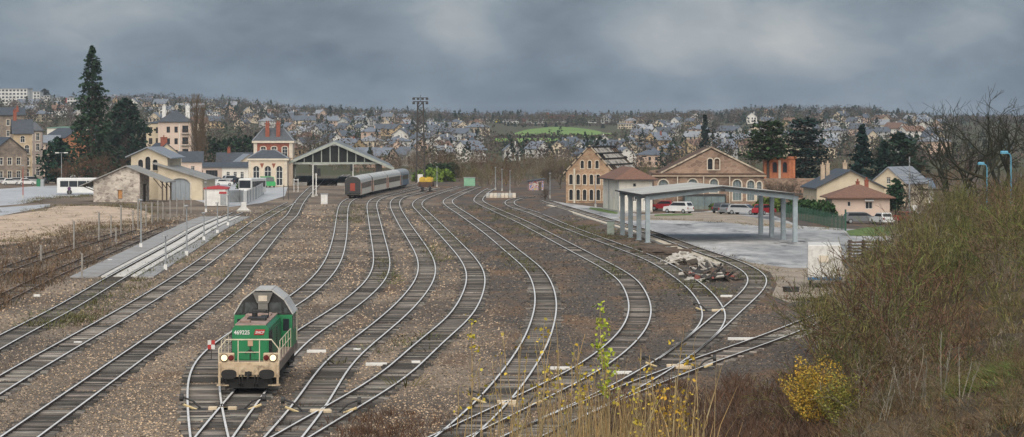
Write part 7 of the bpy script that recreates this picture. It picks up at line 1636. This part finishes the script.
def blades(name, label, spots, seed, col, hmin, hmax, nb=9, wd=.02, spread=.16, cat='weeds', var=.4):
    """tufts of upright blades; spots: (x, y, z, size)"""
    rs = np.random.RandomState(seed); S = np.array(spots); n = len(S); m = n * nb; B = np.repeat(S[:, :3], nb, 0); sz = np.repeat(S[:, 3], nb)
    off = rs.normal(size=(m, 2)) * spread * sz[:, None]; h = (hmin + rs.rand(m) * (hmax - hmin)) * sz; lean = off * 1.2 + rs.normal(size=(m, 2)) * .12 * h[:, None]; a = rs.rand(m) * 6.28; w = wd * (.7 + .6 * rs.rand(m)) * np.sqrt(sz); dx = np.stack([np.cos(a) * w, np.sin(a) * w, np.zeros(m)], 1)
    p0 = B.copy(); p0[:, :2] += off; p0[:, 2] -= .03; p1 = p0.copy(); p1[:, :2] += lean * .45; p1[:, 2] += h * .6; p2 = p0.copy(); p2[:, :2] += lean; p2[:, 2] += h
    V = np.stack([p0 - dx, p0 + dx, p1 + dx * .8, p1 - dx * .8, p2 + dx * .2, p2 - dx * .2], 1).reshape(-1, 3); b = np.arange(m)[:, None] * 6; Fc = np.concatenate([b + np.array((0, 1, 2, 3)), b + np.array((3, 2, 4, 5))], 0)
    tt = np.repeat(tints(n, rs, col, var * .7, .15), nb, 0) * (1 + (rs.rand(m, 1) - .5) * var); return tag(np_mesh(name, V, Fc, m_twig, None, np.repeat(tt, 6, 0)), label, cat, kind='stuff')
def along(pix, n, sx, rg, smin=.6, smax=1.4):
    out = []
    for _ in range(n):
        i = rg.randrange(len(pix) - 1); f = rg.random(); x = pix[i][0] + (pix[i + 1][0] - pix[i][0]) * f; y = pix[i][1] + (pix[i + 1][1] - pix[i][1]) * f; p = G(x, y); out.append((p.x + rg.gauss(0, sx), p.y + rg.gauss(0, sx), 0, rg.uniform(smin, smax)))
    return out
r = random.Random(31); S = []
S += along([(40, 330), (75, 317), (110, 294), (150, 272), (205, 246), (240, 228), (285, 208)], 420, 1.3, r, .4, 1.4)
S += along([(345, 224), (352, 215), (362, 203)], 90, 1.8, r); S += along([(375, 250), (388, 275), (392, 284)], 40, .5, r); S += along([(425, 243), (437, 262)], 40, .5, r)
S += along([(385, 356), (398, 346), (412, 336)], 36, 1.6, r, .4, 1.1); S += along([(480, 206), (510, 220), (540, 238)], 130, 1.8, r); S += along([(415, 205), (440, 228), (462, 248)], 80, .9, r); S += along([(500, 248), (520, 262), (530, 272)], 60, .5, r)
S += along([(590, 230), (640, 255), (690, 282), (712, 296)], 150, 1.6, r); S += along([(560, 222), (600, 240)], 120, 1.5, r); S += along([(598, 262), (612, 272), (618, 280)], 40, .4, r); S += along([(690, 252), (740, 270), (770, 285)], 60, .8, r)
S += [(*G(x, y)[:2], 0, s_) for x, y, s_ in ((222, 276, 2.2), (221, 277, 1.8), (57, 325, 2.0), (12, 305, 1.8), (344, 364, 1.8), (404, 387, 1.8), (408, 386, 1.6), (98, 303, 1.6), (334, 366, 1.5))]
blades('green_weeds', 'tufts of green and straw weeds growing between the tracks', S, 3, (.120, .120, .050), .12, .42, 12, .022, .24, var=.7)
S = []
for _ in range(2400):
    x, y = r.uniform(-20, 205), r.uniform(222, 318)
    lo, hi = 246 - .27 * x, 312 - .50 * x
    if lo < y < hi: p = G(x, y); S.append((p.x, p.y, 0, r.uniform(.5, 1.4)))
blades('dry_weeds', 'reddish brown dry weeds over the disused tracks at left', S, 4, (.150, .100, .062), .2, .7, 10, .020, .24, var=.7)
S = []
for _ in range(1500):
    x, y = r.uniform(600, 850), r.uniform(368, 452); p = G(x, y)
    if y > 470 - .115 * x + (8 * math.sin(x * .1)) and p.x < bank_toe(p.y) + 3: S.append((p.x, p.y, tz(p.x, p.y), r.uniform(.5, 1.2)))
for _ in range(260): x = r.gauss(385, 35); y = r.gauss(432, 12); p = G(x, max(408, y)); S.append((p.x, p.y, 0, r.uniform(.3, .7)))
blades('bramble_patch', 'low reddish brown brambles in the foreground below the lower right junction', S, 5, (.115, .068, .045), .25, .75, 12, .016, .28)
S = []
for _ in range(340):
    D = r.uniform(66, 96); x = r.gauss(618, 45) if r.random() < .8 else r.uniform(470, 720); X = (x - CX) / F * D; S.append((X, D, tz(X, D), r.uniform(.5, 1.25)))
blades('dry_stalks', 'tall straw coloured stalks along the bottom of the photo', S, 6, (.34, .245, .12), 1.2, 2.7, 3, .009, .18, var=.5)
S = []
for _ in range(3600):
    D = r.uniform(80, 150) if r.random() < .8 else r.uniform(150, 260); X = bank_toe(D) + r.uniform(-1.5, 13); S.append((X, D, tz(X, D), r.uniform(.5, 1.3)))
blades('bank_grass', 'straw and green grass on the open slope of the right bank', S, 7, (.17, .120, .062), .12, .5, 10, .014, .40, var=.9)
S = []
for _ in range(1500):
    x, y = r.gauss(1003, 26), r.gauss(381, 13); D = 112 - (y - 380) * .12 + r.uniform(-6, 6); X = (x - CX) / F * D; S.append((X, D, tz(X, D), r.uniform(.5, 1.2)))
blades('green_grass', 'patch of fresh green grass on the open slope at the right edge', S, 8, (.16, .20, .060), .10, .30, 10, .014, .3, var=.8)
# saplings in the foreground, each with its own stems and last leaves
m_yl = mat('yellow_leaf', (.56, .40, .035), (.40, .33, .04), 3, rough=.7, tint=True)
def sapling(loc, h, label, seed, leaves=0, lean=.08, col=(.42, .31, .16), leafcol=(1, 1, 1), lz=(.55, 1.0), name='sapling', stems=4, group='saplings in the foreground', leaf=.045, r0=.022, cluster=.22):
    rs = np.random.RandomState(seed); t = thing(name, label, 'sapling', loc, 0, group); out = []; tops = []
    for i in range(stems):
        a = rs.rand() * 6.28; p = np.array([rs.normal() * .12, rs.normal() * .12, -.1]); d = np.array([math.cos(a) * lean, math.sin(a) * lean, 1.0]); L_ = h * (1 if i == 0 else .55 + .35 * rs.rand()); rr = r0; n = 9
        for k in range(n):
            d = d + rs.normal(size=3) * .045; d /= np.linalg.norm(d); q = p + d * L_ / n; out.append((p, q, rr, rr * .92)); p, rr = q, rr * .92
            if k >= 2:
                for _ in range(rs.randint(0, 3)):
                    b = rs.rand() * 6.28; e = q + np.array([math.cos(b) * .35, math.sin(b) * .35, .8]) * (.25 + .5 * rs.rand()) * (h / 5); m_ = (q + e) / 2 + rs.normal(size=3) * .03; out.append((q, m_, rr * .6, rr * .5)); out.append((m_, e, rr * .5, rr * .35)); tops.append(e); tops.append(m_)
            tops.append(q)
    V, Fc = segs_arrays(out); np_mesh('stems', V, Fc, m_twig, t, np.repeat(tints(len(out), rs, col, .3), 6, 0))
    if leaves:
        T = np.array([q for q in tops if lz[0] * h <= q[2] <= lz[1] * h + .2]); P = T[rs.randint(len(T), size=leaves)] + rs.normal(size=(leaves, 3)) * cluster * .4
        V, Fc = leaf_arrays(P, np.full(leaves, leaf), rs, 0); np_mesh('leaves', V, Fc, m_yl, t, np.repeat(tints(leaves, rs, leafcol, .35, .12), 4, 0))
    return t
def fg(x, yt, D, label, seed, **k):
    p = on_land(x, D); sapling(p, A(x, yt, D).z - p.z, label, seed, **k)
fg(613, 303, 76, 'tallest foreground sapling with bright yellow green leaves up its top', 1, leaves=260, leafcol=(.75, 1.15, .9), lz=(.45, 1), cluster=.20, stems=2, lean=.03)
fg(596, 352, 74, 'foreground sapling with yellow leaf clusters left of the tallest one', 2, leaves=60, lz=(.6, 1), stems=3)
fg(661, 372, 78, 'foreground sapling with orange yellow leaves near the lower right junction', 3, leaves=110, lz=(.3, 1), leafcol=(1.05, .85, .7), stems=3)
fg(676, 364, 79, 'foreground sapling with yellow tip at the right end of the row', 4, leaves=80, lz=(.45, 1), leafcol=(1.05, .9, .7), stems=2)
fg(472, 318, 82, 'lone thin sapling with yellow tip before the yard middle track', 5, leaves=34, lz=(.8, 1), leafcol=(1, 1.05, .8), stems=1, lean=.02)
fg(457, 352, 80, 'thin sapling with few yellow leaves at the left end of the row', 6, leaves=22, stems=2, lz=(.5, 1))
fg(540, 334, 78, 'thin foreground sapling with sparse leaves in front of the middle bent track', 7, leaves=24, stems=3)
fg(560, 320, 80, 'many stemmed foreground sapling left of the sapling with yellow clusters', 8, leaves=18, stems=4)
fg(527, 345, 72, 'fine stemmed foreground sapling between the lone sapling and the middle ones', 9, leaves=14, stems=4)
fg(580, 340, 70, 'bare thin sapling among the straw stalks', 10, leaves=10, stems=4)
fg(635, 345, 75, 'thin sapling just right of the tallest foreground sapling', 11, leaves=26, stems=3)
fg(648, 385, 72, 'short yellow leaved sapling at the bottom centre', 12, leaves=50, stems=4, lz=(.3, 1))
fg(508, 378, 70, 'low thin sapling at the bottom left of the row', 13, leaves=16, stems=4)
fg(690, 392, 74, 'short sapling with yellow leaves beside the brambles', 14, leaves=40, stems=3, lz=(.3, 1), leafcol=(1.05, .9, .7))
for i, (x, yt, D, lab) in enumerate(((921, 352, 104, 'pale grey stemmed sapling low on the right bank'), (944, 330, 106, 'tall pale stemmed sapling right of the other on the bank'), (905, 345, 105, 'leaning pale sapling on the left of the bank group'), (966, 345, 104, 'pale sapling leaning right near the grass slope'), (885, 362, 103, 'slim pale sapling beside the yellow bush'))):
    fg(x, yt, D, lab, 30 + i, stems=3, lean=.22, col=(.30, .275, .22), r0=.028, group='pale saplings on the right bank')
def leafy_bush(loc, h, r, label, seed, col, n=2600):
    rs = np.random.RandomState(seed); t = thing('yellow_bush', label, 'bush', loc); V, Fc = PROT[3]; k = h / 3.2; np_mesh('stems', V * k, Fc, m_twig, t, np.repeat(tints(len(V) // 6, rs, (.13, .10, .05), .3), 6, 0))
    u = rs.normal(size=(n, 3)); u /= np.linalg.norm(u, axis=1)[:, None]; P = u * (rs.rand(n, 1) ** .5) * np.array([r, r, h * .5]) * (1 + .22 * np.sin(u[:, :1] * 7 + u[:, 2:] * 5)) + np.array([0, 0, h * .52]); c = np.where(u[:, :1] < .1, 1.0, .0)
    V, Fc = leaf_arrays(P, np.full(n, .034), rs, 0); tn = tints(n, rs, col, .55, .2); np_mesh('leaves', V, Fc, m_yl, t, np.repeat(tn, 4, 0))
leafy_bush(on_land(813, 117), 2.9, 1.35, 'golden yellow leafy bush at the foot of the right bank', 5, (.85, .72, .8), 5200)
leafy_bush(on_land(842, 115), 2.4, 1.1, 'greener yellow bush right behind the golden one', 6, (.42, .52, .8), 3200)
# more thin foreground saplings, each its own
for i in range(14):
    x = 488 + i * 15.5 + rnd.uniform(-4, 4); yt = rnd.uniform(345, 395)
    fg(x, yt - 22, 68 + rnd.uniform(0, 14), 'slim straw coloured sapling in the foreground row, ' + ('first from its left end', 'second from its left end', 'third from its left end', 'fourth from its left end', 'fifth from its left end', 'sixth from its left end', 'seventh from its left end', 'seventh from its right end', 'sixth from its right end', 'fifth from its right end', 'fourth from its right end', 'third from its right end', 'second from its right end', 'last at its right end')[i], 300 + i, leaves=rnd.choice((0, 8, 14, 20)), stems=3, lean=.1, group='slim straw saplings in the foreground')
# low dead scrub on the near end of the right bank
r = random.Random(55); items = []
for _ in range(150):
    D = r.uniform(84, 122); x = r.uniform(838, 1050); X = (x - CX) / F * D
    items.append((X, D, tz(X, D), r.uniform(.22, .5), r.uniform(0, 6.28), r.choice(('brown', 'tan', 'red', 'brown', 'grey', 'moss'))))
mass('bank_scrub', 'low brown dead scrub at the bottom right of the bank', items, 9)
# weeds that break up the edges of the lots
S = []
S += along([(-20, 243), (20, 241), (60, 235), (86, 229), (118, 226), (148, 221), (152, 214), (139, 209), (100, 205.5), (58, 206), (30, 212)], 520, 1.6, r, .4, 1.2)
S += along([(22, 204), (45, 199), (70, 197), (96, 195.5), (120, 205), (160, 206)], 260, 1.5, r, .5, 1.4)
S += along([(592, 215), (640, 231), (690, 246), (740, 262), (772, 272), (790, 300), (815, 300)], 200, .8, r, .3, .9)
S += along([(650, 219), (720, 222), (790, 227), (850, 230)], 120, 1.5, r, .3, .9)
S += [(*G(r.uniform(0, 150), r.uniform(212, 236))[:2], 0, r.uniform(.4, 1.1)) for _ in range(120)]
blades('verge_weeds', 'straw and olive weeds along the edges of the lots', S, 12, (.16, .135, .065), .12, .45, 11, .022, .3, var=.8)

# ================================================================== the air between here and the far hills
def haze():
    b = MB(); b.box(-2900, 2900, -120, 4700, -20, 50); o = b.build('haze', mat('unused_surface', (1, 1, 1))); o.data.materials.clear()
    m = bpy.data.materials.new('haze_air'); m.use_nodes = True; nt = m.node_tree; nt.nodes.clear()
    out = N(nt, 'ShaderNodeOutputMaterial'); pv = N(nt, 'ShaderNodeVolumePrincipled'); pv.inputs['Color'].default_value = (.78, .87, .97, 1); pv.inputs['Density'].default_value = 0.8e-4; pv.inputs['Anisotropy'].default_value = 0.0
    nt.links.new(pv.outputs[0], out.inputs['Volume']); o.data.materials.append(m); tag(o, 'thin pale haze over the whole valley', 'haze', kind='stuff')
haze()
